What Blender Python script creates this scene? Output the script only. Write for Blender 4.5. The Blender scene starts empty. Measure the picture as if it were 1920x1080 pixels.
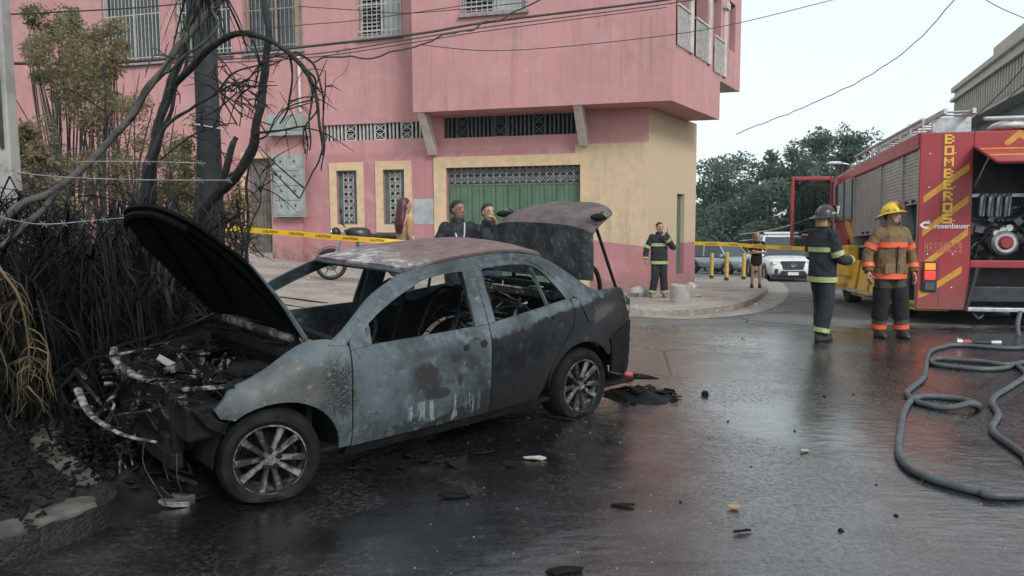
import bpy, bmesh, math, random
from mathutils import Vector, Matrix, Euler, noise as mnoise
from mathutils.geometry import delaunay_2d_cdt
R = math.radians
random.seed(7)
scene = bpy.context.scene
col = scene.collection
# ------------------------------------------------------------------ camera
F, PITCH, ROLL, CAMH = 1440.0, .0907, -.005, 1.636
cam_d = bpy.data.cameras.new('camera'); cam = bpy.data.objects.new('camera', cam_d); col.objects.link(cam)
cam_d.lens = 36 * F / 1920; cam_d.sensor_width = 36; cam_d.clip_end = 3000; cam_d.clip_start = .05
_c, _s = math.cos(PITCH), math.sin(PITCH)
FW = Vector((0, _c, -_s)); RT0 = Vector((1, 0, 0)); UP0 = Vector((0, _s, _c))
RT = RT0 * math.cos(ROLL) + UP0 * math.sin(ROLL); UPV = UP0 * math.cos(ROLL) - RT0 * math.sin(ROLL)
_m = Matrix((RT, UPV, -FW)).transposed().to_4x4(); _m.translation = (0, 0, CAMH)
cam.matrix_world = _m
scene.camera = cam
# ------------------------------------------------------------------ sky, sun, exposure
SUN_EL, SUN_AZ = 38, 150          # azimuth clockwise from +Y: behind the camera, to the right
w = bpy.data.worlds.new('World'); scene.world = w; w.use_nodes = True
nt = w.node_tree; nt.nodes.clear()
sky = nt.nodes.new('ShaderNodeTexSky'); sky.sky_type = 'NISHITA'; sky.sun_disc = False
sky.sun_elevation = R(SUN_EL); sky.sun_rotation = R(SUN_AZ); sky.air_density = 1.0; sky.dust_density = 1.2; sky.ozone_density = 1.0
hs = nt.nodes.new('ShaderNodeHueSaturation'); hs.inputs['Saturation'].default_value = .22; hs.inputs['Value'].default_value = 1.0
tint = nt.nodes.new('ShaderNodeMix'); tint.data_type = 'RGBA'; tint.blend_type = 'MULTIPLY'; tint.inputs[0].default_value = 1.0; tint.inputs[7].default_value = (.93, 1.0, 1.0, 1)
bg = nt.nodes.new('ShaderNodeBackground'); bg.inputs['Strength'].default_value = .122
wo = nt.nodes.new('ShaderNodeOutputWorld')
nt.links.new(sky.outputs[0], hs.inputs['Color']); nt.links.new(hs.outputs[0], tint.inputs[6])
ov = nt.nodes.new('ShaderNodeMix'); ov.data_type = 'RGBA'; ov.inputs[0].default_value = .62; ov.inputs[7].default_value = (4.3, 4.75, 4.85, 1)   # thin overcast evening out the sky
nt.links.new(tint.outputs[2], ov.inputs[6]); nt.links.new(ov.outputs[2], bg.inputs[0]); nt.links.new(bg.outputs[0], wo.inputs[0])
sd = bpy.data.lights.new('sun', 'SUN'); sd.energy = 1.1; sd.angle = R(18); sd.color = (1.0, .98, .95)
sun = bpy.data.objects.new('sun', sd); col.objects.link(sun)
_sv = Vector((math.sin(R(SUN_AZ)) * math.cos(R(SUN_EL)), math.cos(R(SUN_AZ)) * math.cos(R(SUN_EL)), math.sin(R(SUN_EL))))
sun.rotation_euler = _sv.to_track_quat('Z', 'Y').to_euler(); sun.location = (0, 0, 30)
scene.view_settings.view_transform = 'Standard'; scene.view_settings.look = 'None'
scene.view_settings.exposure = .84; scene.view_settings.gamma = 1.0; scene.view_settings.use_curve_mapping = False
scene.cycles.use_denoising = True
scene.cycles.max_bounces = 6; scene.cycles.diffuse_bounces = 3; scene.cycles.glossy_bounces = 3; scene.cycles.transparent_max_bounces = 12
scene.cycles.transmission_bounces = 4; scene.cycles.caustics_reflective = False; scene.cycles.caustics_refractive = False
# ------------------------------------------------------------------ pixel helpers
def ray(u, v):
    return FW + RT * ((u - 960) / F) - UPV * ((v - 540) / F)
CAM = Vector((0, 0, CAMH))
def at(u, v, Y):
    r = ray(u, v); return CAM + r * (Y / r.y)
def sst(x, a, b):
    t = min(1, max(0, (x - a) / (b - a))); return t * t * (3 - 2 * t)
def G(x, y):
    "height of the road and the ground under the pavements"
    z = -.045 * (max(0, min(y, 60) - 10.4))
    z += .095 * max(0, min(2.5 - x, 14)) * sst(y, 7, 14) * (1 - sst(y, 45, 70))
    z += .05 * sst(y, 4.6, 6.2) * (1 - sst(y, 8, 11)) * sst(x, -4, -.5) * (1 - sst(x, 1.2, 4))
    return z
def gnd(u, v, up=0.0):
    r = ray(u, v); t0, t = 1.0, 1.0
    while t < 400:
        p = CAM + r * t
        if p.z < G(p.x, p.y) + up: break
        t0 = t; t *= 1.03
    for _ in range(25):
        m = (t0 + t) / 2; p = CAM + r * m
        if p.z < G(p.x, p.y) + up: t = m
        else: t0 = m
    return CAM + r * t
# ------------------------------------------------------------------ node materials
class NB:
    def __init__(s, name):
        s.m = bpy.data.materials.new(name); s.m.use_nodes = True; s.t = s.m.node_tree
        s.b = s.t.nodes['Principled BSDF']; s.o = s.t.nodes['Material Output']; s._tc = None
    def n(s, k): return s.t.nodes.new(k)
    def put(s, sock, v):
        if isinstance(v, bpy.types.NodeSocket): s.t.links.new(v, sock)
        elif isinstance(v, (tuple, list)) and len(v) == 3 and sock.type == 'RGBA': sock.default_value = (*v, 1)
        else: sock.default_value = v
    def co(s):
        if not s._tc: s._tc = s.n('ShaderNodeTexCoord')
        return s._tc.outputs['Object']
    def noise(s, scale, detail=4, rough=.55, vec=None, stretch=None, dist=0):
        k = s.n('ShaderNodeTexNoise'); v = vec or s.co()
        if stretch:
            mp = s.n('ShaderNodeMapping'); mp.inputs['Scale'].default_value = stretch; s.put(mp.inputs['Vector'], v); v = mp.outputs[0]
        s.put(k.inputs['Vector'], v); k.inputs['Scale'].default_value = scale; k.inputs['Detail'].default_value = detail
        k.inputs['Roughness'].default_value = rough; k.inputs['Distortion'].default_value = dist
        return k.outputs['Fac']
    def voro(s, scale, feat='F1', vec=None):
        k = s.n('ShaderNodeTexVoronoi'); k.feature = feat; s.put(k.inputs['Vector'], vec or s.co()); k.inputs['Scale'].default_value = scale
        return k.outputs['Distance']
    def math(s, op, a, b=0.0, c=None, clamp=False):
        k = s.n('ShaderNodeMath'); k.operation = op; k.use_clamp = clamp; s.put(k.inputs[0], a); s.put(k.inputs[1], b)
        if c is not None: s.put(k.inputs[2], c)
        return k.outputs[0]
    def step(s, v, lo, hi, o0=0.0, o1=1.0):
        k = s.n('ShaderNodeMapRange'); k.interpolation_type = 'SMOOTHSTEP'; s.put(k.inputs[0], v)
        for i, x in enumerate((lo, hi, o0, o1)): k.inputs[i + 1].default_value = x
        return k.outputs[0]
    def lin(s, v, lo, hi, o0=0.0, o1=1.0):
        k = s.n('ShaderNodeMapRange'); s.put(k.inputs[0], v)
        for i, x in enumerate((lo, hi, o0, o1)): k.inputs[i + 1].default_value = x
        return k.outputs[0]
    def mix(s, f, a, b, mode='MIX'):
        k = s.n('ShaderNodeMix'); k.data_type = 'RGBA'; k.blend_type = mode; s.put(k.inputs[0], f); s.put(k.inputs[6], a); s.put(k.inputs[7], b)
        return k.outputs[2]
    def xyz(s, vec=None):
        k = s.n('ShaderNodeSeparateXYZ'); s.put(k.inputs[0], vec or s.co()); return k.outputs
    def bump(s, h, strength=.3, dist=.02, normal=None):
        k = s.n('ShaderNodeBump'); k.inputs['Strength'].default_value = strength; k.inputs['Distance'].default_value = dist; s.put(k.inputs['Height'], h)
        if normal: s.put(k.inputs['Normal'], normal)
        return k.outputs[0]
    def out(s, color=None, rough=None, metal=None, normal=None, **kw):
        for k, v in (('Base Color', color), ('Roughness', rough), ('Metallic', metal), ('Normal', normal)):
            if v is not None: s.put(s.b.inputs[k], v)
        for k, v in kw.items(): s.put(s.b.inputs[k.replace('_', ' ')], v)
        return s.m
MATS = {}
def pm(name, c1, c2=None, scale=6, rough=.6, rvar=.12, bump=.15, bscale=60, metal=0.0, bdist=.004, lo=.38, hi=.66, **kw):
    "a plain procedural surface: two colours through noise, varied gloss, fine relief"
    if name in MATS: return MATS[name]
    b = NB(name); nz = b.noise(scale, 5, .6)
    c2 = c2 or tuple(x * .72 for x in c1)
    b.out(b.mix(b.step(nz, lo, hi), c1, c2), b.lin(b.noise(scale * 2.3, 3), .3, .7, rough - rvar, min(1, rough + rvar)), metal,
          b.bump(b.noise(bscale, 4), bump, bdist) if bump else None, **kw)
    MATS[name] = b.m; return b.m
def emit(name, c, strength, base=None):
    b = NB(name); b.out(base or c, .3, Emission_Color=c, Emission_Strength=strength); MATS[name] = b.m; return b.m
def glass(name, c=(.02, .025, .03), rough=.06):
    b = NB(name); nz = b.noise(3, 3); b.out(b.mix(nz, c, tuple(x * 1.6 for x in c)), rough, 0.0, None, Specular_IOR_Level=.7); MATS[name] = b.m; return b.m
# ------------------------------------------------------------------ mesh building
class MB:
    def __init__(s): s.v, s.f = [], []
    def add(s, vs, fs, M=None):
        o = len(s.v); s.v += [tuple(M @ Vector(p)) if M else tuple(p) for p in vs]; s.f += [tuple(i + o for i in f) for f in fs]; return s
    def bx(s, x0, x1, y0, y1, z0, z1, M=None):
        return s.add([(x, y, z) for x in (x0, x1) for y in (y0, y1) for z in (z0, z1)],
                     [(0, 1, 3, 2), (4, 6, 7, 5), (0, 4, 5, 1), (2, 3, 7, 6), (0, 2, 6, 4), (1, 5, 7, 3)], M)
    def box(s, c, size, M=None, rot=None):
        T = Matrix.Translation(c)
        if rot is not None: T = T @ Euler(rot).to_matrix().to_4x4()
        if M is not None: T = M @ T
        a, b, d = (x / 2 for x in size); return s.bx(-a, a, -b, b, -d, d, T)
    def bar(s, a, b, w, h=None, up=(0, 0, 1)):
        "square bar from a to b"
        a, b = Vector(a), Vector(b); h = h or w; d = (b - a); L = d.length
        if L < 1e-6: return s
        d.normalize(); u = Vector(up)
        if abs(d.dot(u)) > .98: u = Vector((1, 0, 0))
        x = d.cross(u).normalized(); z = x.cross(d)
        M = Matrix((x, d, z)).transposed().to_4x4(); M.translation = a
        return s.bx(-w / 2, w / 2, 0, L, -h / 2, h / 2, M)
    def tube(s, pts, r, n=8, M=None, cap=True, flat=1.0):
        pts = [Vector(p) for p in pts]; k = len(pts)
        rs = [r] * k if isinstance(r, (int, float)) else list(r)
        vs, fs = [], []; prev = None
        for i, p in enumerate(pts):
            d = (pts[min(i + 1, k - 1)] - pts[max(i - 1, 0)])
            if d.length < 1e-9: d = Vector((0, 0, 1))
            d.normalize()
            if prev is None:
                a = Vector((0, 0, 1)) if abs(d.z) < .9 else Vector((1, 0, 0)); x = d.cross(a).normalized()
            else:
                x = prev - d * prev.dot(d)
                x = x.normalized() if x.length > 1e-6 else d.orthogonal().normalized()
            prev = x; y = d.cross(x)
            for j in range(n):
                a = 2 * math.pi * j / n
                vs.append(p + (x * math.cos(a) + y * (math.sin(a) * flat)) * rs[i])
        for i in range(k - 1):
            for j in range(n):
                j2 = (j + 1) % n; fs.append((i * n + j, i * n + j2, (i + 1) * n + j2, (i + 1) * n + j))
        if cap: fs.append(tuple(range(n - 1, -1, -1))); fs.append(tuple(range((k - 1) * n, k * n)))
        return s.add(vs, fs, M)
    def rings(s, rs, n=16, M=None, cap=True, power=2.0):
        "loft through (cx, cy, cz, rx, ry) level rings"
        vs, fs = [], []
        for (cx, cy, cz, rx, ry) in rs:
            for j in range(n):
                a = 2 * math.pi * j / n; c, q = math.cos(a), math.sin(a)
                vs.append((cx + rx * math.copysign(abs(c) ** (2 / power), c), cy + ry * math.copysign(abs(q) ** (2 / power), q), cz))
        k = len(rs)
        for i in range(k - 1):
            for j in range(n):
                j2 = (j + 1) % n; fs.append((i * n + j, i * n + j2, (i + 1) * n + j2, (i + 1) * n + j))
        if cap: fs.append(tuple(range(n - 1, -1, -1))); fs.append(tuple(range((k - 1) * n, k * n)))
        return s.add(vs, fs, M)
    def lathe(s, prof, n=24, M=None, closed=False):
        "profile (r, z) turned about z"
        vs, fs = [], []; k = len(prof)
        for (r, z) in prof:
            for j in range(n):
                a = 2 * math.pi * j / n; vs.append((r * math.cos(a), r * math.sin(a), z))
        for i in range(k if closed else k - 1):
            i2 = (i + 1) % k
            for j in range(n):
                j2 = (j + 1) % n; fs.append((i * n + j, i * n + j2, i2 * n + j2, i2 * n + j))
        return s.add(vs, fs, M)
    def prism(s, poly, h0, h1, M=None):
        "poly in xy, extruded along z"
        k = len(poly)
        vs = [(x, y, h0) for x, y in poly] + [(x, y, h1) for x, y in poly]
        fs = [tuple(range(k - 1, -1, -1)), tuple(range(k, 2 * k))] + [(i, (i + 1) % k, k + (i + 1) % k, k + i) for i in range(k)]
        return s.add(vs, fs, M)
    def grid(s, fn, nu, nv, M=None):
        vs = [fn(i / nu, j / nv) for i in range(nu + 1) for j in range(nv + 1)]
        fs = [(i * (nv + 1) + j, (i + 1) * (nv + 1) + j, (i + 1) * (nv + 1) + j + 1, i * (nv + 1) + j + 1) for i in range(nu) for j in range(nv)]
        return s.add(vs, fs, M)
    def ball(s, c, r, n=12, M=None):
        rx, ry, rz = (r, r, r) if isinstance(r, (int, float)) else r
        k = max(5, n // 2 + 1)
        return s.rings([(c[0], c[1], c[2] - rz * math.cos(math.pi * i / k), rx * max(.02, math.sin(math.pi * i / k)), ry * max(.02, math.sin(math.pi * i / k))) for i in range(k + 1)], n, M)
    def build(s, name, mat, parent=None, smooth=False, bevel=0, solid=0, sub=0, remesh=0, fix=True):
        me = bpy.data.meshes.new(name); me.from_pydata(s.v, [], s.f)
        if fix:
            bm = bmesh.new(); bm.from_mesh(me); bmesh.ops.recalc_face_normals(bm, faces=bm.faces); bm.to_mesh(me); bm.free()
        return finish(me, name, mat, parent, smooth, bevel, solid, sub, remesh)
def finish(me, name, mat, parent=None, smooth=False, bevel=0, solid=0, sub=0, remesh=0):
    me.update(); o = bpy.data.objects.new(name, me); col.objects.link(o)
    if mat: me.materials.append(MATS[mat] if isinstance(mat, str) else mat)
    if parent: o.parent = parent
    if smooth and not bevel:
        me.polygons.foreach_set('use_smooth', [True] * len(me.polygons))
        if smooth != 1: me.set_sharp_from_angle(angle=R(smooth))
    if remesh:
        md = o.modifiers.new('r', 'REMESH'); md.mode = 'VOXEL'; md.voxel_size = remesh; md.use_smooth_shade = True
        md = o.modifiers.new('s', 'SMOOTH'); md.factor = .5; md.iterations = 5
    if solid:
        md = o.modifiers.new('t', 'SOLIDIFY'); md.thickness = abs(solid); md.offset = -1 if solid > 0 else 1
        md = o.modifiers.new('e', 'EDGE_SPLIT'); md.split_angle = R(38)
    if bevel:
        md = o.modifiers.new('b', 'BEVEL'); md.width = bevel; md.segments = 2; md.limit_method = 'ANGLE'; md.angle_limit = R(40)
    if sub:
        md = o.modifiers.new('u', 'SUBSURF'); md.levels = sub; md.render_levels = sub
    return o
def tag(o, label=None, cat=None, group=None, kind=None):
    for k, v in (('label', label), ('category', cat), ('group', group), ('kind', kind)):
        if v: o[k] = v
    return o
def thing(name, label, cat, loc=(0, 0, 0), rz=0.0, group=None, rot=None):
    o = bpy.data.objects.new(name, None); col.objects.link(o); o.location = loc; o.rotation_euler = rot or (0, 0, rz); o.empty_display_size = .2
    return tag(o, label, cat, group)
def crv(pts, n=6):
    "Catmull-Rom through points"
    P = [Vector(p) for p in pts]; out = []
    for i in range(len(P) - 1):
        p0, p1, p2, p3 = P[max(i - 1, 0)], P[i], P[i + 1], P[min(i + 2, len(P) - 1)]
        for k in range(n):
            t = k / n
            out.append(.5 * ((2 * p1) + (p2 - p0) * t + (2 * p0 - 5 * p1 + 4 * p2 - p3) * t * t + (3 * p1 - p0 - 3 * p2 + p3) * t ** 3))
    out.append(P[-1]); return out
def interp(tab, x):
    if x <= tab[0][0]: return tab[0][1]
    for (a, b), (c, d) in zip(tab, tab[1:]):
        if x <= c: return b + (d - b) * (x - a) / (c - a)
    return tab[-1][1]
def text_mesh(txt, size, depth=.002, shear=0.0, bold=0.0):
    cu = bpy.data.curves.new('t', 'FONT'); cu.body = txt; cu.size = size; cu.extrude = depth; cu.shear = shear; cu.align_x = 'CENTER'; cu.offset = bold
    o = bpy.data.objects.new('t', cu); col.objects.link(o); dg = bpy.context.evaluated_depsgraph_get()
    me = bpy.data.meshes.new_from_object(o.evaluated_get(dg)); bpy.data.objects.remove(o); return me
# ================================================================== materials of the setting
def mk_asphalt():
    b = NB('asphalt'); x, y, z = b.xyz()
    big = b.noise(.55, 5, .6, dist=.6); mid = b.noise(2.2, 5, .6); fine = b.noise(48, 5, .72); grit = b.noise(130, 3, .65); fleck = b.noise(27, 7, .8, dist=.2); film = b.step(fleck, .60, .47)
    edge = b.math('ADD', b.math('ADD', y, b.math('MULTIPLY', b.math('SUBTRACT', big, .5), 3.0)), b.math('MULTIPLY', b.math('SUBTRACT', mid, .5), 2.2))
    wet = b.step(edge, 12.2, 11.2)                              # hosed down as far as the fire engine
    dirt = b.math('MULTIPLY', b.step(b.math('ADD', x, b.math('MULTIPLY', b.math('SUBTRACT', mid, .5), 3.2)), 3.4, 1.6), b.step(b.math('ADD', y, b.math('MULTIPLY', big, 3.5)), 8.2, 10.6))
    cx = b.math('SUBTRACT', x, -1.3); cy = b.math('SUBTRACT', y, 5.2)
    rr = b.math('SQRT', b.math('ADD', b.math('POWER', b.math('DIVIDE', cx, 2.9), 2), b.math('POWER', b.math('DIVIDE', cy, 2.2), 2)))
    soot = b.step(b.math('ADD', rr, b.math('MULTIPLY', b.math('SUBTRACT', mid, .5), .9)), 1.15, .55)
    dry = b.mix(b.step(fine, .35, .7), (.115, .118, .118), (.19, .19, .185))
    wetc = b.mix(b.step(fleck, .50, .66), (.017, .0178, .019), (.085, .086, .088)); wetc = b.mix(b.step(fine, .57, .66), wetc, (.17, .17, .172))
    c = b.mix(wet, dry, wetc)
    dc = b.mix(b.step(fine, .4, .66), (.075, .055, .046), (.22, .17, .15))
    c = b.mix(b.math('MULTIPLY', dirt, .85), c, dc)
    c = b.mix(b.math('MULTIPLY', soot, .9), c, (.006, .006, .0065))
    crk = b.math('MULTIPLY', b.step(b.voro(.55, 'DISTANCE_TO_EDGE', vec=b.mix(.12, b.co(), b.n('ShaderNodeTexNoise').outputs['Color'])), .012, .004), .8); c = b.mix(crk, c, (.004, .004, .004))
    c = b.mix(b.math('MULTIPLY', b.step(b.noise(.9, 4, .6, dist=1.5), .56, .6), .45), c, b.mix(b.step(fleck, .45, .6), (.012, .012, .013), (.075, .073, .072)))
    pool = b.math('MULTIPLY', b.step(big, .47, .62), wet)
    rw = b.mix(b.step(mid, .35, .68), (.13, .13, .13), (.27, .27, .27))
    rw = b.mix(film, (.5, .5, .5), rw); rough = b.mix(wet, (.85, .85, .85), rw); rough = b.mix(b.math('MULTIPLY', pool, .7), rough, (.07, .07, .07)); rough = b.mix(b.math('MULTIPLY', dirt, .8), rough, (.55, .55, .55))
    h = b.math('ADD', b.math('MULTIPLY', fine, .7), b.math('MULTIPLY', grit, .4))
    h = b.math('MULTIPLY', h, b.math('SUBTRACT', 1.0, b.math('MULTIPLY', pool, .6)))
    ripple = b.noise(5.5, 3, .5, stretch=(1, 2.2, 1))
    nrm = b.bump(h, .5, .003, b.bump(ripple, .10, .05))
    cn = b.bump(fleck, .4, .0045, b.bump(ripple, .10, .05))
    return b.out(c, rough, 0.0, nrm, Coat_Weight=b.math('MULTIPLY', b.math('MULTIPLY', b.math('MULTIPLY', wet, b.math('SUBTRACT', 1.0, b.math('MULTIPLY', dirt, .8))), b.lin(b.math('ADD', b.math('MULTIPLY', big, .5), b.math('MULTIPLY', mid, .5)), .40, .58, .55, 1.0)), b.math('MAXIMUM', b.lin(film, 0, 1, .38, 1.0), b.math('MULTIPLY', pool, .75))), Coat_Roughness=b.lin(mid, .3, .7, .09, .26), Coat_IOR=1.95, Coat_Normal=cn)
MATS['asphalt'] = mk_asphalt()
def mk_dirt():
    b = NB('pavement dirt'); x, y, z = b.xyz(); n1 = b.noise(.9, 5); n2 = b.noise(9, 5, .65); n3 = b.noise(60, 4, .7)
    c = b.mix(b.step(n1, .38, .62), (.38, .33, .29), (.25, .205, .175)); c = b.mix(b.step(n2, .5, .72), c, (.46, .42, .38)); c = b.mix(b.step(n3, .6, .75), c, (.12, .10, .085))
    return b.out(c, .92, 0.0, b.bump(b.math('ADD', n2, n3), .5, .02))
MATS['dirt'] = mk_dirt()
pm('kerb', (.34, .31, .28), (.22, .2, .18), 5, .85, bump=.4, bscale=40, bdist=.01)
def mk_verge():
    b = NB('burnt soil'); n1 = b.noise(3, 5, .6); n2 = b.noise(26, 4, .7)
    c = b.mix(b.step(n1, .4, .62), (.004, .004, .0042), (.015, .0135, .012)); c = b.mix(b.step(n2, .64, .76), c, (.06, .05, .042))
    return b.out(c, b.lin(n2, .3, .7, .35, .8), 0.0, b.bump(b.math('ADD', n1, n2), .8, .04))
MATS['verge'] = mk_verge()
def mk_pink():
    b = NB('pink plaster'); x, y, z = b.xyz()
    n1 = b.noise(.6, 5, .6); n2 = b.noise(5, 5, .6); st = b.noise(3.2, 5, .7, stretch=(1, 1, .12)); gr = b.noise(120, 3)
    pink = b.mix(b.step(n1, .35, .68), (.56, .285, .285), (.49, .25, .25))
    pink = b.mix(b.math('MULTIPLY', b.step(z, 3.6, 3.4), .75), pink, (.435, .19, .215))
    pink = b.mix(b.math('MULTIPLY', b.step(st, .48, .74), .7), pink, (.36, .2, .19)); n5 = b.noise(1.7, 6, .7, dist=.8); pink = b.mix(b.math('MULTIPLY', b.step(n5, .46, .70), .6), pink, (.55, .345, .345))
    n6 = b.noise(11, 5, .75); pink = b.mix(b.math('MULTIPLY', b.step(n6, .58, .73), .45), pink, (.33, .19, .18)); ws = b.noise(9, 3, .6, stretch=(1, 1, .03)); pink = b.mix(b.math('MULTIPLY', b.math('MULTIPLY', b.step(ws, .52, .66), b.step(b.math('FRACT', b.math('MULTIPLY', z, .31)), .15, .9)), .5), pink, (.34, .21, .2))
    cream = b.mix(b.step(n2, .4, .7), (.62, .47, .32), (.54, .41, .28)); cream = b.mix(b.math('MULTIPLY', b.step(st, .48, .7), .5), cream, (.33, .26, .19))
    lim = b.math('ADD', b.math('MULTIPLY', x, .12), .88)
    m = b.math('MULTIPLY', b.math('GREATER_THAN', z, lim), b.math('MULTIPLY', b.math('LESS_THAN', x, 1.9), b.step(z, 3.56, 3.54)))
    c = b.mix(m, pink, cream)
    c = b.mix(b.math('MULTIPLY', b.step(b.math('SUBTRACT', z, b.math('MULTIPLY', x, .085)), .35, -.45), b.step(n2, .3, .62)), c, (.25, .16, .14))
    return b.out(c, .86, 0.0, b.bump(b.math('ADD', gr, b.math('MULTIPLY', n2, .8)), .22, .006), Specular_IOR_Level=.25)
MATS['pink'] = mk_pink()
pm('cream', (.66, .48, .31), (.56, .41, .265), 4, .85, bump=.2, bscale=90)
pm('bracket', (.62, .55, .50), (.48, .42, .38), 4, .85, bump=.2)
pm('white_iron', (.55, .55, .52), (.38, .36, .34), 9, .6)
pm('grey_iron', (.30, .31, .31), (.18, .18, .18), 12, .5)
pm('blue_iron', (.10, .11, .135), (.06, .065, .08), 9, .6)
pm('dark_iron', (.06, .065, .07), (.03, .03, .03), 12, .55)
pm('green_paint', (.10, .17, .115), (.078, .135, .092), 3, .5, bump=.1, bscale=25)
pm('teal_frame', (.13, .17, .15), (.09, .12, .11), 6, .5)
pm('void', (.012, .012, .013), rough=.9, bump=0)  # shade inside rooms, vents and holes painted as near-black
pm('meter_grey', (.33, .37, .36), (.24, .26, .25), 4, .45, bump=.1)
pm('concrete', (.40, .38, .36), (.28, .265, .25), 3, .88, bump=.4, bscale=45, bdist=.008)
pm('rusty_door', (.17, .15, .13), (.10, .085, .07), 4, .7)
pm('beige_wood', (.45, .33, .22), (.36, .26, .17), 4, .7)
pm('louvre', (.42, .42, .41), (.30, .30, .30), 8, .5)
glass('window_glass', (.03, .034, .036), .08)
pm('curtain', (.42, .44, .45), (.3, .32, .33), 2, .8)
# ================================================================== ground
xs = [-1500, -400, -150, -80, -40, -24] + [-18 + .5 * i for i in range(73)] + [22, 30, 45, 80, 150, 400, 1500]
ys = [-300, -40, -10, -3] + [.5 * i for i in range(70)] + [36, 40, 45, 50, 55, 60, 70, 90, 130, 250, 600, 1500]
m = MB(); m.v = [(x, y, G(x, y)) for x in xs for y in ys]
nY = len(ys); m.f = [(i * nY + j, (i + 1) * nY + j, (i + 1) * nY + j + 1, i * nY + j + 1) for i in range(len(xs) - 1) for j in range(nY - 1)]
tag(m.build('road', 'asphalt', smooth=1), kind='structure')
def sheet(poly, dz, step, name, mat, skirt=0.0, parent=None, rough=0.0):
    "a sheet over the ground, cut into cells so that it follows the slope"
    bm = bmesh.new(); bm.faces.new([bm.verts.new((x, y, 0)) for x, y in poly]); bmesh.ops.triangulate(bm, faces=bm.faces)
    for ax in (0, 1):
        lo = min(p[ax] for p in poly); hi = max(p[ax] for p in poly); q = lo + step
        while q < hi:
            no = (1, 0, 0) if ax == 0 else (0, 1, 0); cc = (q, 0, 0) if ax == 0 else (0, q, 0)
            bmesh.ops.bisect_plane(bm, geom=bm.verts[:] + bm.edges[:] + bm.faces[:], plane_co=cc, plane_no=no); q += step
    be = [e for e in bm.edges if e.is_boundary]
    bv = {v for e in be for v in e.verts}
    for v in bm.verts:
        v.co.z = G(v.co.x, v.co.y) + dz + (0 if v in bv else rough * mnoise.noise(Vector((v.co.x * 2.1, v.co.y * 2.1, 3))))
    if skirt:
        r = bmesh.ops.extrude_edge_only(bm, edges=be)
        for v in r['geom']:
            if isinstance(v, bmesh.types.BMVert): v.co.z -= skirt
    bmesh.ops.recalc_face_normals(bm, faces=bm.faces)
    if sum(f.normal.z for f in bm.faces) < 0: bmesh.ops.reverse_faces(bm, faces=bm.faces)
    me = bpy.data.meshes.new(name); bm.to_mesh(me); bm.free()
    return finish(me, name, mat, parent, 30)
kpx = [(1180, 593), (1240, 595), (1300, 592), (1350, 587), (1393, 578), (1424, 563), (1440, 549), (1441, 538), (1434, 529)]
kw = [gnd(*p) for p in kpx]
kerb_line = crv([(-15, 13.5, 0), (-9, 10.8, 0), (-4, 10.1, 0), (-1.6, 10.6, 0), (.4, 12.2, 0)] + [(p.x, p.y, 0) for p in kw] + [(kw[-1].x - .1, kw[-1].y + 2.5, 0), (7.2, 31, 0)], 5)
poly = [(p.x, p.y) for p in kerb_line] + [(5.5, 44), (-15, 44)]
pav = tag(sheet(poly, .125, .8, 'pavement', 'dirt', .3, rough=.02), kind='structure')
def kerb_run(line, L, wdt, hgt, parent, mat, side):
    "kerb stones laid end to end along a line, each a piece of its own"
    acc = 0.0; cur = [line[0]]; n = 0
    def lay(a, b):
        d = (b - a); ln = d.length; d.normalize(); nrm = Vector((-d.y, d.x, 0)) * side
        za, zb = G(a.x, a.y), G(b.x, b.y); j = random.uniform(-.006, .006)
        m = MB(); a2, b2 = a + d * .006, b - d * .006
        vs = []
        for p, zz in ((a2, za), (b2, zb)):
            for off, h in ((0, -.12), (.012, hgt - .02 + j), (.03, hgt + j), (wdt, hgt + j), (wdt, -.12)):
                q = p + nrm * off; vs.append((q.x, q.y, zz + h))
        m.add(vs, [(0, 1, 6, 5), (1, 2, 7, 6), (2, 3, 8, 7), (3, 4, 9, 8), (4, 3, 2, 1, 0), (5, 6, 7, 8, 9)])
        m.build('kerb_stone', mat, parent)
    for a, b in zip(line, line[1:]):
        acc += (b - a).length
        if acc >= L: lay(cur[-1], b); cur.append(b); acc = 0.0
kerb_run(crv(kerb_line, 2), .55, .16, .14, pav, 'kerb', 1)
gl = [p for p in kerb_line if p.x > 2.2 and p.y < 30]
gpoly = [(p.x, p.y) for p in gl]
outer = []
for i, p in enumerate(gl):
    d = (gl[min(i + 1, len(gl) - 1)] - gl[max(i - 1, 0)]).normalized(); wv = .55 * sst(i, 0, 6)
    q = p + Vector((d.y, -d.x, 0)) * wv; outer.append((q.x, q.y))
tag(sheet(gpoly + outer[::-1], .006, .5, 'gutter', 'kerb'), kind='structure')
vk = crv([(-7, 2.4, 0), (-4.2, 2.95, 0), (-2.62, 3.42, 0), (-2.28, 3.72, 0), (-2.2, 4.15, 0), (-2.75, 4.75, 0), (-3.3, 5.5, 0), (-3.5, 7, 0), (-3.7, 9, 0), (-4.6, 12, 0)], 5)
verge = tag(sheet([(p.x, p.y) for p in vk] + [(-14, 13), (-14, 2.4)], .13, .35, 'verge', 'verge', .3, rough=.09), kind='structure')
pm('kerb_sooty', (.12, .105, .09), (.04, .037, .034), 3, .85, bump=.5, bscale=30, bdist=.012)
kerb_run(crv(vk, 3), .5, .17, .15, verge, 'kerb_sooty', 1)
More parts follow.
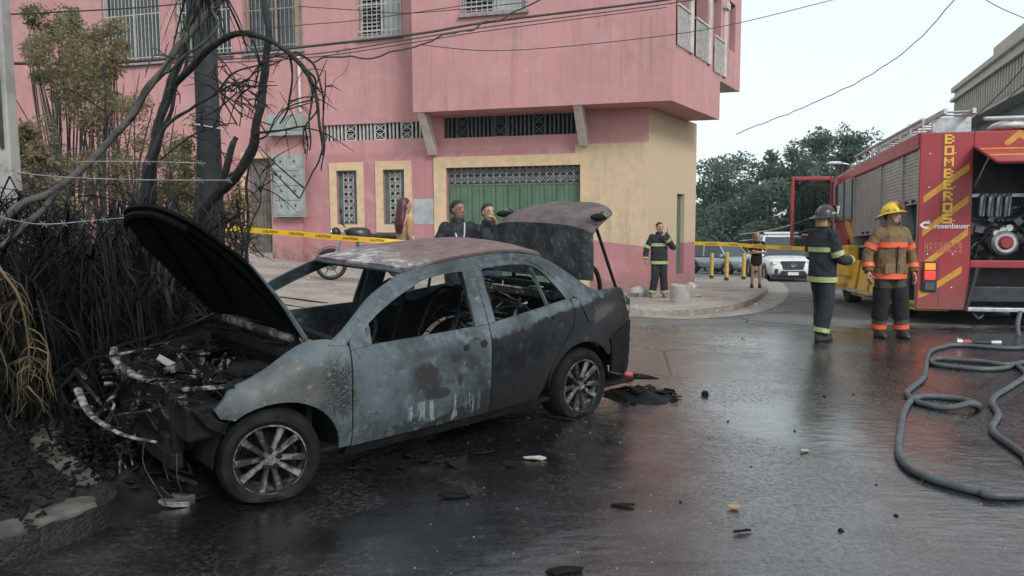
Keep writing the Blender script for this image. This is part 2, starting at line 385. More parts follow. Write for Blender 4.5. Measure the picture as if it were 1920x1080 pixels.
# ================================================================== pink building
C0 = Vector((3.5, 19.8, 0)); D = Vector((-.96, .28, 0)).normalized(); NF = Vector((-D.y, D.x, 0)); NF = NF if NF.y < 0 else -NF
MBF = Matrix((D, NF, Vector((0, 0, 1)))).transposed().to_4x4(); MBF.translation = C0
def fp(u, v, n=0.0):
    r = ray(u, v); o = CAM - C0; t = (n - o.dot(NF)) / r.dot(NF); p = o + r * t
    return p.dot(D), p.z
def rect(u0, v0, u1, v1, n=0.0):
    vm, um = (v0 + v1) / 2, (u0 + u1) / 2
    return fp(u1, vm, n)[0], fp(u0, vm, n)[0], fp(um, v1, n)[1], fp(um, v0, n)[1]
bld = thing('pink_building', 'two storey pink plastered corner building with cream trim behind the burnt car', 'building'); bld.matrix_world = MBF
def wall_holes(t0, t1, z0, z1, holes, n, depth, M=None):
    m = MB(); T = sorted({t0, t1, *[h[0] for h in holes], *[h[1] for h in holes]}); Z = sorted({z0, z1, *[h[2] for h in holes], *[h[3] for h in holes]})
    T = [t for t in T if t0 <= t <= t1]; Z = [z for z in Z if z0 <= z <= z1]
    inside = lambda t, z: any(h[0] < t < h[1] and h[2] < z < h[3] for h in holes)
    for a, b in zip(T, T[1:]):
        for c, d in zip(Z, Z[1:]):
            if not inside((a + b) / 2, (c + d) / 2): m.add([(a, n, c), (b, n, c), (b, n, d), (a, n, d)], [(0, 1, 2, 3)], M)
    for a, b, c, d in holes:
        e = n - depth
        m.add([(a, n, c), (b, n, c), (b, n, d), (a, n, d), (a, e, c), (b, e, c), (b, e, d), (a, e, d)], [(0, 4, 5, 1), (1, 5, 6, 2), (2, 6, 7, 3), (3, 7, 4, 0)], M)
    return m
r_door = rect(465, 297, 510, 474); r_w1 = rect(632, 320, 670, 421); r_w2 = rect(719, 318, 759, 421); r_gar = rect(838, 312, 1088, 545)
r_v1 = rect(606, 231, 797, 262); r_v2 = rect(832, 215, 1083, 255)
ups = [rect(190, -60, 300, 118), rect(327, -60, 433, 102), rect(458, -60, 566, 94), rect(671, -50, 752, 66), rect(128, 14, 153, 84)]
r_gar = (r_gar[0], r_gar[1], -.6, r_gar[3])
holes = [r_door, r_w1, r_w2, r_gar, r_v1, r_v2] + ups
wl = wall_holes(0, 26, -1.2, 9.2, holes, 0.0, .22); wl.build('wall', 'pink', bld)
# shell behind the front
m = MB(); m.bx(.02, 26, -9, -8.7, -1.5, 9.2); m.bx(25.7, 26, -8.7, -.25, -1.5, 9.2); m.bx(-2, 26, -9, .0, 9.21, 9.5); m.bx(.3, 25.7, -8.6, -.24, 4.0, 4.2); m.bx(.3, 25.7, -1.6, -1.5, -1.5, 9.2)
m.build('inner_shell', 'void', bld)
def frame_ring(m, r, wdt, n0, n1, bottom=True):
    a, b, c, d = r
    m.bx(a - wdt, a, n0, n1, c - (wdt if bottom else 0), d + wdt); m.bx(b, b + wdt, n0, n1, c - (wdt if bottom else 0), d + wdt); m.bx(a, b, n0, n1, d, d + wdt)
    if bottom: m.bx(a, b, n0, n1, c - wdt, c)
def lattice(m, a, b, c, d, n, cell, th=.014):
    "wrought lattice: crossed bars and rings"
    nx = max(1, round((b - a) / cell)); nz = max(1, round((d - c) / cell)); cx, cz = (b - a) / nx, (d - c) / nz
    for i in range(nx):
        for k in range(nz):
            x0, x1, y0, y1 = a + i * cx, a + (i + 1) * cx, c + k * cz, c + (k + 1) * cz
            m.bar((x0, n, y0), (x1, n, y1), th * .7, th); m.bar((x0, n + .008, y1), (x1, n + .008, y0), th * .7, th)
            ctr = ((x0 + x1) / 2, n + .01, (y0 + y1) / 2); rr = min(cx, cz) * .36
            m.tube([(ctr[0] + rr * math.cos(q * math.pi / 5), ctr[1], ctr[2] + rr * math.sin(q * math.pi / 5)) for q in range(11)], th * .38, 4, cap=False)
    for i in range(nx + 1): m.bar((a + i * cx, n - .01, c), (a + i * cx, n - .01, d), th * 1.2)
# small barred windows in cream surrounds
for k, (r, px) in enumerate(((r_w1, (619, 305, 683, 436)), (r_w2, (705, 302, 773, 436)))):
    o = rect(*px); a, b, c, d = r
    m = MB(); m.bx(o[0], a, -.01, .035, o[2], o[3]); m.bx(b, o[1], -.01, .035, o[2], o[3]); m.bx(a, b, -.01, .035, d, o[3]); m.bx(a, b, -.01, .035, o[2], c)
    sr = m.build('window', 'cream', bld, bevel=.006); sr['label'] = 'cream plaster surround with narrow lattice window'
    m = MB(); m.bx(a, b, -.21, -.2, c, d); m.build('pane', 'window_glass', sr)
    m = MB(); frame_ring(m, (a + .05, b - .05, c + .05, d - .05), .05, -.16, -.1); m.bx(a + .05, a + .19, -.15, -.13, c + .05, d - .05); m.bx(b - .17, b - .05, -.15, -.13, c + .05, d - .05)
    m.build('frame', 'teal_frame', sr)
    m = MB(); lattice(m, a + .17, b - .16, c + .06, d - .06, -.10, .2); m.build('lattice', 'white_iron', sr)
# garage
o = rect(815, 291, 1106, 545); a, b, c, d = r_gar
m = MB(); m.bx(o[0], a, -.01, .04, c, o[3]); m.bx(b, o[1], -.01, .04, c, o[3]); m.bx(a, b, -.01, .04, d, o[3]); gs = m.build('garage_surround', 'cream', bld, bevel=.006)
gd = MB().bx(a, b, -.215, -.2, c, d).build('garage_door', 'green_paint', bld)
zt = fp(960, 345)[1]; npan = 11; pw = (b - a) / npan
for i in range(npan):
    x0 = a + i * pw + .006; x1 = a + (i + 1) * pw - .006
    m = MB(); m.prism([(x0, -.2), (x0, -.165), (x0 + .05, -.165), (x0 + .065, -.15), (x0 + .10, -.15), (x0 + .115, -.168), (x1 - .07, -.168), (x1 - .06, -.15), (x1 - .03, -.15), (x1 - .02, -.168), (x1, -.168), (x1, -.2)], c, zt - .02); m.build('panel', 'green_paint', gd)
MB().bx(a, b, -.2, -.15, zt - .02, zt + .03).build('rail', 'green_paint', gd)
m = MB(); lattice(m, a + .02, b - .02, zt + .04, d - .01, -.14, .19, .018); m.build('lattice', 'grey_iron', gd)
MB().bx(a, b, -.198, -.19, zt + .03, d).build('mesh_backing', 'dark_iron', gd)
# vents under the first floor
for r, mats, orn in ((r_v1, ('white_iron', 'void'), (.27, .56, .82)), (r_v2, ('blue_iron', 'void'), (.14, .43, .72))):
    a, b, c, d = r; vt = MB().bx(a, b, -.215, -.2, c, d).build('vent', mats[1], bld)
    w_o = .36; L = b - a; ob = [(b - q * L) for q in orn]
    for q in ob:
        m = MB(); frame_ring(m, (q - w_o / 2 + .02, q + w_o / 2 - .02, c + .025, d - .025), .025, -.09, -.04)
        lattice(m, q - w_o / 2 + .03, q + w_o / 2 - .03, c + .03, d - .03, -.06, .25, .02); m.build('ornament_block', mats[0], vt)
    m = MB(); x = a + .06
    while x < b - .03:
        if all(abs(x - q) > w_o / 2 + .04 for q in ob): m.bx(x - .02, x + .02, -.12, -.05, c, d)
        x += .115
    m.build('bars', mats[0], vt)
# left door
a, b, c, d = r_door; o = rect(455, 285, 521, 474)
m = MB(); m.bx(o[0], a, -.01, .035, c - .2, o[3]); m.bx(b, o[1], -.01, .035, c - .2, o[3]); m.bx(a, b, -.01, .035, d, o[3]); ds = m.build('door_surround', 'cream', bld, bevel=.006)
dr = MB().bx(a, b, -.21, -.16, c, d).build('door', 'rusty_door', bld); dr['label'] = 'weathered brown steel door with lattice window'
zm = c + (d - c) * .55
m = MB()
for i in range(7): x = a + .06 + i * (b - a - .12) / 6; m.bx(x - .012, x + .012, -.16, -.14, c + .05, zm)
m.bx(a, b, -.16, -.135, zm, zm + .06); m.build('ribs', 'rusty_door', dr)
m = MB(); lattice(m, a + .08, b - .08, zm + .3, d - .1, -.14, .22); m.build('lattice', 'grey_iron', dr)
MB().bx(a - .1, b + .1, .04, .5, c - .35, c - .02).build('doorstep', 'concrete', bld, bevel=.01)
# light paint patch, brackets, downpipe
r = rect(775, 373, 814, 420); MB().bx(r[0], r[1], -.01, .004, r[2], r[3]).build('paint_patch', 'curtain', bld)
OV = .95
tl = fp(773, 120, OV)[0]; tr = fp(1261, 40, OV)[0]; zb = (fp(775, 214, OV)[1] + fp(1108, 192, OV)[1]) / 2
Ds = Vector((.5, .866, 0)); lD = Vector((Ds.dot(D), Ds.dot(NF)))
pB = Vector((tr, OV)); pC = pB + lD * 6.6
m = MB(); wl2 = wall_holes(tr, tl, zb, 9.2, [rect(864, -60, 987, 20, OV)], OV, .2)
m.v, m.f = wl2.v, wl2.f
m.add([(tl, OV, zb), (tl, 0, zb), (tl, 0, 9.2), (tl, OV, 9.2)], [(0, 1, 2, 3)])
_pd = pB + lD * 4.3; m.add([(tl, OV, zb), (tl, -8.6, zb), (_pd.x + 2.4, -8.6, zb), (_pd.x + 2.4, _pd.y, zb), (_pd.x, _pd.y, zb), (tr, OV, zb)], [(0, 1, 2, 3, 4, 5)])
m.add([(pC.x, pC.y, zb + 1.1), (pC.x + 2.4, pC.y, zb + 1.1), (pC.x + 2.4, pC.y, 9.2), (pC.x, pC.y, 9.2)], [(0, 1, 2, 3)])
m.build('upper_storey', 'pink', bld)
MB().bx(tr - 1, tl, -.3, OV, 9.2, 9.4).build('roof', 'concrete', bld)
MB().bx(tr + .5, tl - .1, .3, .4, zb + .1, 9.1).build('inner_partition', 'void', bld)
# side of the upper storey: balcony openings
SM = Matrix((Vector((lD.x, lD.y, 0)), Vector((-lD.y, lD.x, 0)), Vector((0, 0, 1)))).transposed().to_4x4(); SM.translation = (pB.x, pB.y, 0)
# local frame of the side face: x along the face, +/-y outward
sgn = -1 if (SM.to_3x3() @ Vector((0, 1, 0))).x > 0 else 1
zs0 = zb + 1.35
sh = [(.25, 1.25, zs0, zs0 + 2.3), (1.75, 2.9, zs0, zs0 + 2.2), (3.5, 4.5, zs0 - .1, zs0 + 2.1), (5.2, 5.9, zs0 + .8, zs0 + 2.2)]
sw = wall_holes(0, 4.3, zb, 9.2, sh[:2] + [(3.5, 4.29, sh[2][2], sh[2][3])], 0, .3 * sgn, SM); sw.build('side_wall', 'pink', bld)
sw = wall_holes(4.3, 6.6, zs0 - .25, 9.2, [sh[3]], 0, .3 * sgn, SM); sw.build('side_wall', 'pink', bld)
pD = pB + lD * 4.3
MB().add([(pD.x, pD.y, zb), (pD.x + 2.5, pD.y, zb), (pD.x + 2.5, pD.y, zs0 - .25), (pD.x, pD.y, zs0 - .25)], [(0, 1, 2, 3)]).build('sky_gap_return', 'pink', bld)  # unseen step, raised so the wet road mirrors open sky
MB().add([(pD.x, pD.y, zs0 - .25), (pD.x + 2.5, pD.y, zs0 - .25), (pC.x + 2.5, pC.y, zs0 - .25), (pC.x, pC.y, zs0 - .25)], [(0, 1, 2, 3)]).build('sky_gap_soffit', 'bracket', bld)
MB().bx(.1, 6.5, -.9 * sgn if sgn > 0 else .8, -.8 * sgn if sgn > 0 else .9, zs0 - .2, 9.1, SM).build('balcony_back', 'void', bld)
for q, h in enumerate(sh[:3]):
    m = MB(); yy = .05 * sgn
    for i in range(9): x = h[0] + .05 + i * (h[1] - h[0] - .1) / 8; m.bar(SM @ Vector((x, yy, h[2])), SM @ Vector((x, yy, h[2] + .95)), .03)
    m.bar(SM @ Vector((h[0], yy, h[2] + .95)), SM @ Vector((h[1], yy, h[2] + .95)), .06, .05); m.build('balcony_railing', 'white_iron', bld)
    m = MB(); x0, x1 = h[1] + .02, h[1] + .28; m.bx(x0, x1, min(0, .06 * sgn), max(0, .06 * sgn), h[2], h[3] - .3, SM)
    m.bx(x0 - .08, x1 + .08, min(0, .12 * sgn), max(0, .12 * sgn), h[3] - .3, h[3] - .1, SM); m.build('column', 'bracket', bld, bevel=.01)
# lower side wall towards the far street
S0 = Matrix((Vector((lD.x, lD.y, 0)), Vector((-lD.y, lD.x, 0)), Vector((0, 0, 1)))).transposed().to_4x4()
dh = (2.35, 3.05, 0.0, 2.3)
sw2 = wall_holes(0, 4.15, -1.5, zb, [dh], 0, .2 * sgn, S0)
def mk_side():
    b = NB('pink plaster side'); x, y, z = b.xyz(); n2 = b.noise(4, 5, .6)
    c = b.mix(b.math('GREATER_THAN', z, .9), b.mix(n2, (.435, .19, .215), (.38, .17, .185)), b.mix(n2, (.60, .46, .32), (.50, .38, .27)))
    c = b.mix(b.math('MULTIPLY', b.step(z, .3, -.6), b.step(n2, .35, .6)), c, (.23, .16, .14))
    return b.out(c, .86, 0.0, b.bump(b.noise(90, 3), .2, .006), Specular_IOR_Level=.25)
MATS['pink_side'] = mk_side(); sw2.build('lower_side_wall', 'pink_side', bld)
e = S0 @ Vector((4.15, 0, 0)); MB().add([(e.x, e.y, -1.5), (2, -8, -1.5), (2, -8, zb), (e.x, e.y, zb)], [(0, 1, 2, 3)]).build('rear_wall', 'pink_side', bld)
sdm = MB().bx(dh[0], dh[1], .14 * -sgn if sgn < 0 else -.18, .18 if sgn < 0 else -.14, dh[2], dh[3], S0)
sdr = sdm.build('shutter_door', 'green_paint', bld)
for i in range(5):
    x = dh[0] + .02 + i * .135; y0, y1 = sorted((-.14 * sgn, -.11 * sgn)); MB().bx(x, x + .115, y0, y1, dh[2] + .03, dh[3] - .03, S0).build('panel', 'green_paint', sdr)
# brackets under the overhang
for px, pz in (((787, 214), (820, 291)), ((1076, 196), (1100, 274))):
    t0 = fp(px[0] + 12, px[1], .5)[0]; z1 = zb; z0 = fp(pz[0], pz[1], .05)[1]
    m = MB(); m.prism([(OV - .05, z1), (OV - .42, z1), (.003, z0 + .35), (.003, z0), (.14, z0)], t0 - .11, t0 + .11, Matrix(((0, 0, 1, 0), (1, 0, 0, 0), (0, 1, 0, 0), (0, 0, 0, 1)))); m.build('bracket', 'bracket', bld, bevel=.01)
# upper windows
def up_window(r, n, kind):
    a, b, c, d = r
    wn = MB(); frame_ring(wn, (a + .05, b - .05, c + .05, d - .05), .05, n - .19, n - .13); mid = (a + b) / 2; wn.bx(mid - .03, mid + .03, n - .185, n - .135, c + .05, d - .05)
    wo = wn.build('window', 'white_iron' if kind != 'wood' else 'beige_wood', bld)
    MB().bx(a, b, n - .21, n - .2, c, d).build('pane', 'window_glass', wo)
    if kind == 'wood': MB().bx(a + .08, a + .34, n - .195, n - .16, c, d).build('shutter', 'beige_wood', wo)
    if kind == 'louvre':
        m = MB(); z = c + .08
        while z < d:
            m.box((mid + (b - mid) / 2, n - .13, z), (b - mid - .14, .10, .012), rot=(R(-38), 0, 0)); z += .105
        m.build('louvre_slats', 'louvre', wo); MB().bx(a + .06, mid - .04, n - .195, n - .18, c + .05, d).build('curtain', 'curtain', wo)
    m = MB(); k = max(4, round((b - a) / .14)); nb = n + .03
    for i in range(k + 1): x = a + i * (b - a) / k; m.bx(x - .008, x + .008, nb - .008, nb + .008, c - .06, d)
    for z in (c + .12, c + (d - c) * .5): m.bx(a, b, nb - .012, nb + .012, z - .012, z + .012)
    m.build('bars', 'white_iron' if kind != 'wood' else 'grey_iron', wo)
    m = MB(); m.bx(a - .06, b + .06, n, n + .09, c - .12, c - .06); m.build('sill', 'grey_iron', wo)
for r, k in zip(ups, ('plain', 'plain', 'wood', 'louvre', 'plain')): up_window(r, 0.0, k)
up_window(rect(864, -60, 987, 20, OV), OV, 'louvre')
# service pillar and meter cabinet by the door
r = rect(515, 240, 572, 480); pil = MB(); pil.bx(r[0] + .02, r[1] - .05, .01, .22, r[2] - .5, r[3]); pil.build('service_pillar', 'pink', bld, bevel=.015)
r2 = rect(507, 216, 572, 256, .25); m = MB(); m.prism([(r2[0], .01), (r2[1], .01), (r2[1], .45), (r2[0], .45)], r2[2] + .14, r2[3]); m.prism([(r2[0] - .03, .01), (r2[1] + .03, .01), (r2[1] + .03, .5), (r2[0] - .03, .5)], r2[2], r2[2] + .13); m.build('pillar_cap', 'meter_grey', bld, bevel=.02)
t, z = fp(563, 210, .1); z2 = fp(563, 130, .1)[1]; MB().tube([(t, .1, z), (t, .1, z2 + .25), (t + .03, .06, z2 + .35)], .045, 10).build('downpipe', 'bracket', bld, smooth=40)
r = rect(514, 290, 569, 407, .35)
mc = thing('meter_cabinet', 'grey metal meter cabinet with two columns of small doors on pink wall', 'cabinet'); mc.matrix_world = MBF @ Matrix.Translation((r[0], .23, r[2]))
W_, H_ = r[1] - r[0], r[3] - r[2]
MB().bx(0, W_, 0, .2, 0, H_).build('case', 'meter_grey', mc, bevel=.01)
for i in range(2):
    for k in range(4):
        x0 = .04 + i * (W_ - .06) / 2; z0 = .06 + k * (H_ - .1) / 4; ww = (W_ - .06) / 2 - .03; hh = (H_ - .1) / 4 - .05
        dd = MB().bx(x0, x0 + ww, .2, .216, z0, z0 + hh).build('small_door', 'meter_grey', mc, bevel=.006)
        MB().bx(x0 + ww * .38, x0 + ww * .48, .216, .23, z0 + hh * .62, z0 + hh * .80).build('handle', 'dark_iron', dd); MB().bx(x0 + ww * .3, x0 + ww * .7, .216, .219, z0 + hh * .2, z0 + hh * .4).build('label_plate', 'louvre', dd)
# ================================================================== burnt car
def mk_burnt():
    b = NB('burnt paint'); x, y, z = b.xyz(); g = b.co()
    n1 = b.noise(2.2, 6, .62, dist=.3); n2 = b.noise(9, 6, .65); n3 = b.noise(45, 4, .7); sp = b.voro(85); st = b.noise(34, 3, .6, stretch=(1, 1, .045))
    wob = b.math('ADD', b.math('MULTIPLY', b.math('SUBTRACT', n2, .5), 1.5), b.math('MULTIPLY', b.math('SUBTRACT', n1, .5), .5))
    c = b.mix(b.step(n1, .36, .64), (.082, .107, .12), (.02, .027, .032)); c = b.mix(b.math('MULTIPLY', b.step(n2, .52, .7), .55), c, (.145, .178, .19)); c = b.mix(b.math('MULTIPLY', b.step(n3, .58, .7), .5), c, (.05, .062, .07)); n4 = b.noise(4.5, 6, .7, dist=1.2); c = b.mix(b.math('MULTIPLY', b.step(n4, .52, .66), .75), c, (.03, .038, .043))
    def ell(cx, cz, rx, rz, w=1.0, soft=.35):
        a = b.math('POWER', b.math('DIVIDE', b.math('SUBTRACT', x, cx), rx), 2); d = b.math('POWER', b.math('DIVIDE', b.math('SUBTRACT', z, cz), rz), 2)
        return b.step(b.math('ADD', b.math('SQRT', b.math('ADD', a, d)), b.math('MULTIPLY', wob, w * 1.1)), 1.0 + soft / 2, 1.0 - soft / 2)
    # scorched fender shoulder, rear door and quarter that stayed black
    c = b.mix(b.math('MULTIPLY', ell(1.12, .66, .26, .13), .8), c, b.mix(n2, (.09, .088, .085), (.05, .05, .05)))
    zz = b.math('ADD', z, b.math('MULTIPLY', wob, .09))
    rear = b.math('MULTIPLY', b.step(x, -.355, -.365), b.step(b.math('SUBTRACT', zz, b.math('MULTIPLY', b.math('ADD', x, .36), -.16)), .80, .76))
    c = b.mix(rear, c, b.mix(b.step(n2, .45, .75), (.006, .007, .008), (.018, .021, .024)))
    c = b.mix(b.math('MULTIPLY', ell(-1.68, .80, .22, .12), .6), c, (.085, .075, .065))
    sill = b.step(b.math('SUBTRACT', zz, b.math('MULTIPLY', b.math('SUBTRACT', .28, x), .3)), .255, .235)
    c = b.mix(sill, c, (.012, .013, .014))
    for e in ((.20, .575, .105, .115, .7), (.13, .46, .11, .035, 1.0), (-.03, .685, .05, .028, 1.2), (.26, .61, .03, .02, 1.0), (-.07, .53, .02, .06, 1.5)):
        c = b.mix(b.math('MULTIPLY', ell(*e), .94), c, (.02, .018, .019))
    drip = b.math('MULTIPLY', b.math('MULTIPLY', b.step(st, .5, .6), b.step(b.math('ABSOLUTE', b.math('SUBTRACT', x, .08)), .36, .26)), b.math('MULTIPLY', b.step(zz, .44, .41), b.step(zz, .27, .31)))
    c = b.mix(b.math('MULTIPLY', drip, .75), c, (.24, .275, .29))
    spk = b.math('MULTIPLY', ell(.86, .58, .10, .2, 1.6, .7), b.step(b.math('ADD', sp, b.math('MULTIPLY', b.math('SUBTRACT', n2, .5), .7)), .28, .42)); c = b.mix(b.math('MULTIPLY', ell(.86, .58, .10, .2, 1.6, .7), .5), c, (.13, .14, .14)); c = b.mix(b.math('MULTIPLY', spk, .9), c, (.012, .012, .013))
    c = b.mix(b.math('MULTIPLY', b.step(b.noise(6.5, 5, .7), .6, .72), .55), c, (.085, .06, .05))
    n7 = b.noise(22, 6, .78); c = b.mix(b.math('MULTIPLY', b.math('MULTIPLY', b.step(n7, .56, .60), b.step(n1, .40, .58)), .7), c, (.022, .026, .029)); c = b.mix(b.math('MULTIPLY', b.math('MULTIPLY', b.step(n7, .40, .36), b.math('SUBTRACT', 1.0, rear)), .5), c, (.22, .26, .275))
    return b.out(c, b.mix(rear, b.lin(n2, .3, .7, .42, .68), b.lin(n2, .3, .7, .3, .5)), .0, b.bump(b.math('ADD', n2, b.math('MULTIPLY', n3, .6)), .35, .006), Specular_IOR_Level=b.lin(rear, 0, 1, .45, .22))
MATS['burnt'] = mk_burnt()
def mk_roof():
    b = NB('scorched roof'); x, y, z = b.xyz(); n1 = b.noise(2.6, 6, .6, dist=.4); n2 = b.noise(11, 6, .68); n3 = b.noise(60, 3)
    c = b.mix(b.step(n2, .38, .66), (.165, .105, .10), (.10, .066, .064)); ash = b.step(b.math('ADD', x, b.math('MULTIPLY', b.math('SUBTRACT', n1, .5), 1.3)), -.12, .32)
    c = b.mix(b.math('MULTIPLY', ash, .85), c, b.mix(b.step(n2, .44, .6), (.15, .13, .135), (.52, .51, .51)))
    c = b.mix(b.math('MULTIPLY', b.step(n1, .58, .75), .5), c, (.2, .19, .2)); c = b.mix(b.math('MULTIPLY', b.step(n3, .62, .7), .5), c, (.36, .33, .33))
    return b.out(c, b.lin(n2, .3, .7, .45, .75), 0.0, b.bump(b.math('ADD', n1, n2), .35, .012))
MATS['roof_scorch'] = mk_roof()
def mk_char():
    b = NB('char'); n1 = b.noise(6, 6, .65); n2 = b.noise(38, 4, .7)
    c = b.mix(b.step(n1, .42, .68), (.0032, .0034, .0037), (.011, .0115, .012)); c = b.mix(b.math('MULTIPLY', b.step(n2, .64, .76), .6), c, (.06, .06, .06))
    return b.out(c, b.lin(n2, .3, .7, .45, .85), 0.0, b.bump(b.math('ADD', n1, n2), .6, .012), Specular_IOR_Level=.2)
MATS['char'] = mk_char()
def mk_ash():
    b = NB('ash coated steel'); n1 = b.noise(9, 6, .7); n2 = b.noise(50, 4, .7)
    c = b.mix(b.step(n1, .44, .60), (.015, .015, .016), (.30, .30, .285)); c = b.mix(b.step(n2, .55, .7), c, (.05, .05, .05)); return b.out(c, .6, 0.0, b.bump(n2, .5, .008))
MATS['ash'] = mk_ash()
def mk_wreck():
    b = NB('wreckage'); n1 = b.noise(7, 6, .7); n2 = b.noise(30, 4, .7)
    c = b.mix(b.step(n1, .52, .62), (.006, .006, .0065), (.26, .255, .25)); c = b.mix(b.step(n2, .55, .7), c, (.012, .012, .012)); return b.out(c, .7, 0.0, b.bump(n2, .5, .008), Specular_IOR_Level=.3)
MATS['wreck'] = mk_wreck()
def mk_lid():
    b = NB('burnt trunk lid'); x, y, z = b.xyz(); n1 = b.noise(5, 6, .65); n2 = b.noise(30, 5, .7, stretch=(1, 1, .5))
    c = b.mix(b.step(n1, .42, .6), (.016, .02, .022), (.05, .058, .06)); c = b.mix(b.math('MULTIPLY', b.step(n2, .54, .66), b.step(n1, .42, .6)), c, (.19, .205, .205))
    return b.out(c, .62, 0.0, b.bump(n2, .3, .006))
MATS['lid'] = mk_lid()
pm('fascia_scorch', (.13, .09, .088), (.06, .052, .053), 6, .6, bump=.3)
pm('black_hood', (.0026, .0028, .003), (.004, .0042, .0045), 7, .85, bump=.3, Specular_IOR_Level=.08)
pm('burnt_rubber', (.0045, .0045, .0048), (.011, .0108, .0105), 14, .7, bump=.5, bscale=40, bdist=.01, Specular_IOR_Level=.22)
def mk_alloy():
    b = NB('sooty alloy'); n1 = b.noise(14, 5, .65); n2 = b.noise(60, 3, .7)
    c = b.mix(b.step(n1, .40, .58), (.24, .24, .23), (.035, .034, .032)); c = b.mix(b.step(n2, .6, .72), c, (.05, .05, .05)); return b.out(c, b.lin(n1, .3, .7, .35, .6), .55, b.bump(n2, .2, .004))
MATS['alloy'] = mk_alloy()
pm('copper', (.07, .042, .033), (.03, .022, .019), 20, .5, metal=.4)
CARX, CARY, CARYAW = -1.006, 5.819, R(222.44)
car = thing('burnt_sedan', 'burnt out four door sedan with raised hood and open trunk lid', 'car')
car.matrix_world = Matrix.Translation((CARX, CARY, 0)) @ Matrix.Rotation(CARYAW, 4, 'Z') @ Matrix.Translation((0, .84, 0)) @ Matrix.Rotation(-.03, 4, 'X') @ Matrix.Translation((0, -.84, 0))
WX = [(-2.32, .40), (-2.25, .55), (-2.15, .66), (-2.0, .745), (-1.7, .82), (-1.33, .862), (-.8, .868), (0, .866), (.8, .856), (1.25, .838), (1.5, .79), (1.7, .70), (1.85, .60), (1.95, .45)]
VZ = [(.15, -.05), (.25, -.022), (.34, -.006), (.48, .002), (.62, .002), (.72, .0), (.78, -.006), (.82, -.018), (.90, -.044)]
FT = [(.8, .90), (1.0, .90), (1.1, .86), (1.2, .81), (1.36, .728), (1.477, .695), (1.75, .66)]
def S(x, z):
    y = interp(WX, x) + interp(VZ, z)
    if z > .9: y -= (z - .9) * .51
    if x > .8:
        q = (z - (interp(FT, x) - .13)) / .13
        if q > 0: y -= .075 * q * q * sst(x, .8, 1.05)
    for cx, cz, rx, rz in ((1.25, .25, .39, .335), (-1.33, .29, .405, .365)):      # rolled arch lips
        d = math.hypot((x - cx) / rx, (z - cz) / rz)
        if .9 < d < 1.35: y += .014 * (1 - sst(d, 1.0, 1.35))
    return y
def tri2d(poly, step):
    "even triangulation of an outline with points spread over its inside"
    pts = []
    for a, b in zip(poly, poly[1:] + poly[:1]):
        a, b = Vector(a), Vector(b); n = max(1, round((b - a).length / step)) if (b - a).length > 1e-4 else 0
        for i in range(n): pts.append(a.lerp(b, i / n))
    k = len(pts); ed = [(i, (i + 1) % k) for i in range(k)]
    def inside(p):
        c = False
        for i in range(k):
            a, b = pts[i], pts[(i + 1) % k]
            if (a.y > p.y) != (b.y > p.y) and p.x < (b.x - a.x) * (p.y - a.y) / (b.y - a.y) + a.x: c = not c
        return c
    x0, x1 = min(p.x for p in pts), max(p.x for p in pts); y0, y1 = min(p.y for p in pts), max(p.y for p in pts); y = y0 + step * .5; r = 0
    inn = []
    while y < y1:
        x = x0 + step * (.5 if r % 2 else 1.0)
        while x < x1:
            q = Vector((x, y))
            if inside(q) and min((q - p).length for p in pts) > step * .55: inn.append(q)
            x += step
        y += step * .87; r += 1
    v, e, f, *_ = delaunay_2d_cdt(pts + inn, ed, [], 1, 1e-6); return v, f
def panel(name, poly, mat, sides=(1, -1), step=.06, thick=.022, parent=None, off=0.0, Sf=None):
    "body panel cut from its side outline and bent over the body's surface"
    for sd in sides:
        bm = bmesh.new(); tv, tf = tri2d(poly, step); bv = [bm.verts.new((p[0], 0, p[1])) for p in tv]
        for f in tf: bm.faces.new([bv[i] for i in f])
        for v in bm.verts: v.co.y = sd * ((Sf or S)(v.co.x, v.co.z) + off + .0035 * mnoise.noise(Vector((v.co.x * 4, sd, v.co.z * 4))))
        bm.normal_update()
        if sum(f.normal.y * f.calc_area() for f in bm.faces) * sd < 0: bmesh.ops.reverse_faces(bm, faces=bm.faces)
        of = bm.faces[:]; be = [e for e in bm.edges if len(e.link_faces) == 1]; tw = {v: bm.verts.new((v.co.x, v.co.y - sd * thick, v.co.z)) for v in bm.verts[:]}
        for f in of: bm.faces.new([tw[v] for v in reversed(f.verts)])
        for e in be: bm.faces.new((e.verts[0], e.verts[1], tw[e.verts[1]], tw[e.verts[0]]))
        bmesh.ops.recalc_face_normals(bm, faces=bm.faces)
        me = bpy.data.meshes.new(name); bm.to_mesh(me); bm.free()
        o = finish(me, name, mat, parent or car, 42)
    return o
def c2(pts, n=5): return [(p.x, p.y) for p in crv([(a, b, 0) for a, b in pts], n)]
arcF = [(1.25 + .39 * math.cos(a), .25 + .335 * math.sin(a)) for a in [R(52 + i * (180 - 52) / 14) for i in range(15)]]
arcR = [(-1.33 + .405 * math.cos(a), .29 + .365 * math.sin(a)) for a in [R(8 + i * 164 / 18) for i in range(19)]]
rail_out = [(.90, .875), (.74, .985), (.566, 1.115), (.40, 1.2), (.22, 1.272), (-.05, 1.315), (-.306, 1.345), (-.6, 1.366), (-.835, 1.372), (-1.0, 1.345), (-1.164, 1.289), (-1.391, 1.15), (-1.5, 1.085), (-1.609, 1.032)]
frame_out = [(.765, .885), (.70, .945), (.5, 1.09), (.36, 1.155), (.2, 1.222), (0, 1.26), (-.2, 1.285), (-.36, 1.297)]
rframe_out = [(-.36, 1.297), (-.6, 1.318), (-.82, 1.318), (-.95, 1.29), (-1.08, 1.222), (-1.2, 1.12), (-1.30, 1.01)]
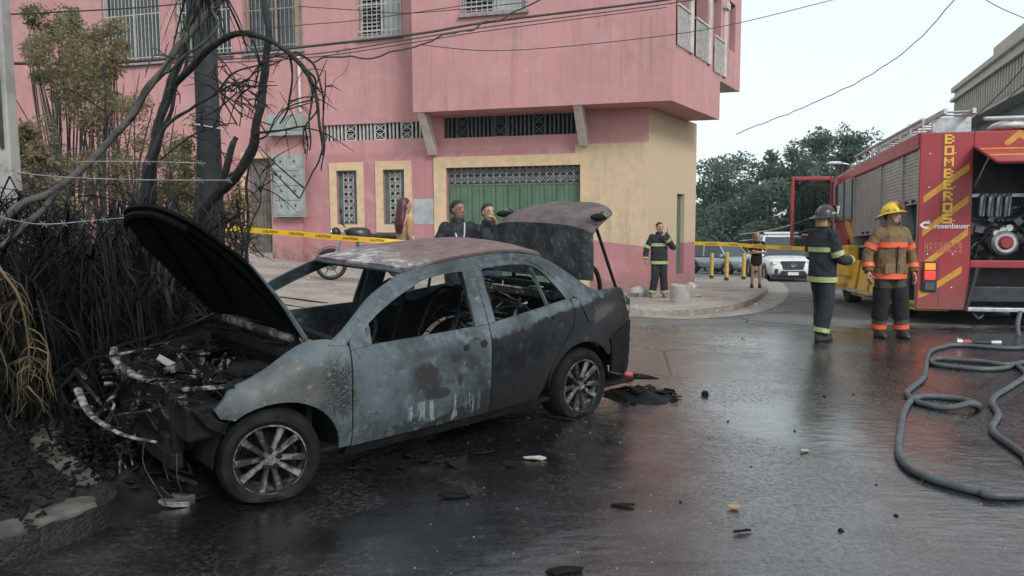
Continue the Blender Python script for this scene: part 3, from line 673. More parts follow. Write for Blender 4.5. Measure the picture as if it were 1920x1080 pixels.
# fender
panel('fender', [(.776, .235), (.776, .85), (.80, .885), (.9, .905)] + c2([(1.0, .9), (1.1, .862), (1.2, .812), (1.36, .728), (1.477, .69)], 3) + [(1.53, .63), (1.582, .578), (1.56, .53)] + arcF + [(.86, .235)], 'burnt')
# front door: skin, then window frame
belt_f = [(.765, .83), (.63, .846), (.2, .862), (-.15, .875), (-.352, .882)]
dpoly = [(.765, .226), (.4, .232), (0, .24), (-.352, .247)] + belt_f[::-1]
for sd in (1, -1):
    d1 = panel('front_door', dpoly, 'burnt', (sd,))
    panel('window_frame', c2(frame_out, 3) + [(-.352, .885), (-.235, .881), (-.258, 1.25)] + c2([(-.258, 1.25), (-.15, 1.248), (.08, 1.216), (.2, 1.176), (.35, 1.112), (.52, 1.028)], 3)[1:] + [(.606, .975), (.613, .85)] + [(.765, .834)], 'burnt', (sd,), parent=d1)
    m = MB(); y = sd * (S(.70, .86) - .03); m.bx(.615, .64, y - .012, y + .012, .845, .955); m.build('window_post', 'burnt', d1)
    # door handle: dark discs painted as the shade in open holes, lock plate
    for hx, hz, hr in ((-.125, .748, .022), (-.285, .757, .03)):
        yy = sd * (S(hx, hz) + .001); MB().lathe([(hr, .0), (hr, .004), (hr * .9, .006), (.001, .005)], 16, Matrix.Translation((hx, yy, hz)) @ Matrix.Rotation(-sd * math.pi / 2, 4, 'X')).build('hole_shade_disc', 'void', d1)
    yy = sd * (S(-.2, .75) - .002); MB().lathe([(.062, 0), (.06, .004), (.04, -.004), (.001, -.008)], 20, Matrix.Translation((-.205, yy, .752)) @ Matrix.Rotation(-sd * math.pi / 2, 4, 'X')).build('handle_recess', 'burnt', d1, smooth=50)
    # rear door
    rd = [(-.362, .247), (-.6, .255), (-.82, .265)] + c2([(-.865, .32), (-.935, .46), (-1.02, .585), (-1.13, .70), (-1.2, .775), (-1.242, .85), (-1.262, .93), (-1.25, .995)], 3) + c2([(-1.25, .995), (-1.1, .975), (-.8, .938), (-.5, .9), (-.362, .884)], 3)[1:]
    d2 = panel('rear_door', rd, 'burnt', (sd,))
    panel('window_frame', c2(rframe_out, 3) + [(-1.262, .998), (-1.215, .99)] + c2([(-1.215, .995), (-1.14, 1.1), (-1.055, 1.195), (-.975, 1.25), (-.85, 1.276), (-.6, 1.276), (-.43, 1.262)], 3) + [(-.425, .896), (-.362, .888)], 'burnt', (sd,), parent=d2)
    m = MB(); ya = sd * (S(-.97, .96) - .02); yb = sd * (S(-.95, 1.24) - .02); m.bar((-1.0, ya, .955), (-.945, yb, 1.245), .022, .02); m.build('window_post', 'burnt', d2)
    for hx, hz, hr in ((-.985, .832, .022), (-1.05, .853, .05), (-1.13, .862, .026)):
        yy = sd * (S(hx, hz) + .002); MB().lathe([(hr, .0), (hr, .004), (hr * .9, .006), (.001, .005)], 16, Matrix.Translation((hx, yy, hz)) @ Matrix.Rotation(-sd * math.pi / 2, 4, 'X')).build('hole_shade_disc', 'void', d2)
    # B pillar between the doors, roof rail, sill
    panel('pillar', [(-.28, .26), (-.46, .26), (-.44, 1.3), (-.27, 1.29)], 'burnt', (sd,), off=-.035, thick=.04)
    q = c2(rail_out, 3); inner = c2([(.80, .865)] + frame_out[1:-1] + rframe_out + [(-1.36, .99)], 3)
    panel('roof_rail', q[:-6] + [(-1.42, 1.06)] + inner[::-1], 'burnt', (sd,), thick=.03, Sf=lambda x, z: S(x, z) + .004)
    panel('sill', [(.80, .235), (.80, .16), (-.9, .19), (-.88, .26), (-.35, .243)], 'char', (sd,), off=-.012, thick=.05)
    # quarter panel with the rear pillar, tail lamp hole, bumper
    qp = [(-1.268, .998), (-1.36, .995), (-1.30, 1.06), (-1.2, 1.19), (-1.1, 1.28), (-1.16, 1.296)] + c2([(-1.164, 1.292), (-1.391, 1.152), (-1.5, 1.088), (-1.609, 1.035), (-1.75, 1.028), (-1.95, 1.026), (-2.077, 1.018), (-2.13, .985), (-2.17, .90), (-2.16, .80), (-2.1, .735), (-1.9, .70), (-1.72, .655)], 3) + [(-1.71, .52)] + arcR[::-1][3:] + c2([(-.93, .345), (-.945, .46), (-1.03, .59), (-1.14, .70), (-1.21, .775), (-1.252, .85), (-1.272, .93)], 3)
    qo = panel('quarter_panel', qp, 'burnt', (sd,))
    bp = [(-1.70, .64), (-1.9, .69), (-2.1, .725), (-2.2, .73), (-2.285, .70), (-2.30, .60), (-2.27, .42), (-2.25, .275), (-2.0, .27), (-1.72, .345), (-1.715, .5)]
    panel('rear_bumper', bp, 'char', (sd,), off=.012, thick=.03)
    m = MB(); yl = sd * (S(-2.13, .86) + .004); m.box((-2.135, yl - sd * .02, .86), (.07, .05, .16), rot=(0, 0, -sd * .5)); m.build('tail_lamp', 'ash', car, bevel=.012)
# fuel flap on the left quarter
fl = panel('fuel_flap', c2([(-1.355, .955), (-1.45, .965), (-1.52, .955), (-1.585, .83), (-1.56, .80), (-1.45, .80), (-1.40, .82), (-1.355, .955)], 2)[:-1], 'burnt', (1,), off=.007, thick=.01)
# roof
def roof_pt(u, v):
    y = (u * 2 - 1) * .60; a = 1 - (y / .6) ** 2
    x0 = .215 + .15 * a; x1 = -1.06 - .06 * a; x = x0 + (x1 - x0) * v
    zr = interp([(-1.2, 1.30), (-1.05, 1.338), (-.835, 1.374), (-.6, 1.37), (-.306, 1.35), (-.05, 1.32), (.22, 1.275), (.4, 1.235)], x)
    z = zr + .062 * (max(0, a) ** .8) - .02 * math.exp(-((x + .1) / .25) ** 2 - ((y - .1) / .22) ** 2) + .006 * mnoise.noise(Vector((x * 5, y * 5, 0))) * a
    return (x, y * (1 + .012 * math.cos(v * 6)), z)
ro = MB().grid(roof_pt, 26, 30).build('roof', 'roof_scorch', car, smooth=1, solid=-.02); 
m = MB()
hl = [roof_pt(i / 16, 0) for i in range(17)]; m.tube([(x + .012, y, z - .012) for x, y, z in hl], .017, 6); m.build('roof_header', 'burnt', ro, smooth=40)
m = MB(); hl = [roof_pt(i / 16, 1) for i in range(17)]; m.tube([(x - .012, y, z - .012) for x, y, z in hl], .02, 6); m.build('roof_header', 'burnt', ro, smooth=40)
for k in (.3, .55, .8):
    m = MB(); hl = [roof_pt(i / 12, k) for i in range(13)]; m.tube([(x, y * .96, z - .035) for x, y, z in hl], .016, 5); m.build('roof_bow', 'char', ro)
# hood, raised
hprof = crv([(.995, 0, .912), (1.15, 0, 1.15), (1.276, 0, 1.316), (1.419, 0, 1.46), (1.579, 0, 1.592), (1.71, 0, 1.68)], 6)
def hood_pt(u, v, lift=0.0):
    y = (u * 2 - 1) * .69; q = abs(y) / .69
    vv = v * (1 - .17 * q ** 3); k = vv * (len(hprof) - 1); i = min(int(k), len(hprof) - 2); p = hprof[i].lerp(hprof[i + 1], k - i)
    wid = 1 - .07 * sst(v, .5, 1); cr = .045 * (1 - q * q)
    skew = .075 * q * sst(v, 0, .35) * (1 - .5 * sst(v, .7, 1)) if y < 0 else 0.0
    wid -= .22 * sst(v, .6, 1) if y < 0 else .0
    return (p.x + skew + lift - cr * .72 + .01 * mnoise.noise(Vector((y * 3, v * 4, 1))), y * wid, p.z - skew * .4 + cr * .6 - lift)
ho = MB().grid(hood_pt, 22, 26).build('hood', 'black_hood', car, smooth=1, solid=.016)
MB().tube([Vector(hood_pt(1, i / 30)) + Vector((.004, .004, 0)) for i in range(19)], [.017 - .0007 * i for i in range(19)], 6).build('hood_edge', 'burnt', ho, smooth=40)
m = MB().grid(lambda u, v: hood_pt(.03 + .94 * u, .03 + .94 * v, .022), 22, 26); m.build('inner_lining', 'black_hood', ho, smooth=1)
m = MB()
for u0, u1 in ((.08, .36), (.92, .64), (.36, .64)):
    m.tube([hood_pt(u0 + (u1 - u0) * t, .12 + .74 * t, .034) for t in [i / 10 for i in range(11)]], .022, 6, flat=.6)
m.tube([hood_pt(.06 + .88 * i / 10, .93, .034) for i in range(11)], .02, 6); m.build('rib', 'black_hood', ho, smooth=40)
for sd in (1, -1): MB().bar((1.0, sd * .60, .86), (1.03, sd * .62, .95), .03, .012).build('hinge', 'char', ho)
# trunk lid, raised
def lid_pt(u, v):
    y = (u * 2 - 1) * .63; q = abs(y) / .63
    x = -1.66 + .05 * v - .06 * q ** 4 + .03 * (1 - v) ** 2; z = 1.10 + .455 * v + .02 * (1 - q * q) * v - .05 * q ** 5 * v
    return (x, y, z)
ld = MB().grid(lid_pt, 20, 12).build('trunk_lid', 'lid', car, smooth=1, solid=.02)
def fas_pt(u, v):
    y = (u * 2 - 1) * (.63 - .05 * v * v); q = abs(y) / .63
    x = -1.612 - .06 * q ** 4 - (.47 - .2 * q ** 3) * v; z = 1.555 + .02 * (1 - q * q) - .05 * q ** 5 + .20 * v ** .7 - .06 * q ** 3 * v + .015 * math.sin(v * 5) * (1 - q)
    return (x, y, z)
MB().grid(fas_pt, 20, 10).build('lid_fascia', 'fascia_scorch', ld, smooth=1, solid=.025)
MB().grid(lambda u, v: tuple(Vector(fas_pt(.06 + .88 * u, .08 + .84 * v)) - Vector((.0, 0, .045))), 12, 6).build('lid_lining', 'char', ld, smooth=1)
for sd in (1, -1):
    m = MB(); m.ball((-1.77, sd * .60, 1.635), (.10, .04, .032), 12); m.build('lid_lamp', 'char', ld, smooth=1)
    MB().ball((-1.84, sd * .605, 1.655), (.05, .045, .035), 10).build('lamp_lens', 'ash', ld, smooth=1)
    m = MB(); m.tube(crv([(-1.655, sd * .5, 1.13), (-1.71, sd * .52, 1.215), (-1.80, sd * .54, 1.19), (-1.86, sd * .55, 1.07), (-1.87, sd * .55, .92)], 5), .02, 8); m.build('hinge_arm', 'burnt_rubber', ld, smooth=50)
MB().tube([(-1.726, .60, 1.574), (-1.987, .63, 1.02)], .014, 8).build('prop_rod', 'burnt_rubber', ld, smooth=50)
# rear panel, deck shelf, floor, firewall
m = MB(); m.bx(-2.16, -2.13, -.64, .64, .28, .80); m.bx(-2.16, -1.62, -.64, .64, .50, .53); m.bx(-1.66, -1.2, -.66, .66, .955, .985); m.bx(-1.62, -1.58, -.66, .66, .9, 1.05); m.build('rear_structure', 'char', car, bevel=.01)
m = MB(); m.bx(-2.1, 1.0, -.78, .78, .20, .235); m.bx(.98, 1.02, -.74, .74, .22, .86); m.bx(-.9, .6, -.1, .1, .235, .36); m.build('floor_pan', 'char', car, bevel=.01)
m = MB(); m.bx(-2.27, -2.21, -.52, .52, .29, .72); m.build('bumper_face', 'char', car, bevel=.03)
# cabin: dash beam, steering wheel, seat frames, rear bench
m = MB(); m.tube(crv([(.70, .70, .80), (.78, .35, .86), (.80, -.2, .88), (.72, -.70, .82)], 5), .045, 8); m.bx(.66, .86, -.62, .62, .62, .78); m.bx(.45, .7, -.14, .14, .4, .72); m.build('dashboard', 'char', car, smooth=40)
SWM = Matrix.Translation((.42, .36, .82)) @ Matrix.Rotation(R(62), 4, 'Y')
m = MB(); m.tube([(.17 * math.cos(a), .17 * math.sin(a), 0) for a in [i * math.pi / 12 for i in range(25)]], .011, 7, SWM, cap=False)
for a in (0, 2.2, 4.1): m.tube([(0, 0, -.03), (.17 * math.cos(a), .17 * math.sin(a), 0)], .011, 6, SWM)
m.tube([(0, 0, -.02), (0, 0, -.35)], .022, 8, SWM); m.build('steering_wheel', 'burnt_rubber', car, smooth=50)
for sd in (1, -1):
    m = MB(); y0 = sd * .36
    for w in (-.21, .21): m.tube(crv([(-.05, y0 + w, .34), (-.18, y0 + w, .62), (-.32, y0 + w * .85, .98), (-.34, y0 + w * .5, 1.08)], 4), .014, 6); m.tube([(.33, y0 + w, .36), (-.06, y0 + w, .32)], .016, 6)
    m.tube(crv([(-.32, y0 - .18, .98), (-.36, y0 - .1, 1.09), (-.36, y0 + .1, 1.09), (-.32, y0 + .18, .98)], 5), .013, 6)
    for k in range(6):
        z = .45 + k * .1; x = -.1 - k * .045; m.tube(crv([(x, y0 - .2, z), (x + .02, y0 - .07, z + .025), (x, y0 + .07, z - .02), (x, y0 + .2, z)], 4), .005, 4)
    for k in range(5): x = .28 - k * .08; m.tube([(x, y0 - .2, .36), (x, y0 + .2, .36)], .005, 4)
    m.build('seat_frame', 'char', car)
random.seed(3); m = MB()
for k in range(34):
    y = random.uniform(-.62, .62); z = random.uniform(.55, 1.06); x = -1.08 - (z - .5) * .35
    m.tube(crv([(x, y, z), (x + random.uniform(-.1, .1), y + random.uniform(-.2, .2), z + random.uniform(-.08, .08)), (x + random.uniform(-.16, .1), y + random.uniform(-.35, .35), z + random.uniform(-.14, .12))], 4), random.uniform(.004, .008), 5)
for y in (-.55, -.2, .2, .55): m.tube([(-1.0, y, .35), (-1.28, y, 1.02)], .013, 6)
m.tube([(-1.28, -.6, 1.02), (-1.28, .6, 1.02)], .014, 6); m.tube([(-1.15, -.6, .75), (-1.15, .6, .75)], .012, 6); m.build('rear_bench_frame', 'ash', car)
MB().bx(-1.2, -.85, -.62, .62, .24, .42).build('rear_bench_base', 'char', car, bevel=.03)
# cowl and engine bay
m = MB(); m.tube(crv([(.94, .66, .865), (1.03, .35, .90), (1.06, 0, .91), (1.03, -.35, .90), (.94, -.66, .875)], 6), [.02] * 25, 8, flat=1.4); m.build('cowl', 'ash', car, smooth=50)
m = MB(); m.bx(.86, 1.12, -.62, .62, .80, .84); m.tube(crv([(1.05, .5, .86), (1.1, .2, .84), (1.12, -.2, .84)], 5), .012, 6); m.tube(crv([(1.06, -.1, .87), (1.12, -.3, .86), (1.05, -.55, .88)], 5), .012, 6); m.build('wiper_tray', 'char', car)
random.seed(11); m = MB()
for (c, s) in (((1.42, -.05, .46), (.34, .55, .34)), ((1.36, -.38, .50), (.26, .24, .28)), ((1.55, .22, .44), (.2, .26, .3)), ((1.30, .1, .60), (.3, .4, .1)), ((1.25, .5, .48), (.18, .2, .3)), ((1.25, -.55, .5), (.2, .2, .34)), ((1.6, -.35, .4), (.2, .3, .26))):
    m.box(c, s, rot=(random.uniform(-.1, .1), random.uniform(-.1, .1), random.uniform(-.15, .15)))
m.build('engine_block', 'char', car, bevel=.03)
m = MB()
for k in range(26):
    p = Vector((random.uniform(1.05, 1.75), random.uniform(-.6, .6), random.uniform(.55, .74))); pts = [p]
    for q in range(3): p = p + Vector((random.uniform(-.14, .14), random.uniform(-.16, .16), random.uniform(-.05, .05))); pts.append(p)
    m.tube(crv(pts, 4), random.uniform(.004, .011), 5)
m.build('burnt_hoses', 'char', car)
m = MB()
for k in range(150):
    p = Vector((random.uniform(1.06, 1.72), random.uniform(-.62, .62), random.uniform(.48, .72))); s_ = random.uniform(.02, .09)
    if k % 2: m.box(p, (s_ * random.uniform(.5, 2.2), s_, s_ * random.uniform(.3, 1)), rot=(random.uniform(-.6, .6), random.uniform(-.6, .6), random.uniform(0, 3)))
    else: m.tube(crv([p, p + Vector((random.uniform(-.15, .15), random.uniform(-.15, .15), random.uniform(-.03, .08))), p + Vector((random.uniform(-.25, .25), random.uniform(-.25, .25), random.uniform(-.06, .05)))], 3), random.uniform(.003, .013), 5)
tag(m.build('engine_wreckage', 'wreck', car), kind='stuff')
m = MB()
for k in range(40):
    p = Vector((random.uniform(1.55, 1.95), random.uniform(-.6, .62), random.uniform(.22, .62))); m.tube(crv([p, p + Vector((random.uniform(-.08, .08), random.uniform(-.2, .2), random.uniform(-.12, .04))), p + Vector((random.uniform(-.1, .12), random.uniform(-.3, .3), random.uniform(-.22, .02)))], 3), random.uniform(.003, .014), 5)
tag(m.build('nose_wreckage', 'wreck', car), kind='stuff')
m = MB()
for sd in (1, -1):
    m.lathe([(.12, 0), (.12, .03), (.08, .05), (.03, .055), (.001, .055)], 16, Matrix.Translation((1.28, sd * .52, .72)))
    m.grid(lambda u, v: (1.25 + .36 * math.cos(math.pi * u), sd * (.48 + .3 * v), .25 + .36 * math.sin(math.pi * u)), 12, 3)
m.build('inner_arch', 'char', car, smooth=40)
for sd in (-1,):
    m = MB(); m.grid(lambda u, v: (-1.33 + .39 * math.cos(math.pi * u), .5 + .3 * v, .29 + .36 * math.sin(math.pi * u)), 12, 3); m.grid(lambda u, v: (-1.33 + .39 * math.cos(math.pi * u), -.5 - .3 * v, .29 + .36 * math.sin(math.pi * u)), 12, 3); m.build('rear_arch_liner', 'char', car, smooth=40)
# nose: top rail, crash beam, radiator, lamp hole, hanging wires
m = MB(); m.tube(crv([(1.46, .74, .70), (1.60, .66, .69), (1.70, .5, .675), (1.80, .1, .69)], 6), .02, 7, flat=.7); m.build('nose_rail', 'wreck', car, smooth=50)
m = MB(); m.tube(crv([(1.80, .1, .69), (1.80, -.3, .72), (1.72, -.60, .735)], 6), .024, 7, flat=.8); m.build('nose_rail', 'ash', car, smooth=50)
m = MB(); m.tube(crv([(1.72, -.60, .735), (1.6, -.70, .745), (1.30, -.74, .79), (1.0, -.72, .87)], 6), .02, 7, flat=.7); m.build('far_fender_rail', 'char', car, smooth=50)
m = MB(); m.tube(crv([(1.82, .5, .385), (1.93, .3, .40), (1.99, 0, .43), (1.99, -.25, .46), (1.97, -.5, .515)], 6), [.012 + .014 * i / 24 for i in range(25)], 8, flat=.6); m.build('crash_beam', 'ash', car, smooth=50)
m = MB(); m.bx(1.66, 1.70, -.50, .45, .30, .66); m.box((1.70, .5, .5), (.06, .06, .4)); m.box((1.68, -.52, .52), (.06, .06, .42)); m.bar((1.74, -.55, .30), (1.74, .60, .28), .07, .09); m.build('radiator', 'char', car, bevel=.008)
m = MB(); m.bx(1.5, 1.72, .40, .70, .40, .60); m.bx(1.3, 1.75, .341, .44, .28, .401); m.build('front_rail', 'char', car, bevel=.02)
MB().bx(1.3, 1.75, -.44, -.34, .30, .42).build('front_rail', 'char', car, bevel=.02)
m = MB(); m.box((1.68, .55, .615), (.05, .12, .06), rot=(0, .2, -.4)); m.build('lamp_reflector', 'ash', car, bevel=.01)
m = MB(); m.prism([(1.60, .565), (1.56, .52), (1.50, .49), (1.52, .42), (1.62, .48), (1.68, .56)], 0, .05, Matrix(((1, 0, 0, 0), (0, 0, 1, .70), (0, 1, 0, 0), (0, 0, 0, 1)))); m.build('bumper_bracket', 'char', car, bevel=.008)
m = MB()
for k in range(7): m.tube(crv([(1.72, .25 + .02 * k, .56 - .01 * k), (1.73, .42, .49 + .012 * k), (1.70, .60, .52 + .01 * k), (1.66, .70, .58)], 5), .004, 4)
m.build('copper_wires', 'copper', car)
m = MB(); m.tube(crv([(1.84, .38, .38), (1.86, .40, .25), (1.82, .45, .12), (1.80, .58, .04)], 6), .0035, 5); m.tube(crv([(1.76, .66, .35), (1.77, .68, .22), (1.74, .66, .12)], 6), .0035, 5); m.tube(crv([(1.8, .5, .12), (1.78, .58, .09), (1.75, .66, .12)], 4), .0035, 5); m.build('hanging_wire', 'copper', car)
# wheels
def wheel(loc, steer, sd, drop, sc=.96):
    wo = bpy.data.objects.new('wheel', None); col.objects.link(wo); wo.parent = car
    wo.matrix_local = Matrix.Translation(loc) @ Matrix.Rotation(steer + (0 if sd > 0 else math.pi), 4, 'Z') @ Matrix.Rotation(R(-90), 4, 'X')
    # axis = local z, outward; local -y is up after the turn
    t = MB(); prof = [(.20, .03), (.222, .045), (.25, .06), (.285, .055), (.308, .03), (.316, -.02), (.316, -.12), (.305, -.16), (.27, -.19), (.22, -.18)]
    prof = [(r_ * (sc if r_ > .26 else sc), z_) for r_, z_ in prof]; t.lathe(prof, 40, closed=False); v2 = []
    for x, y, z in t.v:
        if y > drop - .0: over = y - drop; y = drop + over * .05; z = z + (.045 if z > -.07 else -.03) * min(1, over / .06)
        v2.append((x, y, z))
    t.v = v2; t.build('tyre', 'burnt_rubber', wo, smooth=50, solid=.012)
    rm = MB(); rm.lathe([(.214, .052), (.222, .05), (.225, .03), (.214, .015), (.205, .0), (.198, -.16)], 40)
    rm.lathe([(.062, -.02), (.06, .03), (.035, .036), (.03, .03), (.001, .03)], 20)
    for k in range(5):
        for dd in (-.27, .27):
            a = k * 2 * math.pi / 5 + R(18) + dd; a0 = k * 2 * math.pi / 5 + R(18) + dd * 1.2
            p0 = Vector((.045 * math.cos(a0), .045 * math.sin(a0), .012)); p1 = Vector((.208 * math.cos(a), .208 * math.sin(a), .035))
            d = (p1 - p0); tt = Vector((-d.y, d.x, 0)).normalized()
            vs = []
            for p, wd in ((p0, .018), (p0.lerp(p1, .5), .019), (p1, .026)):
                vs += [p + tt * wd, p + tt * wd * .6 + Vector((0, 0, .014)), p - tt * wd * .6 + Vector((0, 0, .014)), p - tt * wd, p - Vector((0, 0, .035))]
            rm.add(vs, [(i * 5 + j, i * 5 + (j + 1) % 5, (i + 1) * 5 + (j + 1) % 5, (i + 1) * 5 + j) for i in range(2) for j in range(5)])
    rm.v = [(x * sc, y * sc, z) for x, y, z in rm.v]; rm.build('rim', 'alloy', wo, smooth=30)
    nm = MB()
    for k in range(5): a = k * 2 * math.pi / 5 + R(54); nm.lathe([(.016, .02), (.016, .05), (.011, .054), (.001, .054)], 8, Matrix.Translation((.052 * math.cos(a), .052 * math.sin(a), 0)))
    nm.build('lug_nuts', 'burnt_rubber', wo)
    dm = MB(); dm.lathe([(.001, -.06), (.15, -.06), (.15, -.085), (.001, -.085)], 24); dm.build('brake_disc', 'char', wo, smooth=40)
wheel((1.29, .80, .258), R(-17), 1, .232, .93); wheel((-1.33, .81, .293), 0, 1, .236); wheel((1.29, -.80, .262), R(-17), -1, .236); wheel((-1.33, -.81, .293), 0, -1, .24)
# ================================================================== fire engine
def mk_red():
    b = NB('truck_red'); x, y, z = b.xyz(); n1 = b.noise(1.6, 6, .65); n2 = b.noise(14, 5, .7); st = b.noise(12, 4, .6, stretch=(1, 1, .06))
    c = b.mix(b.step(n1, .38, .66), (.36, .028, .036), (.28, .024, .031)); c = b.mix(b.math('MULTIPLY', b.step(st, .52, .72), .35), c, (.20, .07, .06)); c = b.mix(b.math('MULTIPLY', b.step(b.math('ADD', z, b.math('MULTIPLY', n2, .5)), 1.25, .45), .55), c, (.17, .10, .085)); c = b.mix(b.math('MULTIPLY', b.step(n2, .6, .72), .25), c, (.36, .17, .15))
    return b.out(c, b.lin(n2, .3, .7, .3, .55), 0.0, b.bump(n1, .12, .02))
MATS['truck_red'] = mk_red()
pm('truck_yellow', (.72, .42, .03), (.60, .34, .03), 3, .42, bump=.05)
pm('stripe_yellow', (.62, .30, .035), (.50, .24, .03), 8, .5, bump=0)
pm('letter_yellow', (.80, .50, .06), (.70, .42, .05), 8, .5, bump=0)
pm('shutter_grey', (.36, .355, .35), (.29, .285, .28), 2, .42, metal=.3, bump=.05)
pm('aluminium', (.48, .49, .50), (.33, .34, .35), 8, .4, metal=.6)
pm('black_rubber', (.014, .014, .0145), (.026, .026, .027), 12, .7, bump=.3)
pm('truck_dark', (.035, .038, .042), (.018, .02, .022), 6, .6)
pm('equipment', (.19, .195, .20), (.05, .052, .055), 11, .5, metal=.3)
pm('lens_white', (.7, .72, .72), (.55, .57, .57), 9, .3)
pm('white_print', (.78, .77, .76), (.7, .7, .69), 9, .5, bump=0)
pm('faded_print', (.50, .13, .10), (.42, .10, .08), 9, .6, bump=0)
emit('lamp_amber', (1.0, .16, .005), .9, (.6, .15, .02)); emit('lamp_red', (1.0, .02, .015), 1.0, (.7, .04, .04))
glass('truck_glass', (.022, .03, .034), .05)
def mk_clear():
    b = NB('clear_glass'); t = b.n('ShaderNodeBsdfTransparent'); t.inputs[0].default_value = (.50, .55, .55, 1); g_ = b.n('ShaderNodeBsdfGlossy'); g_.inputs['Roughness'].default_value = .04; mx = b.n('ShaderNodeMixShader'); f_ = b.n('ShaderNodeFresnel'); f_.inputs[0].default_value = 1.5; b.t.links.new(f_.outputs[0], mx.inputs[0]); b.t.links.new(t.outputs[0], mx.inputs[1]); b.t.links.new(g_.outputs[0], mx.inputs[2]); b.t.links.new(mx.outputs[0], b.o.inputs[0]); return b.m
MATS['clear_glass'] = mk_clear()
TC = at(1724, 420, 12.0); TGZ = G(TC.x, TC.y)
trk = thing('fire_engine', 'red and yellow fire engine parked on the right with open side lockers', 'fire engine', (TC.x, TC.y, TGZ), rot=(0, .045, R(77.55)))
bpy.context.view_layer.update()
MT = trk.matrix_basis.copy(); MTI = MT.inverted()
def tside(u, v, y=0.0):
    "pixel to (x, z) on the engine's left side"
    o = MTI @ CAM; r = MTI.to_3x3() @ ray(u, v); p = o + r * ((y - o.y) / r.y); return p.x, p.z
def trear(u, v, x=0.0):
    o = MTI @ CAM; r = MTI.to_3x3() @ ray(u, v); p = o + r * ((x - o.x) / r.x); return p.y, p.z
ZTOP = tside(1730, 247)[1]; ZB = tside(1716, 580)[1]; BW = 2.5
xs_ = [tside(u, 420)[0] for u in (1735, 1688, 1648, 1601)]
XC = xs_[3] + .12; XF = 7.3                       # cab from XC to XF
# body shell: back wall left of the pump bay, roof, right side, floors
py0, _ = trear(1822, 400); zp1 = trear(1830, 276)[1]; zp0 = trear(1830, 488)[1]
m = MB(); m.bx(0, .06, py0, 0, ZB, ZTOP); m.bx(0, .06, -BW, py0, zp1, ZTOP); m.bx(0, .06, -BW, py0, zp0 - .12, zp0); m.bx(0, .06, -BW, -BW - py0 * .99, zp0, zp1)
m.build('rear_panel', 'truck_red', trk, bevel=.015)
m = MB(); m.bx(.06, XC, -BW, -BW + .05, ZB, ZTOP); m.bx(.06, XC, -BW + .05, -.01, ZTOP - .06, ZTOP); m.build('body_shell', 'truck_red', trk)
ztr = tside(1700, 268)[1]
m = MB(); m.bx(.06, XC, -.06, .012, ZTOP - .24, ZTOP + .01); m.build('top_rail', 'truck_red', trk, bevel=.02)
m = MB(); m.bx(.6, XC, -1.9, -.62, ZB, ZTOP - .2); m.bx(.06, XC, -.62, -.02, ZB + .02, ZB + .08); m.bx(.06, .6, -.62, -.58, ZB, ZTOP - .2); m.build('locker_back', 'truck_dark', trk)
posts = [.06] + xs_[1:3] + [XC - .02]
for x in posts: MB().bx(x - .03, x + .03, -.62, .0, ZB, ZTOP - .25).build('post', 'shutter_grey', trk)
zsh = [tside(1710, 380)[1], tside(1668, 388)[1], tside(1625, 410)[1]]
for (xa, xb), zz in zip(zip(posts, posts[1:]), (zsh[0], zsh[0] - .03, zsh[0] - .42)):
    sh = MB().bx(xa + .03, xb - .03, -.05, -.04, zz, ZTOP - .24).build('roller_shutter', 'shutter_grey', trk)
    z = zz; 
    while z < ZTOP - .29: MB().bx(xa + .032, xb - .032, -.042, -.03, z + .004, z + .052).build('slat', 'shutter_grey', sh); z += .058
    MB().tube([(xa + .05, -.01, zz - .02), (xb - .05, -.01, zz - .02)], .016, 8).build('grip_bar', 'aluminium', sh)
    for k in range(2): MB().box(((xa + xb) / 2 + (-.2 if k else .2), -.01, zz + .01), (.07, .05, .06)).build('catch', 'truck_dark', sh, bevel=.01)
# gear in the lockers
random.seed(5)
zl = 1.25
MB().bx(.1, XC - .06, -.6, -.03, zl, zl + .04).build('shelf', 'aluminium', trk)
for k in range(16):
    x = random.uniform(.2, XC - .4); z0 = random.choice((ZB + .09, zl + .045)); hgt = random.uniform(.25, .62)
    m = MB(); y = random.uniform(-.5, -.25)
    if random.random() < .5: m.lathe([(.08, 0), (.1, .03), (.1, hgt), (.06, hgt + .06), (.03, hgt + .12), (.001, hgt + .12)], 14, Matrix.Translation((x, y, z0)))
    else: m.box((x, y, z0 + hgt / 2), (random.uniform(.12, .3), random.uniform(.15, .3), hgt))
    m.build('stowed_gear', random.choice(('equipment', 'equipment', 'shutter_grey', 'truck_dark')), trk, bevel=.015)
pm('air_hose_green', (.05, .22, .19), (.03, .14, .12), 8, .4)
for k in range(4):
    x = xs_[1] - .15 + .09 * k; MB().tube(crv([(x, -.2, 2.25), (x + .1, -.16, 1.9), (x + .06, -.2, 1.5), (x + .16, -.2, 1.32)], 5), .013, 6).build('hanging_hose', 'air_hose_green', trk, smooth=50)
# fold-down steps under the lockers and side skirts
x0, x1 = tside(1650, 520)[0], tside(1601, 520)[0]
for a, b in ((1.7, 2.55), (2.75, 3.6), (3.85, 4.55)):
    MB().box(((a + b) / 2, .06, .68), (b - a, .05, .62), rot=(R(8), 0, 0)).build('drop_door', 'truck_yellow', trk, bevel=.012)
    MB().bx(a + .05, b - .05, .02, .34, .36, .40).build('step', 'aluminium', trk, bevel=.006)
MB().bx(.06, XC, -.5, -.02, ZB - .02, ZB + .12).build('skirt', 'truck_yellow', trk, bevel=.01)
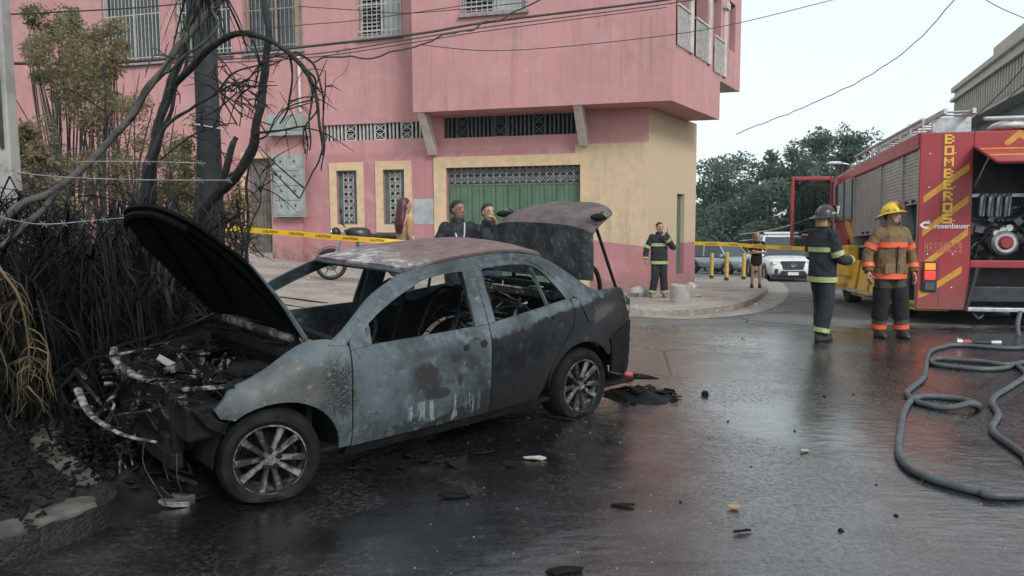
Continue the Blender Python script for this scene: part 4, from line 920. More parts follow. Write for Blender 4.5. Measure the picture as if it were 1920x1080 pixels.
# lettering: BOMBEROS stacked upright, blocky
GL = {'B': ['1110', '1001', '1110', '1001', '1110'], 'O': ['1111', '1001', '1001', '1001', '1111'], 'M': ['10001', '11011', '10101', '10001', '10001'], 'E': ['1111', '1000', '1110', '1000', '1111'],
      'R': ['1110', '1001', '1110', '1010', '1001'], 'S': ['1111', '1000', '1111', '0001', '1111'], 'H': ['101', '101', '111', '101', '101'], '0': ['111', '101', '101', '101', '111'], '2': ['111', '001', '111', '100', '111'],
      '1': ['010', '110', '010', '010', '111'], '9': ['111', '101', '111', '001', '111']}
def glyph(ch, y0, z0, w, h, name, mat):
    "one block letter on the rear panel: y0 left edge, z0 bottom"
    g = GL[ch]; nc = len(g[0]); cw, chh = w / nc, h / 5; m = MB()
    for i, row in enumerate(g):
        j = 0
        while j < nc:
            if row[j] == '1':
                k = j
                while k < nc and row[k] == '1': k += 1
                m.bx(-.006, -.002, y0 - k * cw, y0 - j * cw, z0 + h - (i + 1) * chh, z0 + h - i * chh + .0004); j = k
            else: j += 1
    m.build(name, mat, trk)
zt, zbm = trear(1778, 250)[1], trear(1773, 421)[1]; hh = (zt - zbm) / 8; yl = trear(1769, 340)[0]; wl_ = (trear(1769, 340)[0] - trear(1787, 340)[0])
for i, ch in enumerate('BOMBEROS'): glyph(ch, yl, zt - (i + 1) * hh + hh * .09, wl_, hh * .82, 'letter', 'letter_yellow')
ya, yb = trear(1733, 464)[0], trear(1805, 464)[0]; zc = trear(1770, 464)[1]; hz = .155
for i, ch in enumerate('HRR00219'): w_ = (ya - yb) / 8; glyph(ch, ya - i * w_, zc - hz / 2, w_ * .78, hz, 'plate_number', 'faded_print')
me = text_mesh('rosenbauer', .108, .002, 0, .002); o = finish(me, 'maker_name', 'white_print', trk); yc, zc = trear(1784, 428)
o.rotation_euler = (R(90), 0, R(-90)); o.location = (-.004, yc, zc)
yc, zc = trear(1738, 422); m = MB(); m.prism([(0, 0), (.06, .055), (.15, .055), (.15, .02), (.07, .02), (.05, 0), (.07, -.02), (.11, -.02), (.15, -.06), (.10, -.06), (.05, -.05)], 0, .004, Matrix(((0, 0, -1, -.002), (-1, 0, 0, yc + .11), (0, 1, 0, zc), (0, 0, 0, 1)))); m.build('maker_mark', 'white_print', trk)
# slanted yellow stripes
for (u0, v0), (u1, v1) in (((1731, 375), (1818, 312)), ((1729, 437), (1816, 373)), ((1727, 500), (1815, 434)), ((1740, 545), (1803, 505)), ((1884, 272), (1912, 250)), ((1912, 250), (1940, 268)), ((1722, 553), (1742, 545))):
    (y0, z0), (y1, z1) = trear(u0, v0), trear(u1, v1); h2 = .055
    m = MB(); m.add([(-.0025, y0, z0 - h2), (-.0025, y1, z1 - h2), (-.0025, y1, z1 + h2), (-.0025, y0, z0 + h2), (.0, y0, z0 - h2), (.0, y1, z1 - h2), (.0, y1, z1 + h2), (.0, y0, z0 + h2)], [(0, 1, 2, 3), (4, 5, 6, 7), (0, 1, 5, 4), (2, 3, 7, 6), (1, 2, 6, 5), (0, 3, 7, 4)]); m.build('stripe', 'stripe_yellow', trk)
m = MB()
for k in range(5):
    for yy in (-.14, -.50): m.ball((-.002, yy, ZB + .35 + k * .52), (.006, .014, .014), 6)
tag(m.build('rivets', 'aluminium', trk), kind='stuff')
m = MB(); m.bx(-.0015, .0, -.32, -.312, ZB + .05, ZTOP - .05); m.build('panel_seam', 'truck_dark', trk)
# rear lamp cluster
ya, z1 = trear(1729, 490); yb, z0 = trear(1755, 547)
cl = MB().bx(-.035, .0, yb, ya, z0, z1).build('lamp_cluster', 'truck_dark', trk, bevel=.01); hz = (z1 - z0)
MB().bx(-.05, -.036, yb + .03, ya - .03, z0 + hz * .72, z1 - .03).build('amber_lens', 'lamp_amber', cl, bevel=.008); MB().bx(-.05, -.036, yb + .03, ya - .03, z0 + hz * .40, z0 + hz * .68).build('red_lens', 'lamp_red', cl, bevel=.008)
MB().bx(-.05, -.036, yb + .03, ya - .03, z0 + .02, z0 + hz * .30).build('dark_lens', 'truck_glass', cl, bevel=.008)
# pump bay, flap, rear step
m = MB(); m.bx(1.0, 1.04, -BW + .1, -.62, zp0 - .1, ZTOP - .1); m.bx(.06, 1.0, py0, py0 + .03, zp0 - .1, ZTOP - .1); m.bx(.06, 1.0, -BW + .1, py0, zp0 - .12, zp0 - .02); m.build('pump_bay', 'truck_dark', trk)
random.seed(9); m = MB()
pc = (-(-trear(1893, 455)[0]), trear(1893, 455)[1])
for k in range(95):
    y = random.uniform(-2.2, py0 - .08); z = random.uniform(zp0 + .02, zp0 + .95); x = .35 + random.uniform(0, .3); s_ = random.uniform(.05, .16)
    if k % 3: m.tube(crv([(x, y, z), (x + random.uniform(-.1, .1), y + random.uniform(-.2, .2), z + random.uniform(-.12, .15)), (x + .1, y + random.uniform(-.25, .25), z + random.uniform(-.2, .2))], 4), random.uniform(.012, .035), 7)
    else: m.box((x, y, z), (s_, s_, s_ * random.uniform(.6, 1.5)), rot=(random.random(), 0, 0))
m.build('pump_pipework', 'equipment', trk, bevel=.008)
RX = Matrix.Rotation(R(-90), 4, 'Y')
pb = MB().lathe([(.001, .10), (.15, .10), (.19, .06), (.19, -.1)], 24, Matrix.Translation((.24, pc[0], pc[1])) @ RX).build('pump_cover', 'aluminium', trk, smooth=35)
MB().lathe([(.001, .145), (.08, .145), (.105, .12), (.105, .09)], 20, Matrix.Translation((.24, pc[0], pc[1])) @ RX).build('hub', 'truck_red', pb, smooth=35)
for u, v in ((1868, 437), (1880, 432), (1892, 427)):
    y, z = trear(u, v, .2); g = MB().lathe([(.001, .02), (.045, .02), (.052, .03), (.052, 0)], 16, Matrix.Translation((.2, y, z)) @ RX).build('gauge', 'white_print', trk, smooth=35)
m = MB()
for k in range(4): y = py0 - .25 - .12 * k; m.tube(crv([(.4, y, zp0 + .7), (.34, y, zp0 + .98), (.4, y - .06, zp0 + 1.02), (.45, y - .06, zp0 + .7)], 4), .028, 8)
m.bx(.4, .45, -2.2, py0 - .1, zp0 + 1.0, zp0 + 1.05); m.build('manifold', 'aluminium', trk, smooth=40)
fl_ = Matrix.Translation((0, 0, zp1 - .01)) @ Matrix.Rotation(R(-20), 4, 'Y')
fo = MB().bx(-1.0, 0, -BW + .05, py0 + .01, 0, .04, fl_).build('rear_flap', 'truck_red', trk, bevel=.01)
for q in (-.22, -.62): MB().bx(q - .07, q, -BW + .06, py0, .041, .045, fl_).build('stripe', 'stripe_yellow', fo)
MB().bx(-.99, -.02, -BW + .08, py0 - .02, -.012, -.003, fl_).build('flap_lining', 'truck_dark', fo)
MB().tube([(.1, py0 - .06, zp1 - .6), (-.45, py0 - .06, zp1 - .2)], .014, 8).build('gas_strut', 'aluminium', fo)
zf = trear(1860, 580)[1]
m = MB(); m.bx(-.12, .5, -BW + .1, py0 + .05, zf - .03, zf + .03); m.build('rear_step', 'aluminium', trk, bevel=.01)
m = MB(); m.bar((.0, py0 + .03, zf), (-.06, py0 - .08, zp0 - .12), .05); m.bx(.5, .6, -BW + .05, -.03, .25, zp0 - .1); m.bx(.1, .5, -BW + .2, py0 - .1, zf + .2, zf + .3); m.build('step_bracket', 'truck_dark', trk)
m = MB(); m.bx(.05, 6.6, -2.05, -.5, .38, .62); m.build('chassis', 'truck_dark', trk, bevel=.02)
m = MB(); m.tube(crv([(-.02, py0 - .05, zf - .05), (-.05, py0 - .12, zf - .14), (-.02, py0 - .2, zf - .08)], 4), .025, 8); m.build('tow_hook', 'truck_dark', trk)
# wheels
for x, y in ((1.75, -.30), (1.75, -2.2), (5.75, -.25), (5.75, -2.25)):
    w_ = bpy.data.objects.new('wheel', None); col.objects.link(w_); w_.parent = trk; w_.location = (x, y, .50); w_.rotation_euler = (R(90), 0, 0)
    MB().lathe([(.28, .15), (.42, .16), (.49, .13), (.50, .06), (.50, -.06), (.49, -.13), (.42, -.16), (.28, -.15)], 32).build('tyre', 'black_rubber', w_, smooth=40)
    MB().lathe([(.29, .14), (.27, .12), (.25, .02), (.12, -.02), (.11, -.1), (.001, -.1)], 24).build('rim', 'shutter_grey', w_, smooth=40)
    MB().grid(lambda a, b: (.56 * math.cos(math.pi * (.02 + a * .96)), .56 * math.sin(math.pi * (.02 + a * .96)), -.2 + .42 * b), 14, 2).build('mudguard', 'truck_dark', w_, smooth=1, solid=.02)
# cab
cz = ZTOP - .12
prof = [(XC, .36), (XC, cz), (XC + .5, cz + .14), (XF - .45, cz + .10), (XF - .12, cz - .15), (XF, 1.75), (XF, .55), (XF - .1, .36)]
P3 = Matrix(((1, 0, 0, 0), (0, 0, 1, 0), (0, 1, 0, 0), (0, 0, 0, 1)))
cab = MB().prism(prof, -BW + .02, -.02, P3).build('cab', 'truck_red', trk, bevel=.05)
MB().bx(XC + .02, XF - .1, -.022, .004, .42, 1.25).build('lower_cab_panel', 'truck_yellow', cab, bevel=.01)
m = MB(); m.prism([(XC + .05, 1.35), (XC + .75, 1.75), (XC + .75, 2.0), (XC + .05, 1.62)], -.02, .002, P3); m.build('stripe', 'stripe_yellow', cab)
for a, b in ((XC + .18, XC + .85), (XC + 1.05, XF - .55)): MB().bx(a, b, -.02, .006, 1.85, cz - .12).build('side_window', 'truck_glass', cab, bevel=.03)
MB().box((XC + .42, .0, 1.35), (.1, .04, .2)).build('door_handle', 'truck_dark', cab, bevel=.02)
MB().bx(XF - .02, XF + .02, -BW + .2, -.2, 1.75, cz - .2).build('windscreen', 'truck_glass', cab, bevel=.03)
MB().bx(XC + .1, XF - .25, .0, .30, .38, .46).build('cab_step', 'truck_yellow', cab, bevel=.015); MB().bx(XC - .5, XC + .6, -.05, .22, .62, 1.3).build('mud_flap_box', 'truck_yellow', cab, bevel=.05)
# open front door of the cab, hinged at the front
hx = XF - .42
cd_ = bpy.data.objects.new('cab_door', None); col.objects.link(cd_); cd_.parent = trk; cd_.location = (hx, .02, 1.27); cd_.rotation_euler = (0, 0, R(180 - 84))
m = MB(); Wd, Hd = 1.0, 1.72
m.bx(0, Wd, -.03, .03, 0, .24); m.bx(0, .08, -.03, .03, .24, Hd); m.bx(Wd - .08, Wd, -.03, .03, .24, Hd); m.bx(.08, Wd - .08, -.03, .03, Hd - .1, Hd); m.build('door_frame', 'truck_red', cd_, bevel=.02)
MB().bx(.08, Wd - .08, -.008, .008, .24, Hd - .1).build('door_window', 'clear_glass', cd_)
MB().bx(.08, Wd - .1, .031, .06, .03, .2).build('door_lining', 'truck_dark', cd_, bevel=.02); MB().bx(.08, Wd - .1, -.06, -.031, .03, .2).build('door_trim', 'truck_dark', cd_, bevel=.02)
MB().box((.5, .07, .3), (.5, .06, .05)).build('grab_handle', 'aluminium', cd_, bevel=.01)
# roof: rails, ladder, deck gear, beacon
m = MB()
for y in (-.06, -BW + .1): m.tube([(.1, y, ZTOP + .22), (XC + .2, y, ZTOP + .22)], .028, 8)
for k in range(8):
    x = .12 + k * (XC - .1) / 7
    for y in (-.06, -BW + .1): m.tube([(x, y, ZTOP), (x, y, ZTOP + .22)], .018, 6)
m.build('roof_rail', 'aluminium', trk, smooth=40)
m = MB(); y0 = -.75
for y in (y0, y0 + .4): m.bx(.0, XC - .3, y - .025, y + .025, ZTOP + .28, ZTOP + .36)
x = .1
while x < XC - .4: m.tube([(x, y0, ZTOP + .32), (x, y0 + .4, ZTOP + .32)], .018, 6); x += .3
for x in (.4, 2.2, XC - .8): m.bx(x - .03, x + .03, y0 - .08, y0 + .48, ZTOP, ZTOP + .28)
m.build('ladder', 'aluminium', trk)
m = MB(); m.box((.5, -1.55, ZTOP + .14), (.8, .5, .2)); m.bar((.1, -2.3, ZTOP + .2), (.1, -.9, ZTOP + .2), .07); m.build('deck_box', 'shutter_grey', trk, bevel=.03)
m = MB(); m.ball((.35, -1.35, ZTOP + .1), (.3, .28, .09), 16); m.build('deck_lamp', 'lens_white', trk, smooth=1)
MB().bx(XC + .35, XC + .65, -2.2, -.3, cz + .15, cz + .3).build('beacon_bar', 'truck_red', trk, bevel=.04)
# ================================================================== people
pm('skin_tan', (.42, .245, .17), (.35, .20, .135), 7, .5, bump=.05); pm('skin_dark', (.25, .14, .095), (.20, .11, .075), 7, .5, bump=.05)
pm('hair_black', (.006, .005, .005), (.014, .012, .011), 30, .6, bump=.4, bscale=120); pm('hair_red', (.10, .02, .024), (.055, .012, .014), 26, .42, bump=.5, bscale=110); pm('hair_blond', (.33, .25, .16), (.2, .14, .09), 26, .5, bump=.4, bscale=110)
def cloth(name, c, c_2=None, rough=.85, fold=.9):
    b = NB(name); n1 = b.noise(7, 4, .6, stretch=(1, 1, .55)); n2 = b.noise(120, 3, .6); n3 = b.noise(3, 3); n4 = b.noise(9, 5, .7); cc = b.mix(b.step(n3, .35, .65), c, c_2 or tuple(x * .7 for x in c)); cc = b.mix(b.math('MULTIPLY', b.step(n4, .52, .7), .5), cc, tuple(.35 * x + .012 for x in c))
    b.out(cc, rough, 0.0, b.bump(n2, .25, .003, b.bump(n1, fold, .05)), Specular_IOR_Level=.25); MATS[name] = b.m
def crumple(o, s=.016, sc=.09):
    t = bpy.data.textures.get('folds%d' % int(sc * 1000)) or bpy.data.textures.new('folds%d' % int(sc * 1000), 'CLOUDS'); t.noise_scale = sc; t.noise_depth = 2
    md = o.modifiers.new('d', 'DISPLACE'); md.texture = t; md.strength = s; md.mid_level = .5; md.texture_coords = 'LOCAL'
cloth('turnout_black', (.022, .026, .032), (.034, .038, .046)); cloth('turnout_tan', (.20, .135, .072), (.155, .10, .055)); cloth('trouser_olive', (.11, .10, .072), (.05, .052, .048)); cloth('knee_black', (.022, .024, .024))
cloth('jacket_black', (.014, .016, .02), (.022, .025, .03), .55); cloth('shirt_white', (.62, .66, .70)); cloth('shirt_orange', (.50, .27, .13), (.42, .22, .1)); cloth('jeans', (.05, .07, .11)); cloth('top_black', (.018, .018, .02))
pm('band_lime', (.42, .47, .20), (.30, .34, .16), 20, .45, bump=.1); pm('band_orange', (.85, .12, .05), (.70, .10, .05), 20, .5, bump=.1)
pm('boot', (.02, .02, .02), (.035, .03, .028), 10, .5); pm('boot_tan', (.33, .23, .15), (.22, .15, .1), 10, .6); pm('helmet_yellow', (.75, .48, .03), (.62, .38, .03), 6, .35, bump=.05); pm('helmet_black', (.02, .021, .023), (.04, .04, .042), 8, .35, bump=.05)
pm('badge', (.10, .02, .02), (.06, .015, .015), 30, .5); pm('visor', (.62, .65, .58), (.5, .53, .48), 4, .15); pm('leather_tan', (.42, .27, .12), (.33, .2, .09), 9, .6); pm('eye', (.02, .015, .012), rough=.2, bump=0); pm('lips', (.25, .10, .08), rough=.5, bump=0)
def person(name, label, loc, facing, H, P, group=None):
    """facing: heading of the chest in degrees (0 = towards +Y, 180 = towards the camera). P: pose and dress.
    Local frame: x to the figure's left... z up, -y ahead."""
    k = H / 1.75; o = thing('person', label, 'person', loc, R(facing) + math.pi, group)
    V = lambda x, y, z: Vector((x * k, y * k, z * k))
    lean = P.get('lean', 0.0); st = P.get('stance', .10)
    hips = [V(s * .085, 0, .92) for s in (1, -1)]
    kn = P.get('knees') or [(.10, -.02, .50), (-.10, -.02, .50)]; an = P.get('ankles') or [(st, .03, .09), (-st, .03, .09)]
    el = P['elbows']; wr = P['wrists']; sh = [V(.185, lean * .45, 1.41), V(-.185, lean * .45, 1.41)]
    hd = V(0, lean * .65 + P.get('hy', -.015), 1.625); ht = P.get('turn', 0.0)
    bulk = P.get('bulk', 1.0); vox = P.get('vox', .009)
    # --- body: head, neck, trunk and limbs grown into one skin
    b = MB(); tr = [(0, 0, .84, .13, .095), (0, 0, .95, .155, .105), (0, lean * .2, 1.1, .14, .10), (0, lean * .35, 1.25, .165, .115), (0, lean * .45, 1.38, .175, .105), (0, lean * .5, 1.45, .10, .07), (0, lean * .55, 1.50, .056, .058), (0, lean * .6, 1.56, .054, .058)]
    b.rings([tuple(q * k for q in t) for t in tr], 20)
    HM = Matrix.Translation(hd) @ Matrix.Rotation(R(ht), 4, 'Z') @ Matrix.Scale(k, 4)
    b.rings([(0, -.018, -.115, .028, .035), (0, -.022, -.105, .046, .056), (0, -.014, -.07, .06, .076), (0, -.004, -.02, .07, .09), (0, 0, .035, .076, .098), (0, .006, .08, .068, .088), (0, .01, .108, .044, .058), (0, .01, .12, .016, .02)], 20, HM)
    b.tube([(0, -.088, .025), (0, -.104, -.02), (0, -.098, -.032)], [.010, .017, .012], 8, HM)
    for s in (1, -1): b.ball((s * .078, .008, -.005), (.012, .02, .03), 8, HM)
    b.ball((0, -.092, -.062), (.024, .012, .008), 8, HM)
    for i, s in enumerate((1, -1)):
        e, w_ = V(*el[i]), V(*wr[i]); b.tube(crv([sh[i], e, w_], 5), [.05 * k, .047 * k, .044 * k, .042 * k, .04 * k, .04 * k, .039 * k, .036 * k, .032 * k, .029 * k, .026 * k], 12)
        kk, aa = V(*kn[i]), V(*an[i]); b.tube(crv([hips[i], kk, aa], 5), [.082 * k, .08 * k, .075 * k, .068 * k, .06 * k, .054 * k, .055 * k, .052 * k, .045 * k, .038 * k, .036 * k], 14)
        b.rings([(aa.x, aa.y - .06 * k, .006, .036 * k, .11 * k), (aa.x, aa.y - .06 * k, .03 * k, .042 * k, .125 * k), (aa.x, aa.y - .03 * k, .06 * k, .036 * k, .075 * k), (aa.x, aa.y, .1 * k, .034 * k, .04 * k)], 14)
        # hand: palm, four fingers, thumb
        d = (w_ - e).normalized(); pn = Vector(P.get('palm', (0, 0, 0))) if P.get('palm') else None
        inn = Vector((-s, 0, 0)); inn = (inn - d * inn.dot(d)).normalized() if abs(d.x) < .9 else Vector((0, -1, 0)); side = d.cross(inn) * s
        pc_ = w_ + d * .045 * k; b.tube([w_ - d * .01 * k, w_ + d * .03 * k, w_ + d * .085 * k], [.026 * k, .037 * k, .036 * k], 10, flat=.62)
        cu = P.get('curl', .5)
        for f in range(4):
            base = w_ + d * .085 * k + side * ((f - 1.5) * .019 * k); L = (.07, .08, .075, .06)[f] * k
            p1 = base + d * L * .45 + inn * L * .12; p2 = p1 + (d * (1 - cu) + inn * cu).normalized() * L * .35; p3 = p2 + (d * (1 - cu * 1.5) + inn * cu * 1.4).normalized() * L * .28
            b.tube([base - d * .02 * k, p1, p2, p3], [.0095 * k, .009 * k, .0085 * k, .007 * k], 7)
        tb = w_ + d * .03 * k - side * .03 * k; b.tube([tb, tb + (d * .6 - side * .6 + inn * .4) * .045 * k, tb + (d * .9 - side * .5 + inn * .6) * .075 * k], [.013 * k, .011 * k, .008 * k], 7)
    body = b.build('body', P['skin'], o, remesh=vox * k)
    ey = MB()
    for s in (1, -1): ey.ball((s * .030, -.086, .012), (.012, .006, .006), 8, HM); ey.box((s * .030, -.090, .034), (.034, .008, .007), HM)
    ey.build('eyes', 'eye', body); MB().ball((0, -.096, -.062), (.022, .008, .006), 8, HM).build('mouth', 'lips', body)
    # --- trousers
    if P.get('trousers'):
        t = MB(); f = P.get('leg_r', 1.0); t.rings([tuple(q * k for q in r_) for r_ in ((0, 0, .80, .15 * f, .12 * f), (0, 0, .9, .168 * f, .125 * f), (0, 0, 1.0, .165 * f, .118 * f), (0, 0, 1.04, .155 * f, .11 * f))], 20)
        cut = P.get('hem', .09)
        for i in range(2):
            kk, aa = V(*kn[i]), V(*an[i]); a2 = kk.lerp(aa, (.5 - cut) / .41); t.tube(crv([hips[i] + V(0, 0, -.02), kk, a2], 6), [x_ * k * f for x_ in (.098, .098, .097, .094, .09, .087, .085, .083, .082, .08, .08, .08, .081)], 16)
        crumple(t.build('trousers', P['trousers'], o, remesh=.012 * k), .016, .10)
    if P.get('shorts'):
        t = MB(); t.rings([tuple(q * k for q in r_) for r_ in ((0, 0, .70, .165, .115), (0, 0, .8, .178, .13), (0, 0, .92, .175, .128), (0, 0, 1.05, .145, .108))], 20); t.build('shorts', P['shorts'], o, remesh=.012 * k)
    # --- boots or shoes
    for i, s in enumerate((1, -1)):
        aa = V(*an[i]); bt = MB(); hb = P.get('boot_h', .10)
        bt.rings([(aa.x, aa.y - .055 * k, .0, .05 * k, .138 * k), (aa.x, aa.y - .055 * k, .035 * k, .054 * k, .142 * k), (aa.x, aa.y - .04 * k, .075 * k, .05 * k, .11 * k), (aa.x, aa.y - .01 * k, .105 * k, .05 * k, .068 * k), (aa.x, aa.y, hb * k + .03, .054 * k, .062 * k)], 16, power=2.4)
        bt.build('boot' if hb > .1 else 'shoe', P.get('boots', 'boot'), o, smooth=1)
    # --- jacket or shirt
    if P.get('jacket'):
        j = MB(); f = bulk; zl = P.get('jhem', .78)
        rr = [(0, 0, zl, .19, .14), (0, 0, zl + .02, .195, .145), (0, lean * .1, .98, .188, .14), (0, lean * .25, 1.12, .182, .135), (0, lean * .38, 1.27, .192, .138), (0, lean * .45, 1.38, .19, .125), (0, lean * .5, 1.445, .13, .09), (0, lean * .55, 1.49, .082, .08)]
        j.rings([(a_ * k, b_ * k, c_ * k, d_ * k * f, e_ * k * f) for a_, b_, c_, d_, e_ in rr], 22)
        sl = P.get('sleeve', .97)
        for i in range(2):
            e, w_ = V(*el[i]), V(*wr[i]); w2 = e.lerp(w_, max(0, (sl - .5) / .5)) if sl > .5 else sh[i].lerp(e, sl * 2)
            pts = crv([sh[i] + V((-.02 if i == 0 else .02), 0, 0), e, w2], 5) if sl > .5 else [sh[i], sh[i].lerp(w2, .5), w2]
            n_ = len(pts); j.ball(pts[0], .074 * k * f, 12); j.tube(pts, [(.077 - .022 * q / (n_ - 1)) * k * f for q in range(n_)], 14)
        jo = j.build('jacket', P['jacket'], o, remesh=.011 * k); crumple(jo, .024, .085)
        if P.get('collar'): MB().rings([(0, (lean * .55) * k, 1.455 * k, .098 * k, .095 * k), (0, lean * .58 * k, 1.53 * k, .082 * k, .085 * k)], 18, cap=False).build('collar', P['collar'], jo, smooth=1, solid=.012)
        bd = P.get('bands')
        if bd:
            for z0, z1 in P.get('torso_bands', ((.80, .86), (1.20, 1.26))):
                def rad(z):
                    for r0, r1 in zip(rr, rr[1:]):
                        if r0[2] <= z <= r1[2]:
                            q = (z - r0[2]) / (r1[2] - r0[2]); return [r0[i_] + (r1[i_] - r0[i_]) * q for i_ in range(5)]
                    return rr[0]
                q0, q1 = rad(z0), rad(z1)
                MB().rings([(q[0] * k, q[1] * k, z * k, q[3] * k * f + .014, q[4] * k * f + .014) for q, z in ((q0, z0), (q1, z1))], 30, cap=False).build('reflective_band', bd, jo, smooth=1, solid=.006)
            for i in range(2):
                e, w_ = V(*el[i]), V(*wr[i]); pts = crv([sh[i] + V((-.02 if i == 0 else .02), 0, 0), e, e.lerp(w_, .94)], 10); n_ = len(pts)
                for a_, b_ in P.get('arm_bands', ((7, 9), (17, 19))):
                    MB().tube(pts[a_:b_ + 1], [(.077 - .022 * q / (n_ - 1)) * k * f + .012 for q in range(a_, b_ + 1)], 16, cap=False).build('reflective_band', bd, jo, smooth=1, solid=.006)
        if P.get('front_gap'):
            MB().box(V(0, -.150 * f + lean * .2, 1.02), (.02 * k, .012, .42 * k), rot=(R(3), 0, 0)).build('front_opening', 'knee_black', jo, bevel=.004)
            for s in (1, -1): MB().box(V(s * .1, -.14 * f, .93), (.13 * k, .02, .13 * k)).build('pocket', P['jacket'], jo, bevel=.01)
    if P.get('leg_bands'):
        for i in range(2):
            kk, aa = V(*kn[i]), V(*an[i]); q0, q1 = kk.lerp(aa, .78), kk.lerp(aa, .92); f = P.get('leg_r', 1.0)
            MB().tube([q0, q1], .083 * k * f + .010, 18, cap=False).build('reflective_band', P['leg_bands'], o, smooth=1, solid=.006)
            if P.get('knee'): MB().tube([kk.lerp(hips[i], .42), kk, kk.lerp(aa, .6)], [.094 * k * f + .012, .087 * k * f + .012, .083 * k * f + .012], 18, cap=False).build('knee_patch', P['knee'], o, smooth=1, solid=.004)
    # --- hair or helmet
    if P.get('hair'):
        h = MB(); L = P.get('hair_len', 0)
        h.rings([(0, .045, -.045, .066, .06), (0, .04, .0, .080, .072), (0, .026, .045, .084, .086), (0, .016, .075, .08, .094), (0, .012, .098, .07, .082), (0, .012, .124, .04, .05), (0, .012, .132, .012, .014)], 20, HM)
        if L: h.rings([(0, .10, -L, .09, .05), (0, .10, -L * .7, .125, .065), (0, .09, -.2, .12, .07), (0, .075, -.1, .105, .07), (0, .05, .02, .098, .08), (0, .02, .09, .08, .09), (0, .015, .13, .04, .05)], 18, HM)
        ho_ = h.build('hair', P['hair'], o, remesh=.008 * k)
    if P.get('helmet'):
        hm = bpy.data.objects.new('helmet', None); col.objects.link(hm); hm.parent = o; hm.matrix_local = HM @ Matrix.Translation((0, .0, .045)) @ Matrix.Rotation(R(P.get('htilt', -4)), 4, 'X')
        dome = [(0, .01, 0, .122, .142), (0, .01, .04, .12, .138), (0, .01, .08, .104, .12), (0, .008, .112, .075, .088), (0, .005, .13, .038, .045), (0, .005, .135, .008, .01)]
        dm = MB().rings(dome, 26, cap=False).build('shell', P['helmet'], hm, smooth=1, solid=.006)
        MB().grid(lambda u, v: ((.12 + .045 * v) * math.cos(2 * math.pi * u), .01 + (.14 + (.05 + (.06 if math.sin(2 * math.pi * u) > 0 else 0) * math.sin(2 * math.pi * u) ** 2) * v) * math.sin(2 * math.pi * u), .008 - .022 * v - .02 * v * max(0, math.sin(2 * math.pi * u))), 32, 3).build('brim', P['helmet'], hm, smooth=1, solid=.008)
        m = MB()
        for a in (-60, -30, 0, 30, 60): m.tube([(.0 + .118 * math.sin(R(a)) * q, .01 - .0 + (1 if abs(a) < 90 else -1) * 0, 0) for q in (1, 1)], .001, 3)
        MB().tube([(0, .145, .05), (0, .10, .115), (0, .0, .143), (0, -.09, .122), (0, -.13, .06)], .011, 6).build('ridge', P['helmet'], hm, smooth=40)
        MB().box((0, -.142, .075), (.085, .014, .115), rot=(R(-14), 0, 0)).build('front_shield', P.get('badge', 'badge'), hm, bevel=.02)
        for s in (1, -1): MB().box((s * .118, -.02, .03), (.012, .07, .032)).build('reflective_patch', P.get('hpatch', 'band_lime'), hm, bevel=.004); MB().box((s * .085, -.105, .03), (.04, .012, .03), rot=(0, 0, s * .7)).build('reflective_patch', P.get('hpatch', 'band_lime'), hm, bevel=.004)
        if P.get('visor'): MB().grid(lambda u, v: (.155 * math.sin(R(-75 + 150 * u)), -.155 * math.cos(R(-75 + 150 * u)) + .0 - .03 * v, .02 + .10 * v), 14, 4).build('face_shield', 'visor', hm, smooth=1, solid=.003)
        MB().tube(crv([(.078, .0, -.04), (.065, -.04, -.13), (0, -.07, -.165), (-.065, -.04, -.13), (-.078, 0, -.04)], 4), .007, 6).build('chin_strap', 'black_rubber', hm)
        if P.get('flap'): MB().grid(lambda u, v: (.105 * math.cos(R(20 + 140 * u)), .03 + .11 * math.sin(R(20 + 140 * u)), -.01 - .13 * v), 14, 3).build('neck_flap', P['flap'], hm, smooth=1, solid=.01)
    return o
# ---- who stands where
g = gnd(1538, 637); person('person', 'firefighter in black turnout gear and dark helmet standing sideways by the engine', g, 292, 1.73, dict(skin='skin_dark', jacket='turnout_black', trousers='turnout_black', bulk=1.08, leg_r=1.12, bands='band_lime', torso_bands=((.79, .86), (1.19, 1.25)), leg_bands='band_lime', helmet='helmet_black', visor=True, flap='leather_tan', boots='boot', boot_h=.16, collar='turnout_black', elbows=((.25, -.03, 1.12), (-.25, -.04, 1.12)), wrists=((.16, -.31, 1.08), (-.17, -.32, 1.07)), ankles=((.12, -.11, .09), (-.11, .10, .09)), knees=((.11, -.09, .5), (-.11, .02, .5)), hy=-.03, htilt=-2, vox=.008))
g = gnd(1663, 632); person('person', 'firefighter in tan coat with orange bands and yellow helmet beside open locker', g, 186, 1.76, dict(skin='skin_tan', jacket='turnout_tan', trousers='trouser_olive', bulk=1.1, leg_r=1.12, bands='band_orange', torso_bands=((.80, .87), (1.215, 1.285)), arm_bands=((6, 8), (15, 17)), leg_bands='band_orange', knee='knee_black', helmet='helmet_yellow', collar='turnout_tan', front_gap=True, elbows=((.30, .02, 1.13), (-.30, .02, 1.13)), wrists=((.31, -.06, .86), (-.35, -.10, .87)), ankles=((.17, -.04, .09), (-.10, .05, .09)), knees=((.14, -.05, .5), (-.10, -.0, .5)), turn=26, htilt=-12, hair='hair_black', boot_h=.16, vox=.008))
g = gnd(1235, 558, .125); person('person', 'firefighter in black turnout gear at the corner holding a radio to his mouth', g, 184, 1.72, dict(skin='skin_tan', jacket='turnout_black', trousers='turnout_black', bulk=1.05, leg_r=1.08, bands='band_lime', torso_bands=((.79, .86), (1.2, 1.27)), leg_bands='band_lime', boots='boot_tan', boot_h=.14, collar='turnout_black', elbows=((.30, -.10, 1.17), (-.29, .03, 1.13)), wrists=((.10, -.22, 1.40), (-.32, .0, .88)), stance=.15, turn=10, hair='hair_black', curl=.8, vox=.01))
